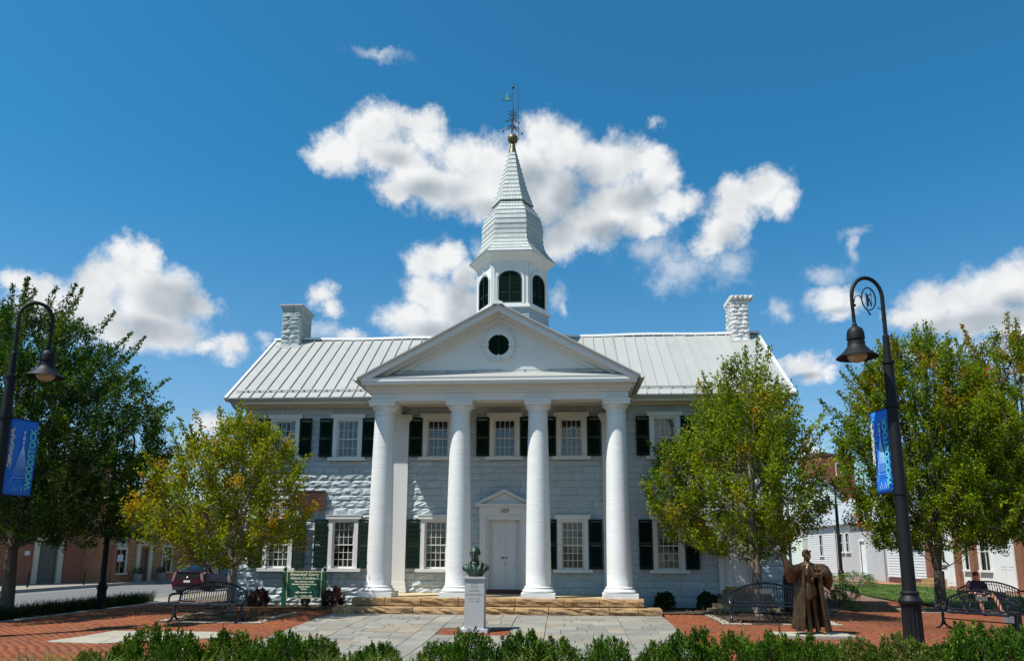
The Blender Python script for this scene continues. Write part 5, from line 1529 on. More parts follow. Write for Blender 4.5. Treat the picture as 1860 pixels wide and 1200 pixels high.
# fallen leaves and bark chips give the beds their crumbs
def chips(name, regions, n, size, pal, seed, label, cat):
    rng = np.random.default_rng(seed); rr = random.Random(seed); C_ = []
    for reg in regions:
        x0, x1 = min(p[0] for p in reg), max(p[0] for p in reg); y0, y1 = min(p[1] for p in reg), max(p[1] for p in reg); k = 0
        while k < n:
            x, y = rr.uniform(x0, x1), rr.uniform(y0, y1); k += 1
            if inside(x, y, reg): C_.append((x, y, gz(x, y) + .03))
    C_ = np.array(C_); T_ = rng.normal(size=C_.shape) * np.array([1, 1, .35])
    V, F = leaves_np(C_, T_, size * rng.uniform(.5, 1.4, len(C_)), rng, w=.5, flat=1.2)
    o = link(name, np_mesh(name, V, F, m_leaf, tint=np.array([pal(rr) for _ in range(len(C_))])), kind='stuff'); o['label'] = label; o['category'] = cat
chips('fallen_leaves', [[(-9.5, -6.5), (-4.5, -6.5), (-4.5, -2), (-9.5, -2)], [(4.8, -6), (9.5, -6), (9.5, -1.5), (4.8, -1.5)], [(11, -3), (17, -3), (17, 3), (11, 3)], [(-12.4, -6), (-8, -6), (-8, 2), (-12.4, 2)]], 160, .07,
      lambda r: lerp3((.16, .08, .02), (.28, .16, .05), r.random()), 3, 'scattered dry leaves lying on the brick paving under the trees', 'fallen leaves')
chips('stray_leaves', [[(-4.3, -9.5), (4.3, -9.5), (4.3, -3.3), (-4.3, -3.3)], [(4.4, -9), (11, -9), (11, -3), (4.4, -3)], [(-11, -9.5), (-4.4, -9.5), (-4.4, -6), (-11, -6)]], 45, .06,
      lambda r: lerp3((.14, .08, .02), (.25, .17, .05), r.random()), 9, 'a few dry leaves strewn over the flagstones and the open brick paving', 'fallen leaves')
chips('mulch_chips', [PIT_L, PIT_R, [(-8.6, -1.75), (-3.9, -1.75), (-3.9, 0), (-8.6, 0)], [(3.9, -2.4), (9, -2.4), (9, 0), (3.9, 0)]], 700, .07,
      lambda r: lerp3((.03, .018, .012), (.13, .085, .05), r.random()), 4, 'brown bark mulch chips in the tree pits and wall beds', 'mulch')

# ------------------------------------------------------------------ lamps
m_lamp = mat('black_lamp_paint', (.008, .009, .011), .55, spec=.22, bump=.08, bscale=20)
m_globe = mat('amber_lamp_glass', (.42, .33, .24), .15, spec=.8, mott=.5, mscale=10, mrgb=(.3, .24, .18))
m_ban = mat('blue_banner', (.008, .15, .62), .65, bump=.15, bscale=3)
m_ban_shade = mat('shaded_banner', (.008, .009, .014), .8)  # near-black cloth colour holds the deep shade of an unlit banner
m_teal = mat('teal_print', (.10, .55, .50), .7)
m_lblue = mat('pale_blue_print', (.35, .60, .85), .7)
m_cream = mat('cream_print', (.62, .60, .48), .7)
m_bench = mat('dark_bench_paint', (.006, .008, .016), .35, spec=.4)
m_bench_b = mat('brown_bench_paint', (.035, .018, .014), .35)

def ell(b, c, r3, n=16, m=10, xf=None):
    M_ = Matrix.Translation(c) @ Matrix.Diagonal((*r3, 1))
    if xf is not None: M_ = xf @ M_
    b.lathe([(math.sin(math.pi * k / m) + 1e-4, -math.cos(math.pi * k / m)) for k in range(m + 1)], n=n, xf=M_)
def lamp(name, label, loc, rz, s=1.0, banner=None, group=None, plain=False):
    t = thing(name, label, 'street lamp', loc, rz, group); t.scale = (s, s, s)
    b = MB()
    b.lathe([(.23, 0), (.23, .05), (.20, .08), (.185, .16), (.175, .80), (.185, .84)], n=32, flute=.10)
    b.lathe([(.195, .84), (.215, .87), (.215, .92), (.18, .97), (.15, 1.02), (.165, 1.04), (.165, 1.07), (.13, 1.10)], n=24)
    b.build('lamp_base', m_lamp, t, smooth=True)
    b = MB(); b.lathe([(.125, 1.08), (.118, 2.5), (.108, 4.2), (.10, 5.5), (.10, 5.55)], n=20); b.lathe([(.10, 5.55), (.125, 5.57), (.125, 5.62), (.07, 5.64)], n=20); b.lathe([(.068, 5.62), (.066, 6.15), (.05, 6.17)], n=16)
    b.build('lamp_pole', m_lamp, t, smooth=True)
    b = MB(); P = [(0, 0, 6.1), (0, 0, 6.8)] + [(-.33 + .33 * math.cos(a), 0, 6.96 + .42 * math.sin(a)) for a in np.linspace(.1, math.pi - .05, 15)] + [(-.665, 0, 6.8), (-.65, 0, 6.36)]
    b.tube(P, [.042] * 2 + [.040] * 15 + [.036, .034], 10)
    b.build('lamp_arm', m_lamp, t, smooth=True)
    b = MB(); c = (-.30, 6.93)
    b.tube([(c[0] + .15 * math.cos(a), 0, c[1] + .24 * math.sin(a)) for a in np.linspace(-1.6, 4.4, 26)] + [(c[0] - .0, 0, c[1] - .33)], .014, 6)
    b.tube([(-.64, 0, 6.78), (-.58, 0, 6.98), (-.50, 0, 7.0), (-.45, 0, 6.93)], .011, 5); b.tube([(-.0, 0, 6.55), (-.04, 0, 6.72), (-.12, 0, 6.74)], .011, 5)
    ell(b, (-.61, 0, 6.78), (.03, .02, .03), 8, 6); ell(b, (-.03, 0, 6.5), (.03, .02, .03), 8, 6); ell(b, (c[0], 0, c[1] - .33), (.03, .02, .02), 8, 6)
    b.tube([(c[0] - .03, 0, c[1] - .16), (c[0] - .02, 0, c[1] + .0), (c[0] - .04, 0, c[1] + .12)], [.02, .03, .012], 6); b.tube([(c[0] + .05, 0, c[1] - .16), (c[0] + .02, 0, c[1] + .0)], .012, 5); b.tube([(c[0] + .06, 0, c[1] - .12), (c[0] + .06, 0, c[1] + .18)], .007, 4); b.tube([(c[0] - .03, 0, c[1] + .06), (c[0] + .07, 0, c[1] + .10)], .01, 4)
    b.build('scroll', m_lamp, t)
    h = MB(); X0 = -.65
    h.lathe([(.035, 6.40), (.05, 6.37), (.05, 6.33), (.09, 6.31), (.145, 6.26), (.168, 6.18), (.172, 6.08), (.172, 6.05), (.15, 6.04), (.15, 6.01), (.168, 6.0), (.168, 5.93), (.18, 5.90), (.26, 5.80), (.395, 5.685), (.405, 5.675), (.395, 5.67), (.25, 5.78), (.16, 5.88)], c=(X0, 0, 0), n=36, cap=False)
    hd = h.build('lamp_shade', m_lamp, t, smooth=True)
    g = MB(); ell(g, (X0, 0, 5.74), (.205, .205, .17), 24, 12); g.build('lamp_globe', m_globe, t, smooth=True)
    if banner:
        wx, wy, left = banner; dx = wx * math.cos(rz) + wy * math.sin(rz); dy = -wx * math.sin(rz) + wy * math.cos(rz)
        L = math.hypot(dx, dy)
        b = MB(); an = math.atan2(dy, dx)
        for z in (4.70, 2.98):
            b = MB(); b.tube([(0, 0, z), (dx * 1.03, dy * 1.03, z)], .014, 6)
            b.lathe([(.135, z - .05), (.135, z + .05)], n=16); ell(b, (dx * 1.05, dy * 1.05, z), (.022, .022, .022), 8, 6)
            b.build('banner_arm', m_lamp, t, smooth=True)
        # cloth, local x from left to right as seen from the plaza
        W = L - .14; H_ = 1.72
        nx, nz = 8, 14; V = []; F = []
        wob = lambda u, w: .02 * math.sin(5 * w + 2 * u) * (u if left else 1 - u) + .012 * math.sin(9 * u + w * 3)
        for j in range(nz + 1):
            for i in range(nx + 1):
                u, w = i / nx, j / nz; V.append((u * W, wob(u, w) * math.sin(math.pi * w), w * H_))
        for j in range(nz):
            for i in range(nx): a = j * (nx + 1) + i; F.append((a, a + 1, a + nx + 2, a + nx + 1))
        bn = MB(); bn.add(V, F)
        cl = bn.build('banner', m_ban_shade if plain else m_ban, t, smooth=True)
        sol = cl.modifiers.new('thickness', 'SOLIDIFY'); sol.thickness = .004; sol.offset = 0
        if left: cl.location = (dx / L * .13, dy / L * .13, 2.98); cl.rotation_euler = (0, 0, an)
        else: cl.location = (dx, dy, 2.98); cl.rotation_euler = (0, 0, an + math.pi)
        if plain: return t
        tx = text_obj('banner_lettering', 'WOODSTOCK', .20, m_teal, cl, (W - .12, -.04, H_ / 2 - .02), rot=(math.pi / 2, -math.pi / 2, 0), ext=.003, sx=1.03, bold=.005)
        pr_ = MB(); y = -.038
        def ln(x0, z0, x1, z1, w=.006): pr_.tube([(x0, y, z0), (x1, y, z1)], w, 4)
        cx = W * .5
        for sx in (-1, 1):
            for k in range(9):
                ln(cx + sx * (.01 + .012 * k), .62, cx + sx * .0012 * k, 1.12, .0022)
            ln(cx + sx * .13, .62, cx, 1.16, .004); ln(cx + sx * .13, .62, cx + sx * .15, .40, .004); ln(cx + sx * .20, .34, cx + sx * .15, .40, .004); ln(cx + sx * .20, .34, cx + sx * .20, .26, .004)
        for k in range(10): ln(cx - .12, .46 + k * .018, cx + .12, .46 + k * .018, .002)
        ln(cx - .15, .40, cx + .15, .40, .005); ln(cx, 1.16, cx, 1.46, .004)
        for (z, w) in ((1.20, .03), (1.28, .035), (1.33, .02), (1.42, .03)): ell(pr_, (cx, y, z), (w, .003, .03), 8, 6)
        for x in (cx - .10, cx + .03, cx + .12): pr_.tube([(x - .035, y, .10), (x - .035, y, .18), (x, y, .23), (x + .035, y, .18), (x + .035, y, .10)], .004, 4)
        pr_.build('tower_print', m_lblue, cl)
        fl = MB(); rr = random.Random(3)
        for (zc, hh, n_) in ((1.30, .17, 60), (.86, .26, 90)):
            for k in range(n_): ell(fl, (.055 + rr.uniform(-.045, .045), y, zc + rr.uniform(-hh, hh)), (.012, .003, .014), 5, 4)
        fl.build('flower_print', m_cream, cl)
        for (z0_, x0_) in ((1.50, .08), (1.46, .04), (1.10, .06), (1.05, .09), (.56, .05)):
            fl = MB(); fl.tube([(x0_, y, z0_), (x0_ + .03, y, z0_ + .05), (x0_ + .05, y, z0_ + .03)], [.006, .016, .003], 5); fl.build('leaf_print', m_teal, cl)
    return t
GL = 'black street lamps with arched necks'
lamp('street_lamp', 'black street lamp near the robed statue, bright blue WOODSTOCK banner on its pole', (8.42, -8.33, .0), math.atan2(.10, .60), banner=(-.12, .78, False), group=GL)
lamp('street_lamp', 'black street lamp in front of the elm, dark blue WOODSTOCK banner facing the street side', (-10.46, -8.0, .0), math.pi + math.atan2(.42, .52), banner=(.24, .76, True), group=GL)
lamp('street_lamp', 'shaded black street lamp between the lilyturf and the left bench, under the elm', (-12.55, -.35, -.02), math.pi + .4, .76, banner=(.92, .1, True), group=GL, plain=True)
lamp('street_lamp', 'distant black street lamp on the lawn before the white houses', (17.45, 21.0, .0), .3, .80, group=GL)

# ------------------------------------------------------------------ benches
def bench(name, label, loc, rz, mt, group, plaque=False, mid_arm=False, L=1.72, dip=0.0, nb=25):
    t = thing(name, label, 'bench', loc, rz, group)
    arc = lambda x: .70 + .24 * (1 - (2 * x / L) ** 2)          # top rail height
    yb = lambda z: .20 + (z - .44) * .22                         # back leans away
    hl = L / 2
    b = MB(); b.tube([(x, yb(arc(x)), arc(x)) for x in np.linspace(-hl, hl, 21)], .024, 8); b.build('top_rail', mt, t, smooth=True)
    b = MB(); b.tube([(x, yb(arc(x) - .09), arc(x) - .09) for x in np.linspace(-hl, hl, 21)], .010, 6); b.build('inner_rail', mt, t, smooth=True)
    b = MB(); b.tube([(-hl, yb(.47), .47), (hl, yb(.47), .47)], .018, 6); b.build('lower_rail', mt, t)
    for k in range(nb):
        x = -hl + L * (k + .5) / nb; xt = x * 1.0
        b = MB(); z1 = arc(x) - .005; b.tube([(x * .96, yb(.47), .47), (xt, yb(z1), z1)], .0115, 5); b.build('bar', mt, t)
    for k in range(9):
        y = -.24 + k * .052; b = MB(); b.box(-hl + .01, hl - .01, y, y + .040, .418 + .012 * math.cos(k / 8 * math.pi), .430 + .012 * math.cos(k / 8 * math.pi)); b.build('seat_slat', mt, t)
    b = MB(); b.tube([(-hl, -.265, .42), (hl, -.265, .42)], .020, 8); b.build('front_rail', mt, t, smooth=True)
    for s in (-1, 1):
        x = s * hl; b = MB()
        b.tube([(x, yb(arc(hl)), arc(hl)), (x, .22, .50), (x, .16, .44), (x, -.22, .44), (x, -.27, .42)], .024, 8)
        b.tube([(x, .02, .44), (x, .02, .22), (x, -.02, .12), (x, -.14, .045), (x, -.27, .02)], [.034, .032, .03, .026, .024], 8); b.tube([(x, .02, .22), (x, .06, .12), (x, .17, .045), (x, .30, .02)], [.032, .03, .026, .024], 8)
        b.build('leg', mt, t, smooth=True)
        b = MB(); b.tube([(x, yb(.66), .66), (x, .08, .665), (x, -.14, .655), (x, -.23, .63), (x, -.265, .56), (x, -.26, .43)], [.02, .026, .03, .028, .022, .02], 8); b.build('arm', mt, t, smooth=True)
    if mid_arm:
        b = MB(); b.tube([(0, yb(.66), .66), (0, .08, .665), (0, -.14, .655), (0, -.23, .63), (0, -.265, .56), (0, -.26, .43)], .022, 8); b.build('arm', mt, t, smooth=True)
    b = MB(); b.tube([(-hl, .02, .24), (hl, .02, .24)], .014, 6); b.build('stretcher', mt, t)
    if plaque:
        b = MB(); b.box(-.14, .14, yb(.75) - .022, yb(.75) - .014, .70, .80); b.build('plate', mat('bench_plate', (.16, .16, .15), .4, metal=.5) if 'bench_plate' not in MATS else MATS['bench_plate'], t)
    return t
GBN = 'arched metal benches on the plaza'
bench('park_bench', 'navy metal bench with arched back in front of the yellow green maple', (-6.80, -5.30, .11), -.06, m_bench, GBN, nb=27)
bench('park_bench', 'black metal bench with arched back directly behind the robed statue', (6.72, -4.55, .13), -.10, m_bench, GBN, plaque=True)
bench('park_bench', 'empty black metal bench with middle armrest, angled, nearest the grey outlet box', (11.55, -4.55, .0), -1.02, m_bench, GBN, plaque=True, mid_arm=True)
bench('park_bench', 'brown black metal bench with a person seated at its end', (14.80, .75, .02), .05, m_bench_b, GBN, L=1.85)

# ------------------------------------------------------------------ figures: solids are fused into one skin
def fuse(b, name, mt, parent, voxel=.01, smooth=2, loc=None, **props):
    me = b.mesh('tmp', mt); o = bpy.data.objects.new('tmp_fuse', me); COL.objects.link(o)
    m = o.modifiers.new('r', 'REMESH'); m.mode = 'VOXEL'; m.voxel_size = voxel; m.use_smooth_shade = True
    s = o.modifiers.new('s', 'SMOOTH'); s.iterations = smooth; s.factor = .5
    dg = bpy.context.evaluated_depsgraph_get(); me2 = bpy.data.meshes.new_from_object(o.evaluated_get(dg))
    bpy.data.objects.remove(o); bpy.data.meshes.remove(me)
    me2.name = name; me2.materials.clear(); me2.materials.append(mt)
    me2.polygons.foreach_set('use_smooth', [True] * len(me2.polygons)); me2.update()
    return link(name, me2, parent, loc, **props)
def head(b, c, s=1.0, yaw=0.0, pitch=0.0, hair=True, bald=False):
    X = Matrix.Translation(c) @ Matrix.Rotation(yaw, 4, 'Z') @ Matrix.Rotation(pitch, 4, 'X') @ Matrix.Scale(s, 4)
    ell(b, (0, .012, .03), (.076, .096, .090), 18, 12, X)       # skull
    ell(b, (0, -.020, -.045), (.056, .070, .072), 14, 10, X)    # jaw
    ell(b, (0, -.070, -.098), (.024, .020, .018), 8, 6, X)      # chin
    ell(b, (0, -.083, .038), (.058, .018, .014), 10, 6, X)      # brow
    b.tube([(0, -.090, .035), (0, -.108, -.005), (0, -.118, -.022), (0, -.09, -.032)], [.009, .012, .015, .010], 8, xf=X)   # nose
    for sx in (-1, 1):
        ell(b, (sx * .040, -.066, -.018), (.022, .022, .022), 8, 6, X)    # cheek
        ell(b, (sx * .030, -.080, .018), (.012, .010, .008), 8, 6, X)     # eyeball
        ell(b, (sx * .079, .012, .0), (.012, .020, .030), 8, 6, X)        # ear
    ell(b, (0, -.090, -.058), (.024, .010, .006), 8, 6, X); ell(b, (0, -.087, -.070), (.020, .010, .007), 8, 6, X)
    b.tube([(0, .02, -.03), (0, .025, -.16)], [.052, .062], 12, xf=X)
    if hair:
        ell(b, (0, .022, .052), (.083, .100, .085), 16, 10, X)
        for sx in (-1, 1): ell(b, (sx * .072, .02, .02), (.018, .05, .05), 8, 6, X); ell(b, (sx * .04, -.065, .098), (.04, .03, .02), 8, 6, X)
    elif bald:
        ell(b, (0, .03, .045), (.080, .092, .078), 16, 10, X)
        for sx in (-1, 1): ell(b, (sx * .074, .025, .015), (.014, .05, .04), 8, 6, X)
def hand(b, o, d, up, s=1.0, curl=.25):
    """palm at o pointing along d, back of the hand towards up; five fingers"""
    d = Vector(d).normalized(); up = Vector(up); up = (up - d * up.dot(d)).normalized(); r_ = d.cross(up)
    o = Vector(o)
    b.tube([o - d * .03 * s, o + d * .045 * s, o + d * .085 * s], [.026 * s, .036 * s, .034 * s], 8)
    for k, (off, ln_) in enumerate(((-.030, .062), (-.010, .078), (.011, .074), (.031, .058))):
        p = o + d * .08 * s + r_ * off * s
        b.tube([p, p + d * ln_ * .5 * s - up * ln_ * curl * .3 * s + r_ * off * .15, p + d * ln_ * .95 * s - up * ln_ * curl * s + r_ * off * .35], [.0105 * s, .010 * s, .008 * s], 6)
    p = o + d * .01 * s - r_ * .030 * s
    b.tube([p, p + d * .035 * s - r_ * .030 * s, p + d * .065 * s - r_ * .040 * s], [.013 * s, .011 * s, .009 * s], 6)
def drape(b, path, radii, n=28, folds=9, amp=.05, seed=0, cap=True):
    """closed tube of oval sections (rx, ry) with folds"""
    m = len(path); V = []; F = []
    for i, (p, (rx, ry)) in enumerate(zip(path, radii)):
        for k in range(n):
            a = 2 * math.pi * k / n; f = 1 + amp * math.sin(folds * a + seed + i * .25)
            V.append((p[0] + rx * f * math.cos(a), p[1] + ry * f * math.sin(a), p[2]))
    for i in range(m - 1):
        for k in range(n): j = (k + 1) % n; F.append((i * n + k, i * n + j, (i + 1) * n + j, (i + 1) * n + k))
    F += [tuple(range(n - 1, -1, -1)), tuple(range((m - 1) * n, m * n))]
    b.add(V, F)

m_bronze = mat('brown_bronze', (.115, .068, .033), .38, metal=.7, bump=.35, bscale=22, mott=.75, mscale=7, mrgb=(.045, .026, .015), bdist=.01)
m_bronzeg = mat('green_bronze', (.055, .095, .070), .42, metal=.5, bump=.3, bscale=25, mott=.8, mscale=9, mrgb=(.025, .022, .015), bdist=.008)
m_gran = mat('grey_granite', (.40, .40, .385), .7, bump=.1, bscale=80, mott=.5, mscale=70, mrgb=(.28, .28, .27))
m_granl = mat('pale_granite_base', (.50, .49, .52), .7, bump=.1, bscale=80, mott=.4, mscale=60, mrgb=(.38, .37, .38))

# robed statue
ST = thing('orator_statue', 'bronze statue of a man in a long open robe with one arm raised', 'statue', (7.13, -6.42, .085), .10)
b = MB()
b.tube([(-.075, -.10, .05), (-.075, -.03, .42), (-.085, 0, .90)], [.060, .072, .098], 12); b.tube([(.16, .02, .05), (.12, .03, .42), (.085, .02, .90)], [.058, .070, .098], 12)
for (x, y, dx) in ((-.08, -.13, -.02), (.19, -.02, .07)):
    b.tube([(x, y + .08, .05), (x + dx * .4, y - .02, .045), (x + dx, y - .12, .030)], [.052, .046, .030], 10)
drape(b, [(0, 0, .80), (0, 0, .95), (0, 0, 1.08), (0, 0, 1.25), (0, .0, 1.40), (0, .01, 1.47)], [(.175, .125), (.165, .12), (.155, .115), (.185, .13), (.20, .125), (.11, .085)], 24, 5, .01)
# coat skirts, open in front
drape(b, [(-.06, -.07, .74), (-.05, -.06, .90), (-.02, -.04, 1.06)], [(.135, .085), (.13, .09), (.12, .09)], 20, 3, .05); drape(b, [(.07, -.03, .80), (.06, -.03, .95), (.03, -.02, 1.06)], [(.12, .08), (.12, .09), (.11, .09)], 20, 3, .05, 2)
for sx in (-1, 1): b.tube([(sx * .035, -.135, 1.10), (sx * .075, -.142, 1.25), (sx * .055, -.12, 1.38), (sx * .03, -.10, 1.44)], [.018, .030, .030, .02], 8)
b.tube([(.03, -.13, 1.10), (-.02, -.145, 1.24), (-.01, -.12, 1.40)], [.01, .012, .012], 6)
b.tube([(0, -.085, 1.43), (0, -.088, 1.49)], [.04, .034], 8)
head(b, (.0, -.01, 1.655), 1.02, yaw=.12)
# robe: a C shaped shell with folds
def robe(b):
    n = 46; zs = [.10, .30, .55, .80, 1.02, 1.22, 1.36, 1.45]; V = []; F = []; th = .045
    for zi, z in enumerate(zs):
        t = (z - .10) / 1.35
        rx = .40 - .14 * t ** .8; ry = .28 - .11 * t
        op = .62 - .12 * t            # half opening angle about the front
        for k in range(n + 1):
            a = -math.pi / 2 + op + (2 * math.pi - 2 * op) * k / n
            f = 1 + (.095 * (1 - t) + .025) * math.sin(11 * a + .6 * zi * .4) + .03 * math.sin(5 * a + 1)
            for dd in (0, th):
                V.append((.02 + (rx * f - dd) * math.cos(a), .03 + (ry * f - dd) * math.sin(a), z if 0 < zi else z + .03 * math.sin(3 * a)))
    m = 2 * (n + 1)
    for i in range(len(zs) - 1):
        for k in range(n):
            o0 = i * m + 2 * k; o1 = o0 + m
            F.append((o0, o0 + 2, o1 + 2, o1)); F.append((o0 + 1, o1 + 1, o1 + 3, o0 + 3))
        F.append((i * m, i * m + m, i * m + m + 1, i * m + 1)); e_ = i * m + 2 * n; F.append((e_, e_ + 1, e_ + m + 1, e_ + m))
    for k in range(n):
        o0 = 2 * k; F.append((o0, o0 + 1, o0 + 3, o0 + 2)); o1 = (len(zs) - 1) * m + 2 * k; F.append((o1, o1 + 2, o1 + 3, o1 + 1))
    b.add(V, F)
robe(b)
drape(b, [(0, .03, 1.34), (0, .03, 1.44), (0, .03, 1.49), (0, .03, 1.52)], [(.26, .16), (.235, .145), (.15, .11), (.09, .08)], 24, 7, .02)
# raised right arm in a hanging sleeve
def sleeve(b, pts, seed=0, n=18):
    V = []; F = []
    for i, (c, hu, hd, w, ax) in enumerate(pts):      # centre, half height up, down, half width along y, lateral tilt
        for k in range(n):
            a = 2 * math.pi * k / n; s_ = math.sin(a); f = 1.15 + .10 * math.sin(6 * a + i * .9 + seed)
            V.append((c[0] + ax * s_ * (hu if s_ > 0 else hd), c[1] + w * math.cos(a) * f, c[2] + (hu if s_ > 0 else hd) * s_ * f))
    for i in range(len(pts) - 1):
        for k in range(n): j = (k + 1) % n; F.append((i * n + k, (i + 1) * n + k, (i + 1) * n + j, i * n + j))
    F += [tuple(range(n)), tuple(range(len(pts) * n - 1, (len(pts) - 1) * n - 1, -1))]
    b.add(V, F)
sleeve(b, [((-.14, .02, 1.38), .09, .14, .11, 0), ((-.24, .0, 1.36), .10, .20, .12, .1), ((-.34, -.03, 1.34), .10, .24, .125, .15), ((-.43, -.06, 1.40), .10, .26, .11, .2), ((-.49, -.08, 1.50), .08, .20, .09, .3), ((-.54, -.09, 1.59), .05, .08, .055, .4), ((-.57, -.10, 1.635), .03, .04, .036, .4)], 0)
b.tube([(-.50, -.08, 1.55), (-.60, -.11, 1.67)], [.04, .028], 8)
hand(b, (-.615, -.115, 1.685), (-.75, -.1, .45), (.3, -.4, .9), 1.05, .15)
# bent left arm with a full sleeve
sleeve(b, [((.13, .02, 1.38), .09, .14, .11, 0), ((.25, .0, 1.36), .11, .20, .13, 0), ((.36, -.02, 1.30), .15, .26, .15, 0), ((.44, -.03, 1.24), .15, .27, .13, 0), ((.49, -.03, 1.20), .10, .17, .09, 0)], 1)
sleeve(b, [((.42, -.08, 1.24), .10, .16, .08, 0), ((.32, -.14, 1.27), .08, .10, .07, 0), ((.24, -.17, 1.28), .05, .05, .045, 0)], 2)
b.tube([(.34, -.14, 1.27), (.22, -.175, 1.28)], [.04, .03], 8)
hand(b, (.20, -.18, 1.275), (-.9, -.05, -.25), (0, -1, .2), 1.0, .55)
b.tube([(.22, -.20, 1.32), (.20, -.19, 1.18), (.22, -.17, .98)], [.018, .03, .03], 8)
fuse(b, 'body', m_bronze, ST, voxel=.0095, smooth=1)
stb = thing('statue_base', 'pale flat stone slab under the robed bronze statue', 'plinth', (7.13, -6.45, 0))
b = MB(); b.box(-.72, .72, -.40, .40, -.02, .0); z0_ = gz(7.13, -6.45)
for k in range(2):
    bb = MB(); bb.box(-.78 + k * .785, -.78 + k * .785 + .775, -.44, .44, z0_ - .06, z0_ + .022); bb.build('slab', m_pale, stb)

# bust on its pedestal
PZ = gz(-.15, -6.5)
PD = thing('bust_pedestal', 'tall grey granite pedestal with engraved lettering on the flagstone path', 'pedestal', (-.15, -6.42, PZ))
b = MB(); b.box(-.30, .30, -.30, .30, .0, .075); b.build('base', m_granl, PD)
b = MB(); b.box(-.215, .215, -.215, .215, .075, 1.14); sh_ = b.build('shaft', m_gran, PD)
b = MB(); b.box(-.245, .245, -.245, .245, 1.14, 1.185); b.build('cap', m_gran, PD)
m_eng = mat('engraved_letter', (.16, .16, .155), .8)
for k, (tx, sz, z) in enumerate((('JOHN', .062, 1.04), ('PETER', .062, .965), ('GABRIEL', .062, .885), ('MUHLENBERG', .060, .80), ('OCT. 1 1746', .045, .715), ('OCT. 1 1807', .045, .655))):
    text_obj('engraving', tx, sz, m_eng, sh_, (0, -.2155, z), ext=.001, sx=1.0 if k != 3 else .98)
b = MB(); b.tube([(-.02, 0, 0), (.02, 0, 0)], .001, 3)
BU = thing('bronze_bust', 'green bronze bust of a man in a coat on the granite pedestal', 'bust', (-.15, -6.42, PZ + 1.185), .0)
b = MB()
head(b, (-.02, -.02, .50), 1.38, yaw=-.1, hair=False, bald=True)
V_ = [((0, 0, .0), (.13, .12)), ((0, 0, .04), (.17, .13)), ((0, 0, .10), (.23, .145)), ((0, .0, .17), (.285, .15)), ((0, .01, .23), (.275, .14)), ((0, .015, .28), (.20, .12)), ((0, .015, .33), (.11, .095))]
drape(b, [p for p, _ in V_], [q for _, q in V_], 30, 6, .02)
for sx in (-1, 1):
    ell(b, (sx * .245, 0, .19), (.065, .10, .075), 12, 8); b.tube([(sx * .02, -.15, .06), (sx * .11, -.165, .17), (sx * .13, -.12, .28), (sx * .09, -.06, .335)], [.022, .036, .034, .03], 8)
    b.tube([(sx * .15, -.15, .06), (sx * .20, -.13, .16), (sx * .23, -.06, .24)], [.015, .02, .02], 6)
b.tube([(0, -.15, .02), (.005, -.165, .14), (0, -.12, .26)], [.02, .022, .02], 8); b.tube([(-.05, -.10, .30), (0, -.13, .28), (.05, -.10, .30)], [.025, .028, .025], 8)
for k in range(3): ell(b, (.0, -.178, .06 + k * .05), (.009, .008, .009), 6, 5)
fuse(b, 'body', m_bronzeg, BU, voxel=.008, smooth=1)

# seated person
m_skin = mat('skin', (.50, .24, .17), .55); m_hair = mat('brown_hair', (.07, .04, .02), .7, bump=.4, bscale=60)
m_shirt = mat('dark_purple_shirt', (.022, .013, .030), .85, bump=.3, bscale=25); m_short = mat('charcoal_shorts', (.022, .022, .026), .85); m_shoe = mat('dark_shoe', (.02, .02, .025), .6)
PE = thing('person', 'person in a dark purple t-shirt and shorts sitting on the far bench, looking down', 'person', (14.27, .72, .02), .0)
b = MB()
head(b, (-.04, -.16, 1.10), .98, yaw=-.35, pitch=.38, hair=False)
b.tube([(0, .02, .50), (0, .01, .75), (0, -.04, .93)], [.11, .10, .08], 14)
def limb(b, pts, rs): b.tube(pts, rs, 10)
limb(b, [(-.19, -.04, .93), (-.28, -.10, .70), (-.25, -.18, .62), (-.05, -.34, .60)], [.055, .045, .042, .028]); hand(b, (-.02, -.36, .60), (1, -.4, 0), (0, 0, 1), .95, .5)
limb(b, [(.19, -.04, .93), (.30, -.08, .72), (.32, -.16, .62), (.20, -.36, .55)], [.055, .045, .042, .028]); hand(b, (.18, -.38, .55), (-.6, -.7, 0), (0, 0, 1), .95, .5)
limb(b, [(-.09, .02, .50), (-.10, -.44, .52), (-.12, -.46, .40), (-.10, -.50, .08)], [.085, .066, .056, .038])
limb(b, [(.09, .02, .50), (.30, -.42, .53), (.34, -.46, .40), (.42, -.58, .08)], [.085, .066, .056, .038])
fuse(b, 'body', m_skin, PE, voxel=.011, smooth=1)
b = MB(); drape(b, [(0, .0, .46), (0, .0, .60), (0, -.01, .75), (0, -.03, .87), (0, -.055, .95), (0, -.08, .99)], [(.19, .145), (.185, .14), (.195, .135), (.21, .125), (.18, .105), (.075, .07)], 24, 5, .03)
for sx in (-1, 1): b.tube([(sx * .14, -.05, .94), (sx * .22, -.06, .86), (sx * .27, -.09, .74)], [.075, .078, .070], 12)
fuse(b, 'shirt', m_shirt, PE, voxel=.014, smooth=2)
b = MB(); b.tube([(-.09, .06, .50), (-.10, -.36, .53)], [.115, .095], 12); b.tube([(.09, .06, .50), (.26, -.34, .54)], [.115, .095], 12); ell(b, (0, .03, .50), (.19, .14, .10)); fuse(b, 'shorts', m_short, PE, voxel=.015, smooth=2)
b = MB(); X = Matrix.Translation((-.04, -.16, 1.10)) @ Matrix.Rotation(-.35, 4, 'Z') @ Matrix.Rotation(.38, 4, 'X')
ell(b, (0, .024, .058), (.086, .102, .082), 16, 10, X); ell(b, (.0, -.05, .10), (.06, .045, .03), 10, 8, X); fuse(b, 'hair', m_hair, PE, voxel=.012, smooth=1)
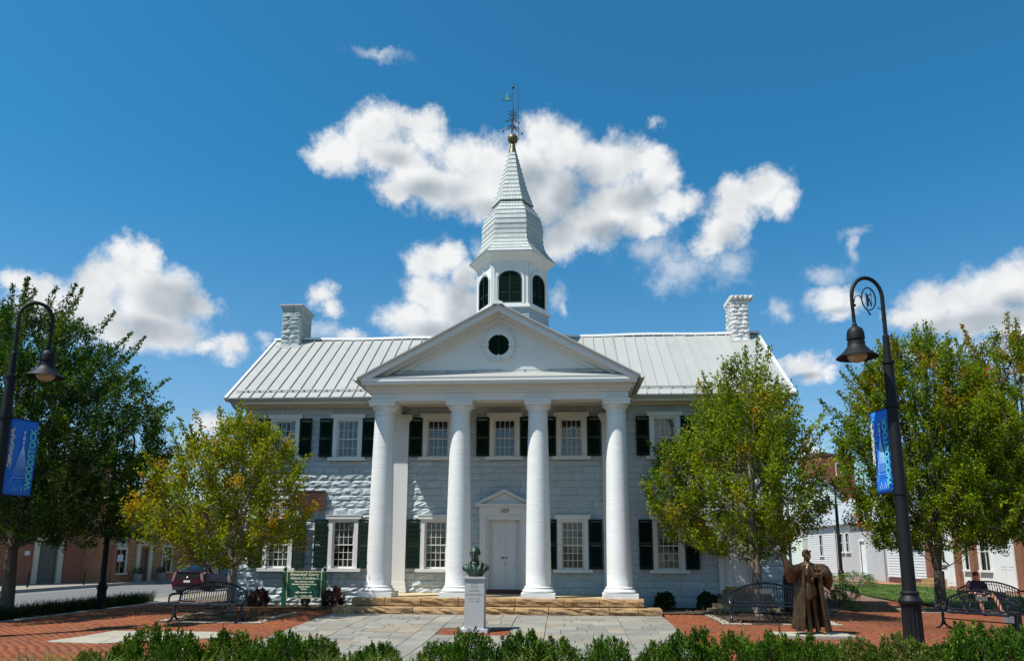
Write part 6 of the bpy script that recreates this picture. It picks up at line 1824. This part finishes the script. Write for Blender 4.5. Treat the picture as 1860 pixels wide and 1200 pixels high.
for (x, y, a) in ((-.10, -.52, -.1), (.43, -.62, .3)):
    b = MB(); b.tube([(x, y + .08, .05), (x, y - .02, .05), (x + a * .1, y - .14, .035)], [.045, .048, .032], 10); ell(b, (x, y + .04, .08), (.045, .05, .04)); b.build('shoe', m_shoe, PE, smooth=True)
bag = thing('bag', 'small dark bag standing on the bench seat beside the person', 'bag', (14.95, .72, .46), .2)
b = MB(); b.prism([(-.15, 0), (.15, 0), (.13, .20), (-.12, .22)], -.08, .08); b.build('body', m_short, bag)
b = MB(); b.tube([(-.07, 0, .20), (-.05, 0, .30), (.05, 0, .30), (.07, 0, .20)], .010, 6); b.build('handle', m_shoe, bag)

# ------------------------------------------------------------------ sign, outlet box, trash can
m_sgreen = mat('green_sign_paint', (.004, .075, .038), .45, mott=.3, mscale=6, mrgb=(.005, .08, .045)); m_sgold = mat('cream_sign_border', (.62, .58, .36), .5); m_stext = mat('cream_lettering', (.80, .78, .60), .5)
SG = thing('courthouse_sign', 'green wooden sign with cream lettering standing between two posts before the stone wall', 'sign', (-5.83, -1.20, .17))
for sx in (-1, 1):
    b = MB(); b.box(sx * .60 - .055, sx * .60 + .055, -.055, .055, 0, 1.02); b.lathe([(.06, 1.02), (.045, 1.035), (.03, 1.05), (.05, 1.075), (.06, 1.11), (.045, 1.15), (.015, 1.19), (.001, 1.20)], c=(sx * .60, 0, 0), n=14); b.build('post', m_sgreen, SG)
b = MB(); b.box(-.53, .53, -.035, .02, .27, 1.045); bd = b.build('board', m_sgreen, SG)
b = MB(); b.box(-.53, .53, -.043, -.03, 1.020, 1.047); b.box(-.53, .53, -.043, -.03, .268, .292); b.box(-.53, -.505, -.043, -.03, .292, 1.020); b.box(.505, .53, -.043, -.03, .292, 1.020); b.build('border', m_sgold, bd)
for tx, sz, z, sx_ in (('Shenandoah County', .115, .955, .93), ('Historic Courthouse', .112, .845, .90), ('Visitor Information Center', .062, .745, .88), ('Shenandoah County Historical Society', .060, .672, .80), ('Meeting Room', .062, .60, .9), ('Museum', .062, .53, .95), ('Entrance on side of building', .052, .335, .9)):
    text_obj('lettering', tx, sz, m_stext, bd, (0, -.037, z), shear=.28, ext=.003, sx=sx_, bold=.0022)
b = MB(); b.box(-.16, .24, -.040, -.034, .425, .447); b.prism([(-.28, .436), (-.15, .400), (-.15, .472)], -.040, -.034); b.build('arrow', m_stext, bd)
OB = thing('outlet_box', 'small grey metal outlet box on a short black post near the angled bench', 'outlet box', (12.62, -4.0, 0))
b = MB(); b.box(-.16, .03, -.12, .06, .16, .36); b.build('box', mat('grey_box_metal', (.22, .24, .25), .5, metal=.3), OB)
b = MB(); b.box(.04, .20, -.08, .08, .0, .37); b.build('post', m_lamp, OB)
TR = thing('trash_can', 'dark green slatted trash can standing behind the bench by the statue', 'trash can', (8.35, -1.2, .16))
m_trash = mat('dark_trash_can', (.012, .022, .018), .5)
b = MB(); b.lathe([(.27, .04), (.28, .08), (.28, .86), (.30, .88), (.30, .92), (.26, .94)], n=24); b.build('body', m_trash, TR, smooth=True)
for k in range(18):
    a = 2 * math.pi * k / 18; b = MB(); b.box(-.03, .03, -.006, .006, .08, .86, Matrix.Rotation(a, 4, 'Z') @ Matrix.Translation((0, -.292, 0))); b.build('slat', m_trash, TR)
b = MB(); b.lathe([(.31, .94), (.29, 1.0), (.18, 1.08), (.17, 1.08)], n=24); b.build('lid', m_trash, TR, smooth=True)

# ------------------------------------------------------------------ street: brick buildings, car, planters
m_bw1 = None
def brick_mat(name, c1, c2, cm, bw=.22, bh=.075, var=0):
    m = bpy.data.materials.new(name); m.use_nodes = True; t = m.node_tree; b = t.nodes['Principled BSDF']; b.inputs['Roughness'].default_value = .85
    tc_ = N(t, 'ShaderNodeTexCoord'); s = N(t, 'ShaderNodeSeparateXYZ'); t.links.new(tc_.outputs['Object'], s.inputs[0])
    cb = N(t, 'ShaderNodeCombineXYZ'); t.links.new(mth(t, 'ADD', s.outputs[0], s.outputs[1]), cb.inputs[0]); t.links.new(s.outputs[2], cb.inputs[1])
    br = N(t, 'ShaderNodeTexBrick'); br.inputs['Color1'].default_value = (*c1, 1); br.inputs['Color2'].default_value = (*c2, 1); br.inputs['Mortar'].default_value = (*cm, 1)
    br.inputs['Scale'].default_value = 1.0; br.inputs['Brick Width'].default_value = bw; br.inputs['Row Height'].default_value = bh; br.inputs['Mortar Size'].default_value = .008
    t.links.new(cb.outputs[0], br.inputs['Vector'])
    nz_ = noise(t, tc_.outputs['Object'], 1.2, 5, .6)
    r_ = N(t, 'ShaderNodeMapRange'); r_.inputs['From Min'].default_value = .4; r_.inputs['From Max'].default_value = .7; r_.inputs['To Max'].default_value = .35; t.links.new(nz_, r_.inputs[0])
    t.links.new(mixc(t, r_.outputs[0], br.outputs[0], tuple(x * .6 for x in c1)), b.inputs['Base Color'])
    bp = N(t, 'ShaderNodeBump'); bp.inputs['Strength'].default_value = .5; bp.inputs['Distance'].default_value = .01; t.links.new(br.outputs['Fac'], bp.inputs['Height']); bp.invert = True; t.links.new(bp.outputs[0], b.inputs['Normal'])
    MATS[name] = m; return m
m_br1 = brick_mat('red_brick_wall', (.33, .105, .05), (.26, .075, .038), (.27, .18, .13))
m_br2 = brick_mat('orange_brick_wall', (.40, .16, .065), (.31, .115, .05), (.34, .25, .16))
m_br3 = brick_mat('white_painted_brick', (.46, .47, .48), (.42, .43, .44), (.38, .39, .39), bh=.08)
m_br4 = brick_mat('tower_brick', (.30, .075, .045), (.24, .06, .035), (.22, .12, .09))
m_beige = mat('beige_trim', (.52, .47, .35), .6, mott=.3, mscale=5, mrgb=(.42, .37, .27)); m_pboard = mat('beige_panel', (.42, .37, .28), .8); m_ddoor = mat('brown_door', (.16, .075, .05), .5); m_grdoor = mat('grey_green_door', (.11, .105, .085), .6)
m_clap = mat('white_clapboard', (.52, .54, .55), .7, var=.04, bump=.2, bscale=14, mott=.3, mscale=2, mrgb=(.55, .57, .58), stretch=(.4, .4, 4)); m_clapg = mat('pale_green_clapboard', (.62, .68, .60), .7, var=.04)
m_groof = mat('grey_standing_roof', (.33, .36, .39), .45, mott=.3, mscale=1, mrgb=(.42, .45, .48)); m_awn = mat('black_awning', (.012, .012, .014), .8); m_paper = mat('paper_notice', (.62, .64, .72), .7); m_rbrown = mat('dark_roof', (.10, .09, .085), .8)

def bwin(par, x0, x1, z0, z1, frame, y=0.0, panes=(2, 2), name='window', fw=.10, sill=True, glass=True):
    b = MB(); b.box(x0 - fw, x0, y - .05, y + .05, z0, z1); b.box(x1, x1 + fw, y - .05, y + .05, z0, z1); b.box(x0 - fw, x1 + fw, y - .06, y + .05, z1, z1 + fw)
    if sill: b.box(x0 - fw - .06, x1 + fw + .06, y - .14, y + .05, z0 - .10, z0)
    for i in range(1, panes[0]): xx = x0 + (x1 - x0) * i / panes[0]; b.box(xx - .018, xx + .018, y - .0, y + .03, z0, z1)
    for j in range(1, panes[1]): zz = z0 + (z1 - z0) * j / panes[1]; b.box(x0, x1, y - .004, y + .034, zz - .02, zz + .02)
    w = b.build(name, frame, par)
    if glass:
        b = MB(); b.box(x0, x1, y + .035, y + .04, z0, z1); b.build('pane', m_glass, w)
    return w
def shell(par, L, D, H_, mt, holes=(), name='wall', t=.25, base=0.0):
    """four walls; holes (x0,x1,z0,z1) in the front wall at y=0 facing -y"""
    xs = sorted({0, L} | {h[0] for h in holes} | {h[1] for h in holes}); b = MB()
    for xa, xb in zip(xs[:-1], xs[1:]):
        hs = sorted([(h[2], h[3]) for h in holes if h[0] < xb - 1e-4 and h[1] > xa + 1e-4]); z = base
        for (a, c) in hs:
            if a > z: b.box(xa, xb, 0, t, z, a)
            z = max(z, c)
        b.box(xa, xb, 0, t, z, H_)
    b.box(0, t, t, D, base, H_); b.box(L - t, L, t, D, base, H_); b.box(t, L - t, D - t, D, base, H_)
    w = b.build(name, mt, par)
    b = MB(); b.box(t, L - t, t + .6, t + .65, base, H_ - .1); b.box(t, L - t, t, D - t, H_ - .1, H_ - .02); b.build('interior', m_dark, par)
    return w
# far left red brick building with a framed door
B1 = thing('brick_building', 'plain red brick building with a grey green door in a beige frame across the street', 'building', (-36.6, 5.4, -.10), math.radians(58))
sd_ = 16.2 + 0.0
shell(B1, 19.3, 9, 7.2, m_br1, holes=[(sd_ - .55, sd_ + .55, 0, 2.45)])
b = MB(); b.box(sd_ - .80, sd_ - .52, -.10, .1, 0, 2.45); b.box(sd_ + .52, sd_ + .80, -.10, .1, 0, 2.45); b.box(sd_ - .80, sd_ + .80, -.11, .1, 2.45, 2.85); b.box(sd_ - .95, sd_ + .95, -.30, .1, 2.85, 2.98); b.build('door_frame', m_beige, B1)
d = door_leaf(sd_ - .52, sd_ + .52, .0, 2.45, .12, [(.15, .9), (1.0, 1.6), (1.7, 2.3)], 2).build('door', m_grdoor, B1)
b = MB(); b.box(sd_ - 1.25, sd_ - 1.0, -.02, .0, 1.62, 1.85); b.build('notice', m_paper, B1)
b = MB(); b.box(-.1, 19.4, -.15, 9.1, 7.2, 7.45); b.build('cornice', m_beige, B1)
for k in range(3): bwin(B1, 3 + k * 4, 4.1 + k * 4, 4.0, 5.9, m_beige, y=-.03); 
# orange brick building with tall boarded windows
B2 = thing('brick_building', 'low orange brown brick building with a black awning door, behind the parked car', 'building', (-25.4, 20.6, -.10), math.radians(79.5))
ops = [(.75, 1.55, .55, 2.35), (2.75, 3.55, 0, 2.05), (4.9, 5.7, .55, 2.15), (8.2, 9.0, .9, 2.6), (11.2, 12.4, .9, 2.6), (15, 16, .9, 2.6)]
shell(B2, 26, 9, 4.9, m_br2, holes=ops)
for k, (x0, x1, z0, z1) in enumerate(ops):
    if k == 1: continue
    bwin(B2, x0, x1, z0, z1 if k != 0 else 1.95, m_beige if k < 3 else m_white, y=.0, panes=(2, 2), fw=.12)
b = MB(); b.box(.70, 1.60, -.03, .05, 2.07, 3.0); b.build('board_panel', m_pboard, B2)
b = MB(); b.box(2.45, 2.75, -.10, .1, 0, 2.2); b.box(3.55, 3.85, -.10, .1, 0, 2.2); b.box(2.45, 3.85, -.11, .1, 2.2, 2.5); b.box(2.35, 3.95, -.2, .1, 2.5, 2.6); b.build('door_frame', m_beige, B2)
door_leaf(2.75, 3.55, 0, 2.2, .12, [(.15, .9), (1.0, 2.0)], 2).build('door', m_ddoor, B2)
b = MB(); b.prism([(2.35, 2.62), (3.95, 2.62), (3.75, 3.2), (3.15, 3.5), (2.55, 3.2)], -.75, -.02); b.build('awning', m_awn, B2)
for x in (.95, 5.1): b = MB(); b.box(x, x + .45, .025, .033, 1.25, 1.65); b.build('notice', m_paper, B2)
b = MB(); b.box(-.1, 26.1, -.12, 9.1, 4.9, 5.1); b.build('cornice', m_beige, B2)
# low wall between them and street posts
W1 = thing('brick_wall', 'dark red brick end wall between the two brick buildings across the street', 'wall', (-27.0, 21.3, -.1), math.radians(-12))
b = MB(); b.box(0, 1.9, 0, .25, 0, 2.2); b.build('wall', m_br1, W1)
for (x, y, lb) in ((-25.85, 14.7, 'thin black bollard on the far pavement by the beige door frame'), (-24.95, 18.0, 'thin black bollard on the far pavement before the plain brick wall')):
    t = thing('bollard', lb, 'bollard', (x, y, -.09), 0, 'bollards on the far pavement'); b = MB(); b.lathe([(.05, 0), (.045, .7), (.06, .72), (.05, .78), (.01, .8)], n=10); b.build('post', m_lamp, t)
pm_ = shrub_mesh(170, .28, .28, .4, 700, .05, pal_bush)
m_pot = mat('grey_planter', (.24, .24, .23), .8, bump=.3, bscale=15)
for (s_, lb) in ((2.15, 'grey planter with dark shrub left of the awning door'), (4.2, 'grey planter with dark shrub right of the awning door')):
    c, s0 = math.cos(math.radians(79.5)), math.sin(math.radians(79.5)); x, y = -25.4 + c * s_ + s0 * .5, 20.6 + s0 * s_ - c * .5
    t = thing('planter', lb, 'planter', (x, y, -.09), 0, 'planters by the awning door'); b = MB(); b.lathe([(.18, 0), (.22, .05), (.27, .40), (.29, .42), (.29, .46), (.22, .46)], n=16); b.build('pot', m_pot, t, smooth=True)
    o = link('foliage', pm_[0], t, (0, 0, .42)); link('stem', pm_[1], t, (0, 0, .42))

# maroon hatchback
m_car = mat('maroon_car_paint', (.045, .003, .010), .35, spec=.2, coat=.12); m_cglass = mat('dark_car_glass', (.006, .008, .010), .08, spec=.4); m_tyre = mat('tyre_rubber', (.02, .02, .02), .85); m_rim = mat('alloy_rim', (.45, .46, .48), .35, metal=.8)
m_tail = mat('tail_light', (.28, .10, .10), .2, coat=.6); m_trimb = mat('black_trim', (.012, .012, .012), .5); m_plate = mat('licence_plate', (.52, .60, .58), .5)
CA = thing('parked_car', 'maroon hatchback seen from behind, parked at the kerb beyond the left bench', 'car', (-16.0, 12.0, -.235), math.radians(-2))
hw = .84
def car_loft(st, b):
    """st: list of (y, [(halfwidth, z), ...]) open profiles from sill up to the centre line, mirrored"""
    k = len(st[0][1]); V = []; F = []
    for y, pr_ in st:
        for w, z in pr_: V.append((w, y if not isinstance(y, tuple) else y[0], z))
        for w, z in pr_[::-1]: V.append((-w, y, z))
    n = 2 * k
    for i in range(len(st) - 1):
        for j in range(n - 1): F.append((i * n + j, (i + 1) * n + j, (i + 1) * n + j + 1, i * n + j + 1))
        F.append((i * n + n - 1, (i + 1) * n + n - 1, (i + 1) * n, i * n))
    F += [tuple(range(n)), tuple(range(len(st) * n - 1, (len(st) - 1) * n - 1, -1))]
    b.add(V, F)
b = MB()
car_loft([(0.00, [(.60, .30), (.70, .42), (.72, .60), (.66, .70)]), (.06, [(.70, .24), (.80, .40), (.82, .62), (.72, .78)]), (.22, [(.74, .20), (.84, .40), (.86, .66), (.76, 1.02)]), (.60, [(.76, .20), (.86, .42), (.87, .70), (.76, .98)]), (1.6, [(.78, .19), (.865, .42), (.87, .70), (.78, .93)]),
          (2.8, [(.78, .19), (.865, .42), (.865, .68), (.78, .90)]), (3.3, [(.76, .20), (.855, .42), (.85, .68), (.70, .88)]), (3.8, [(.72, .21), (.83, .42), (.80, .66), (.55, .80)]), (4.15, [(.62, .24), (.72, .40), (.66, .60), (.40, .68)]), (4.25, [(.5, .28), (.6, .40), (.5, .55), (.3, .6)])], b)
body = b.build('body', m_car, CA, smooth=True)
b = MB()
car_loft([(.20, [(.74, .86), (.70, 1.00), (.66, 1.03)]), (.45, [(.755, .88), (.66, 1.14), (.60, 1.18)]), (1.0, [(.765, .88), (.60, 1.33), (.50, 1.37)]), (1.7, [(.77, .88), (.58, 1.42), (.46, 1.465)]), (2.2, [(.77, .88), (.57, 1.41), (.45, 1.46)]), (2.8, [(.765, .86), (.60, 1.22), (.50, 1.26)]), (3.35, [(.74, .84), (.70, .92), (.62, .93)])], b)
b.build('greenhouse', m_cglass, CA, smooth=True)
b = MB()
car_loft([(1.02, [(.595, 1.345), (.50, 1.385), (.3, 1.395)]), (1.7, [(.585, 1.43), (.47, 1.475), (.3, 1.485)]), (2.2, [(.575, 1.42), (.46, 1.47), (.3, 1.48)]), (2.35, [(.58, 1.375), (.47, 1.43), (.3, 1.44)])], b)
b.build('roof', m_car, CA, smooth=True)
for sx in (-1, 1):
    b = MB()
    b.tube([(sx * .76, .30, .98), (sx * .64, .72, 1.25), (sx * .585, 1.3, 1.41), (sx * .575, 2.1, 1.43), (sx * .61, 2.75, 1.25), (sx * .72, 3.3, .95)], .022, 6); b.tube([(sx * .775, 1.72, .9), (sx * .60, 1.66, 1.42)], .022, 6); b.tube([(sx * .77, .95, .9), (sx * .66, .78, 1.26)], .04, 6)
    b.build('pillar', m_car, CA)
    b = MB(); b.prism([(sx * .80, .62), (sx * .70, 1.0), (sx * .60, .98), (sx * .66, .60)] if sx < 0 else [(sx * .66, .60), (sx * .60, .98), (sx * .70, 1.0), (sx * .80, .62)][::-1], .005, .22); b.build('taillight', m_tail, CA)
    b = MB(); ell(b, (sx * .93, 2.75, .98), (.09, .06, .07)); b.tube([(sx * .78, 2.8, .92), (sx * .9, 2.76, .96)], .02, 6); b.build('mirror', m_car, CA, smooth=True)
    for y in (.85, 3.35):
        xf = Matrix.Translation((sx * .78, y, .31)) @ Matrix.Rotation(math.pi / 2, 4, 'Y')
        b = MB(); b.lathe([(.20, -.10), (.29, -.10), (.31, -.07), (.31, .07), (.29, .10), (.20, .10)], n=24, xf=xf); wh = b.build('wheel', m_tyre, CA, smooth=True)
        b = MB(); b.lathe([(.0, .095 * sx), (.05, .10 * sx), (.06, .08 * sx), (.19, .085 * sx), (.205, .10 * sx)], n=20, xf=xf, cap=False); b.build('rim', m_rim, wh)
b = MB(); b.box(-.60, .60, -.012, .10, .62, .96); b.build('hatch_glass', m_cglass, CA)
b = MB(); b.prism([(-.68, 1.01), (.68, 1.01), (.62, 1.06), (-.62, 1.06)], .12, .34); b.build('spoiler', m_car, CA)
b = MB(); b.prism([(-.66, .50), (.66, .50), (.62, .72), (-.62, .72)], -.035, .12); b.build('hatch', m_car, CA)
b = MB(); b.box(-.16, .16, -.045, -.036, .56, .66); b.build('licence_plate', m_plate, CA)
b = MB(); ell(b, (0, -.02, .80), (.055, .012, .042)); b.tube([(-.04, -.025, .81), (0, -.03, .79), (.04, -.025, .81)], .006, 5); b.build('emblem', m_rim, CA, smooth=True)
b = MB(); b.box(-.70, .70, -.02, .2, .20, .34); b.build('bumper', m_trimb, CA)
b = MB(); b.tube([(.2, 1.05, 1.38), (.2, .98, 1.47)], .008, 5); b.build('antenna', m_trimb, CA)

# ------------------------------------------------------------------ right: houses across the lawn
def clap(par, x0, x1, z0, z1, mt, holes=(), step=.15, y=0.0, xf=None, gable=None):
    """each course of clapboard is a board of its own"""
    z = z0; k = 0
    while z < z1 - .02:
        h = min(step, z1 - z); spans = [(x0, x1)]
        if gable:
            t_ = (z + h / 2 - z0) / (gable - z0); c = (x0 + x1) / 2; w = (x1 - x0) / 2 * max(0.02, 1 - t_); spans = [(c - w, c + w)]
        for (a, c, e, f) in holes:
            if z + h > e + .02 and z < f - .02:
                spans = [q for s0, s1 in spans for q in ((s0, min(s1, a)), (max(s0, c), s1)) if q[1] - q[0] > .05]
        for (a, c) in spans:
            b = MB(); b.add([(a, y - .028, 0), (c, y - .028, 0), (c, y - .004, h + .004), (a, y - .004, h + .004), (a, y + .01, 0), (c, y + .01, 0), (c, y + .01, h + .004), (a, y + .01, h + .004)], [(0, 1, 2, 3), (0, 4, 5, 1), (0, 3, 7, 4), (1, 5, 6, 2), (3, 2, 6, 7)])
            o = b.build('clapboard', mt, par, loc=(0, 0, z))
        z += step
RX = math.radians(-90)   # fronts on x = const facing -x : local x runs towards the camera
def gable_roof(par, L, D, z0, zr, ov=.3, mt=None, name='roof', seams=True):
    b = MB(); hy = D / 2
    for s in (-1, 1):
        yc = hy + s * (hy + ov); zc = z0 - ov * (zr - z0) / hy
        P = [(-ov, yc, zc), (L + ov, yc, zc), (L + ov, hy, zr), (-ov, hy, zr)]
        V = P + [(x, y, z - .08) for x, y, z in P]; b.add(V, [(0, 1, 2, 3), (7, 6, 5, 4), (0, 4, 5, 1), (1, 5, 6, 2), (2, 6, 7, 3), (3, 7, 4, 0)])
    r_ = b.build(name, mt or m_groof, par)
    if seams:
        n = int(L / .5)
        for i in range(n + 1):
            x = -ov + .02 + (L + 2 * ov - .04) * i / n
            b = MB(); zc = z0 - ov * (zr - z0) / hy; b.tube([(x, -ov, zc + .02), (x, hy, zr + .02)], .018, 4); b.build('seam', m_groof, r_)
    return r_
# white painted house with sign, along the far side of the lawn (front faces the lawn)
H1 = thing('white_house', 'white clapboard and painted brick house with standing seam roof, behind the far lamp post', 'house', (22.6, 43.0, 0), RX)
L1_ = 15.5
holes = [(7.6, 8.3, 1.9, 3.2), (8.8, 9.5, 1.9, 3.2), (11.4, 12.3, .35, 2.6), (3.0, 3.8, 1.6, 3.2)]
shell(H1, L1_, 8, 4.1, m_br3, holes=holes)
clap(H1, 0, 6.6, .3, 4.1, m_clap, holes=[(2.85, 3.95, 1.5, 3.3)], step=.17)
for (x0, x1, z0, z1) in (holes[0], holes[1], holes[3]): bwin(H1, x0, x1, z0, z1, m_white, y=.0, fw=.07)
b = MB(); b.box(11.3, 11.4, -.05, .1, .35, 2.7); b.box(12.3, 12.4, -.05, .1, .35, 2.7); b.box(11.3, 12.4, -.06, .1, 2.6, 2.75); b.build('door_frame', m_white, H1)
door_leaf(11.4, 12.3, .35, 2.6, .05, [(.5, 1.2), (1.3, 2.4)], 2).build('door', m_white, H1)
b = MB(); b.box(11.0, 12.8, -1.2, -.0, 0, .35); b.build('step', m_kerb, H1)
b = MB(); b.box(7.2, 9.9, -.05, .0, 3.35, 4.0); sgn = b.build('shop_sign', m_white, H1)
b = MB(); b.prism([(7.35, 3.85), (7.5, 3.6), (7.65, 3.85)], -.056, -.05)
for k, (a, c) in enumerate(((8.0, 9.6), (8.1, 9.5), (8.3, 9.4))): b.box(a, c, -.056, -.05, 3.85 - k * .16, 3.89 - k * .16)
b.build('sign_marks', m_rgrey, sgn)
for x in (6.8, 15.4): b = MB(); b.tube([(x, -.08, .1), (x, -.08, 4.1)], .05, 8); b.build('downspout', m_gutter, H1)
gable_roof(H1, L1_, 8, 4.1, 6.4)
# clapboard house nearer, seen between lamp post and tree
H2 = thing('white_house', 'white clapboard house with dark shadow lines, right of the lamp post behind the lawn', 'house', (22.6, 27.2, 0), RX)
shell(H2, 5.6, 8, 5.2, m_white, holes=[(3.9, 4.9, 2.2, 3.6)])
clap(H2, 0, 5.6, .35, 5.2, m_clap, holes=[(3.75, 5.05, 2.1, 3.75)], step=.165)
bwin(H2, 3.9, 4.9, 2.2, 3.6, m_white, fw=.1); b = MB(); b.box(0, 5.6, -.02, .02, 0, .34); b.build('foundation', m_brick_d, H2)
for x in (-.02, 5.48): b = MB(); b.box(x, x + .14, -.05, .0, .3, 5.2); b.build('corner_board', m_white, H2)
gable_roof(H2, 5.6, 8, 5.2, 7.4)
# storefront of brick piers and white panels
H3 = thing('storefront', 'brick storefront with white panels, narrow windows and white door, behind the seated person', 'shop', (22.5, 21.4, 0), RX)
m_br5 = brick_mat('pier_brick', (.24, .085, .04), (.19, .065, .03), (.22, .14, .10))
L3 = 12.5
shell(H3, L3, 8, 5.4, m_white, holes=[(1.0, 1.9, 1.3, 2.6), (3.95, 4.55, 1.0, 2.8), (5.45, 6.25, 1.0, 2.8), (9.6, 10.4, 1.0, 2.6)])
for x0, x1 in ((.0, .45), (3.2, 3.6), (4.75, 5.15), (8.7, 9.2), (11.8, 12.5)):
    b = MB(); b.box(x0, x1, -.22, -.001, 0, 4.4); b.build('pier', m_br5, H3)
for (x0, x1, z0, z1) in ((1.0, 1.9, 1.3, 2.6), (3.95, 4.55, 1.0, 2.8), (5.45, 6.25, 1.0, 2.8), (9.6, 10.4, 1.0, 2.6)): bwin(H3, x0, x1, z0, z1, m_white, fw=.09)
door_leaf(2.1, 3.1, .1, 2.4, -.06, [(.25, 1.1), (1.2, 2.2)], 2).build('door', m_white, H3)
d3 = door_leaf(7.2, 8.3, .1, 2.7, -.06, [(.25, 1.1), (1.2, 1.9)], 2).build('door', m_white, H3)
b = MB(); b.box(7.45, 7.95, -.08, -.062, 2.05, 2.45); b.build('pane', m_cglass, d3)
b = MB(); b.tube([(7.75 + .3 * math.cos(a), -.09, 1.82 + .08 * math.sin(a)) for a in np.linspace(0, 2 * math.pi, 14)], .012, 4); b.build('door_ornament', m_rim, d3)
b = MB(); b.box(0, L3, -.28, .0, 4.4, 4.9); b.build('cornice', m_white, H3)
b = MB(); b.box(.6, 2.2, -.8, -.22, 0, .45); b.box(.6, 2.2, -1.1, -.8, 0, .22); b.build('step', m_ochre, H3)
gable_roof(H3, L3, 8, 5.4, 7.6, mt=m_rbrown, seams=False)
# gable house and brick stack further back
H4 = thing('gable_house', 'pale green clapboard gable peeking above the white house roof', 'house', (22.6, 44.5, 0), 0)
shell(H4, 3.6, 9, 6.7, m_clapg, holes=[(1.4, 2.2, 5.2, 6.3)]); clap(H4, 0, 3.6, 3.0, 6.7, m_clapg, holes=[(1.3, 2.3, 5.1, 6.4)], step=.2); clap(H4, 0, 3.6, 6.7, 8.2, m_clapg, step=.2, gable=8.3)
bwin(H4, 1.4, 2.2, 5.2, 6.3, m_white, fw=.08)
b = MB(); b.prism([(-.2, 6.6), (0, 6.6), (1.8, 8.25), (3.6, 6.6), (3.8, 6.6), (1.8, 8.45)], -.25, 9.2); b.build('roof', m_groof, H4)
H5 = thing('brick_tower', 'tall plain red brick block rising behind the pale gable house', 'building', (29.9, 60.0, 0), .1)
shell(H5, 3.6, 6, 12.2, m_br4, holes=[(1.6, 2.5, 10.1, 11.3)]); bwin(H5, 1.6, 2.5, 10.1, 11.3, m_white, fw=.08)
b = MB(); b.prism([(-.1, 12.2), (3.7, 11.9), (3.7, 12.1), (-.1, 12.6)], -.1, 6.1); b.build('parapet', m_brick_d, H5)
# far trees close the horizon on both sides
def far_tree(name, label, loc, r_, h, seed, n=2600, leaf=.42, group='trees beyond the buildings'):
    rng = np.random.default_rng(seed); t = thing(name, label, 'tree', loc, 0, group)
    k = 26; cen = np.stack([rng.uniform(-.62, .62, k) * r_, rng.uniform(-.62, .62, k) * r_, h * rng.uniform(.42, .86, k)], 1); rad = r_ * rng.uniform(.28, .5, k)
    i = rng.integers(0, k, n); u = rng.normal(size=(n, 3)); u /= np.linalg.norm(u, axis=1, keepdims=True)
    C_ = cen[i] + u * (rad[i] * rng.uniform(.7, 1.1, n))[:, None]; V, F = leaves_np(C_, rng.normal(size=(n, 3)), leaf * rng.uniform(.6, 1.3, n), rng, w=.8)
    g = np.array([.030, .058, .016])[None] * rng.uniform(.6, 1.6, (n, 1)) * (1 + .5 * rng.random((k, 1))[i])
    link('crown', np_mesh('crown', V, F, m_leaf, tint=g), t)
    V, F = tubes_np([(np.array([(0, 0, 0), (.1, 0, h * .4), (0, .1, h * .7)]), [r_ * .09, r_ * .07, r_ * .03])] , 8); link('trunk', np_mesh('trunk', V, F, m_bark, smooth=True), t)
ft = [(-38, 36, 6, 10), (-31, 52, 6, 9.5), (-21, 62, 5.5, 8.5), (-44, 22, 6, 11), (-15, 75, 6, 9), (-28, 75, 7, 10), (36, 30, 5, 9), (38, 48, 6, 10), (16, 70, 6, 9), (26, 80, 7, 10), (44, 66, 7, 11), (6, 95, 8, 10), (-6, 95, 8, 10), (35, 14, 5, 8.5)]
where = ['behind the red brick building', 'behind the orange brick building', 'past the end of the brick building', 'at the far left behind brick', 'straight down the street', 'beyond the brick roofs', 'behind the storefront', 'behind the white houses', 'left of the pale gable', 'near the brick tower', 'right of the brick tower', 'hidden right behind the courthouse', 'hidden left behind the courthouse', 'at the right end of the shops']
for k, (x, y, r_, h) in enumerate(ft): far_tree('distant_tree', 'distant leafy green tree ' + where[k], (x, y, 0), r_, h, 200 + k)
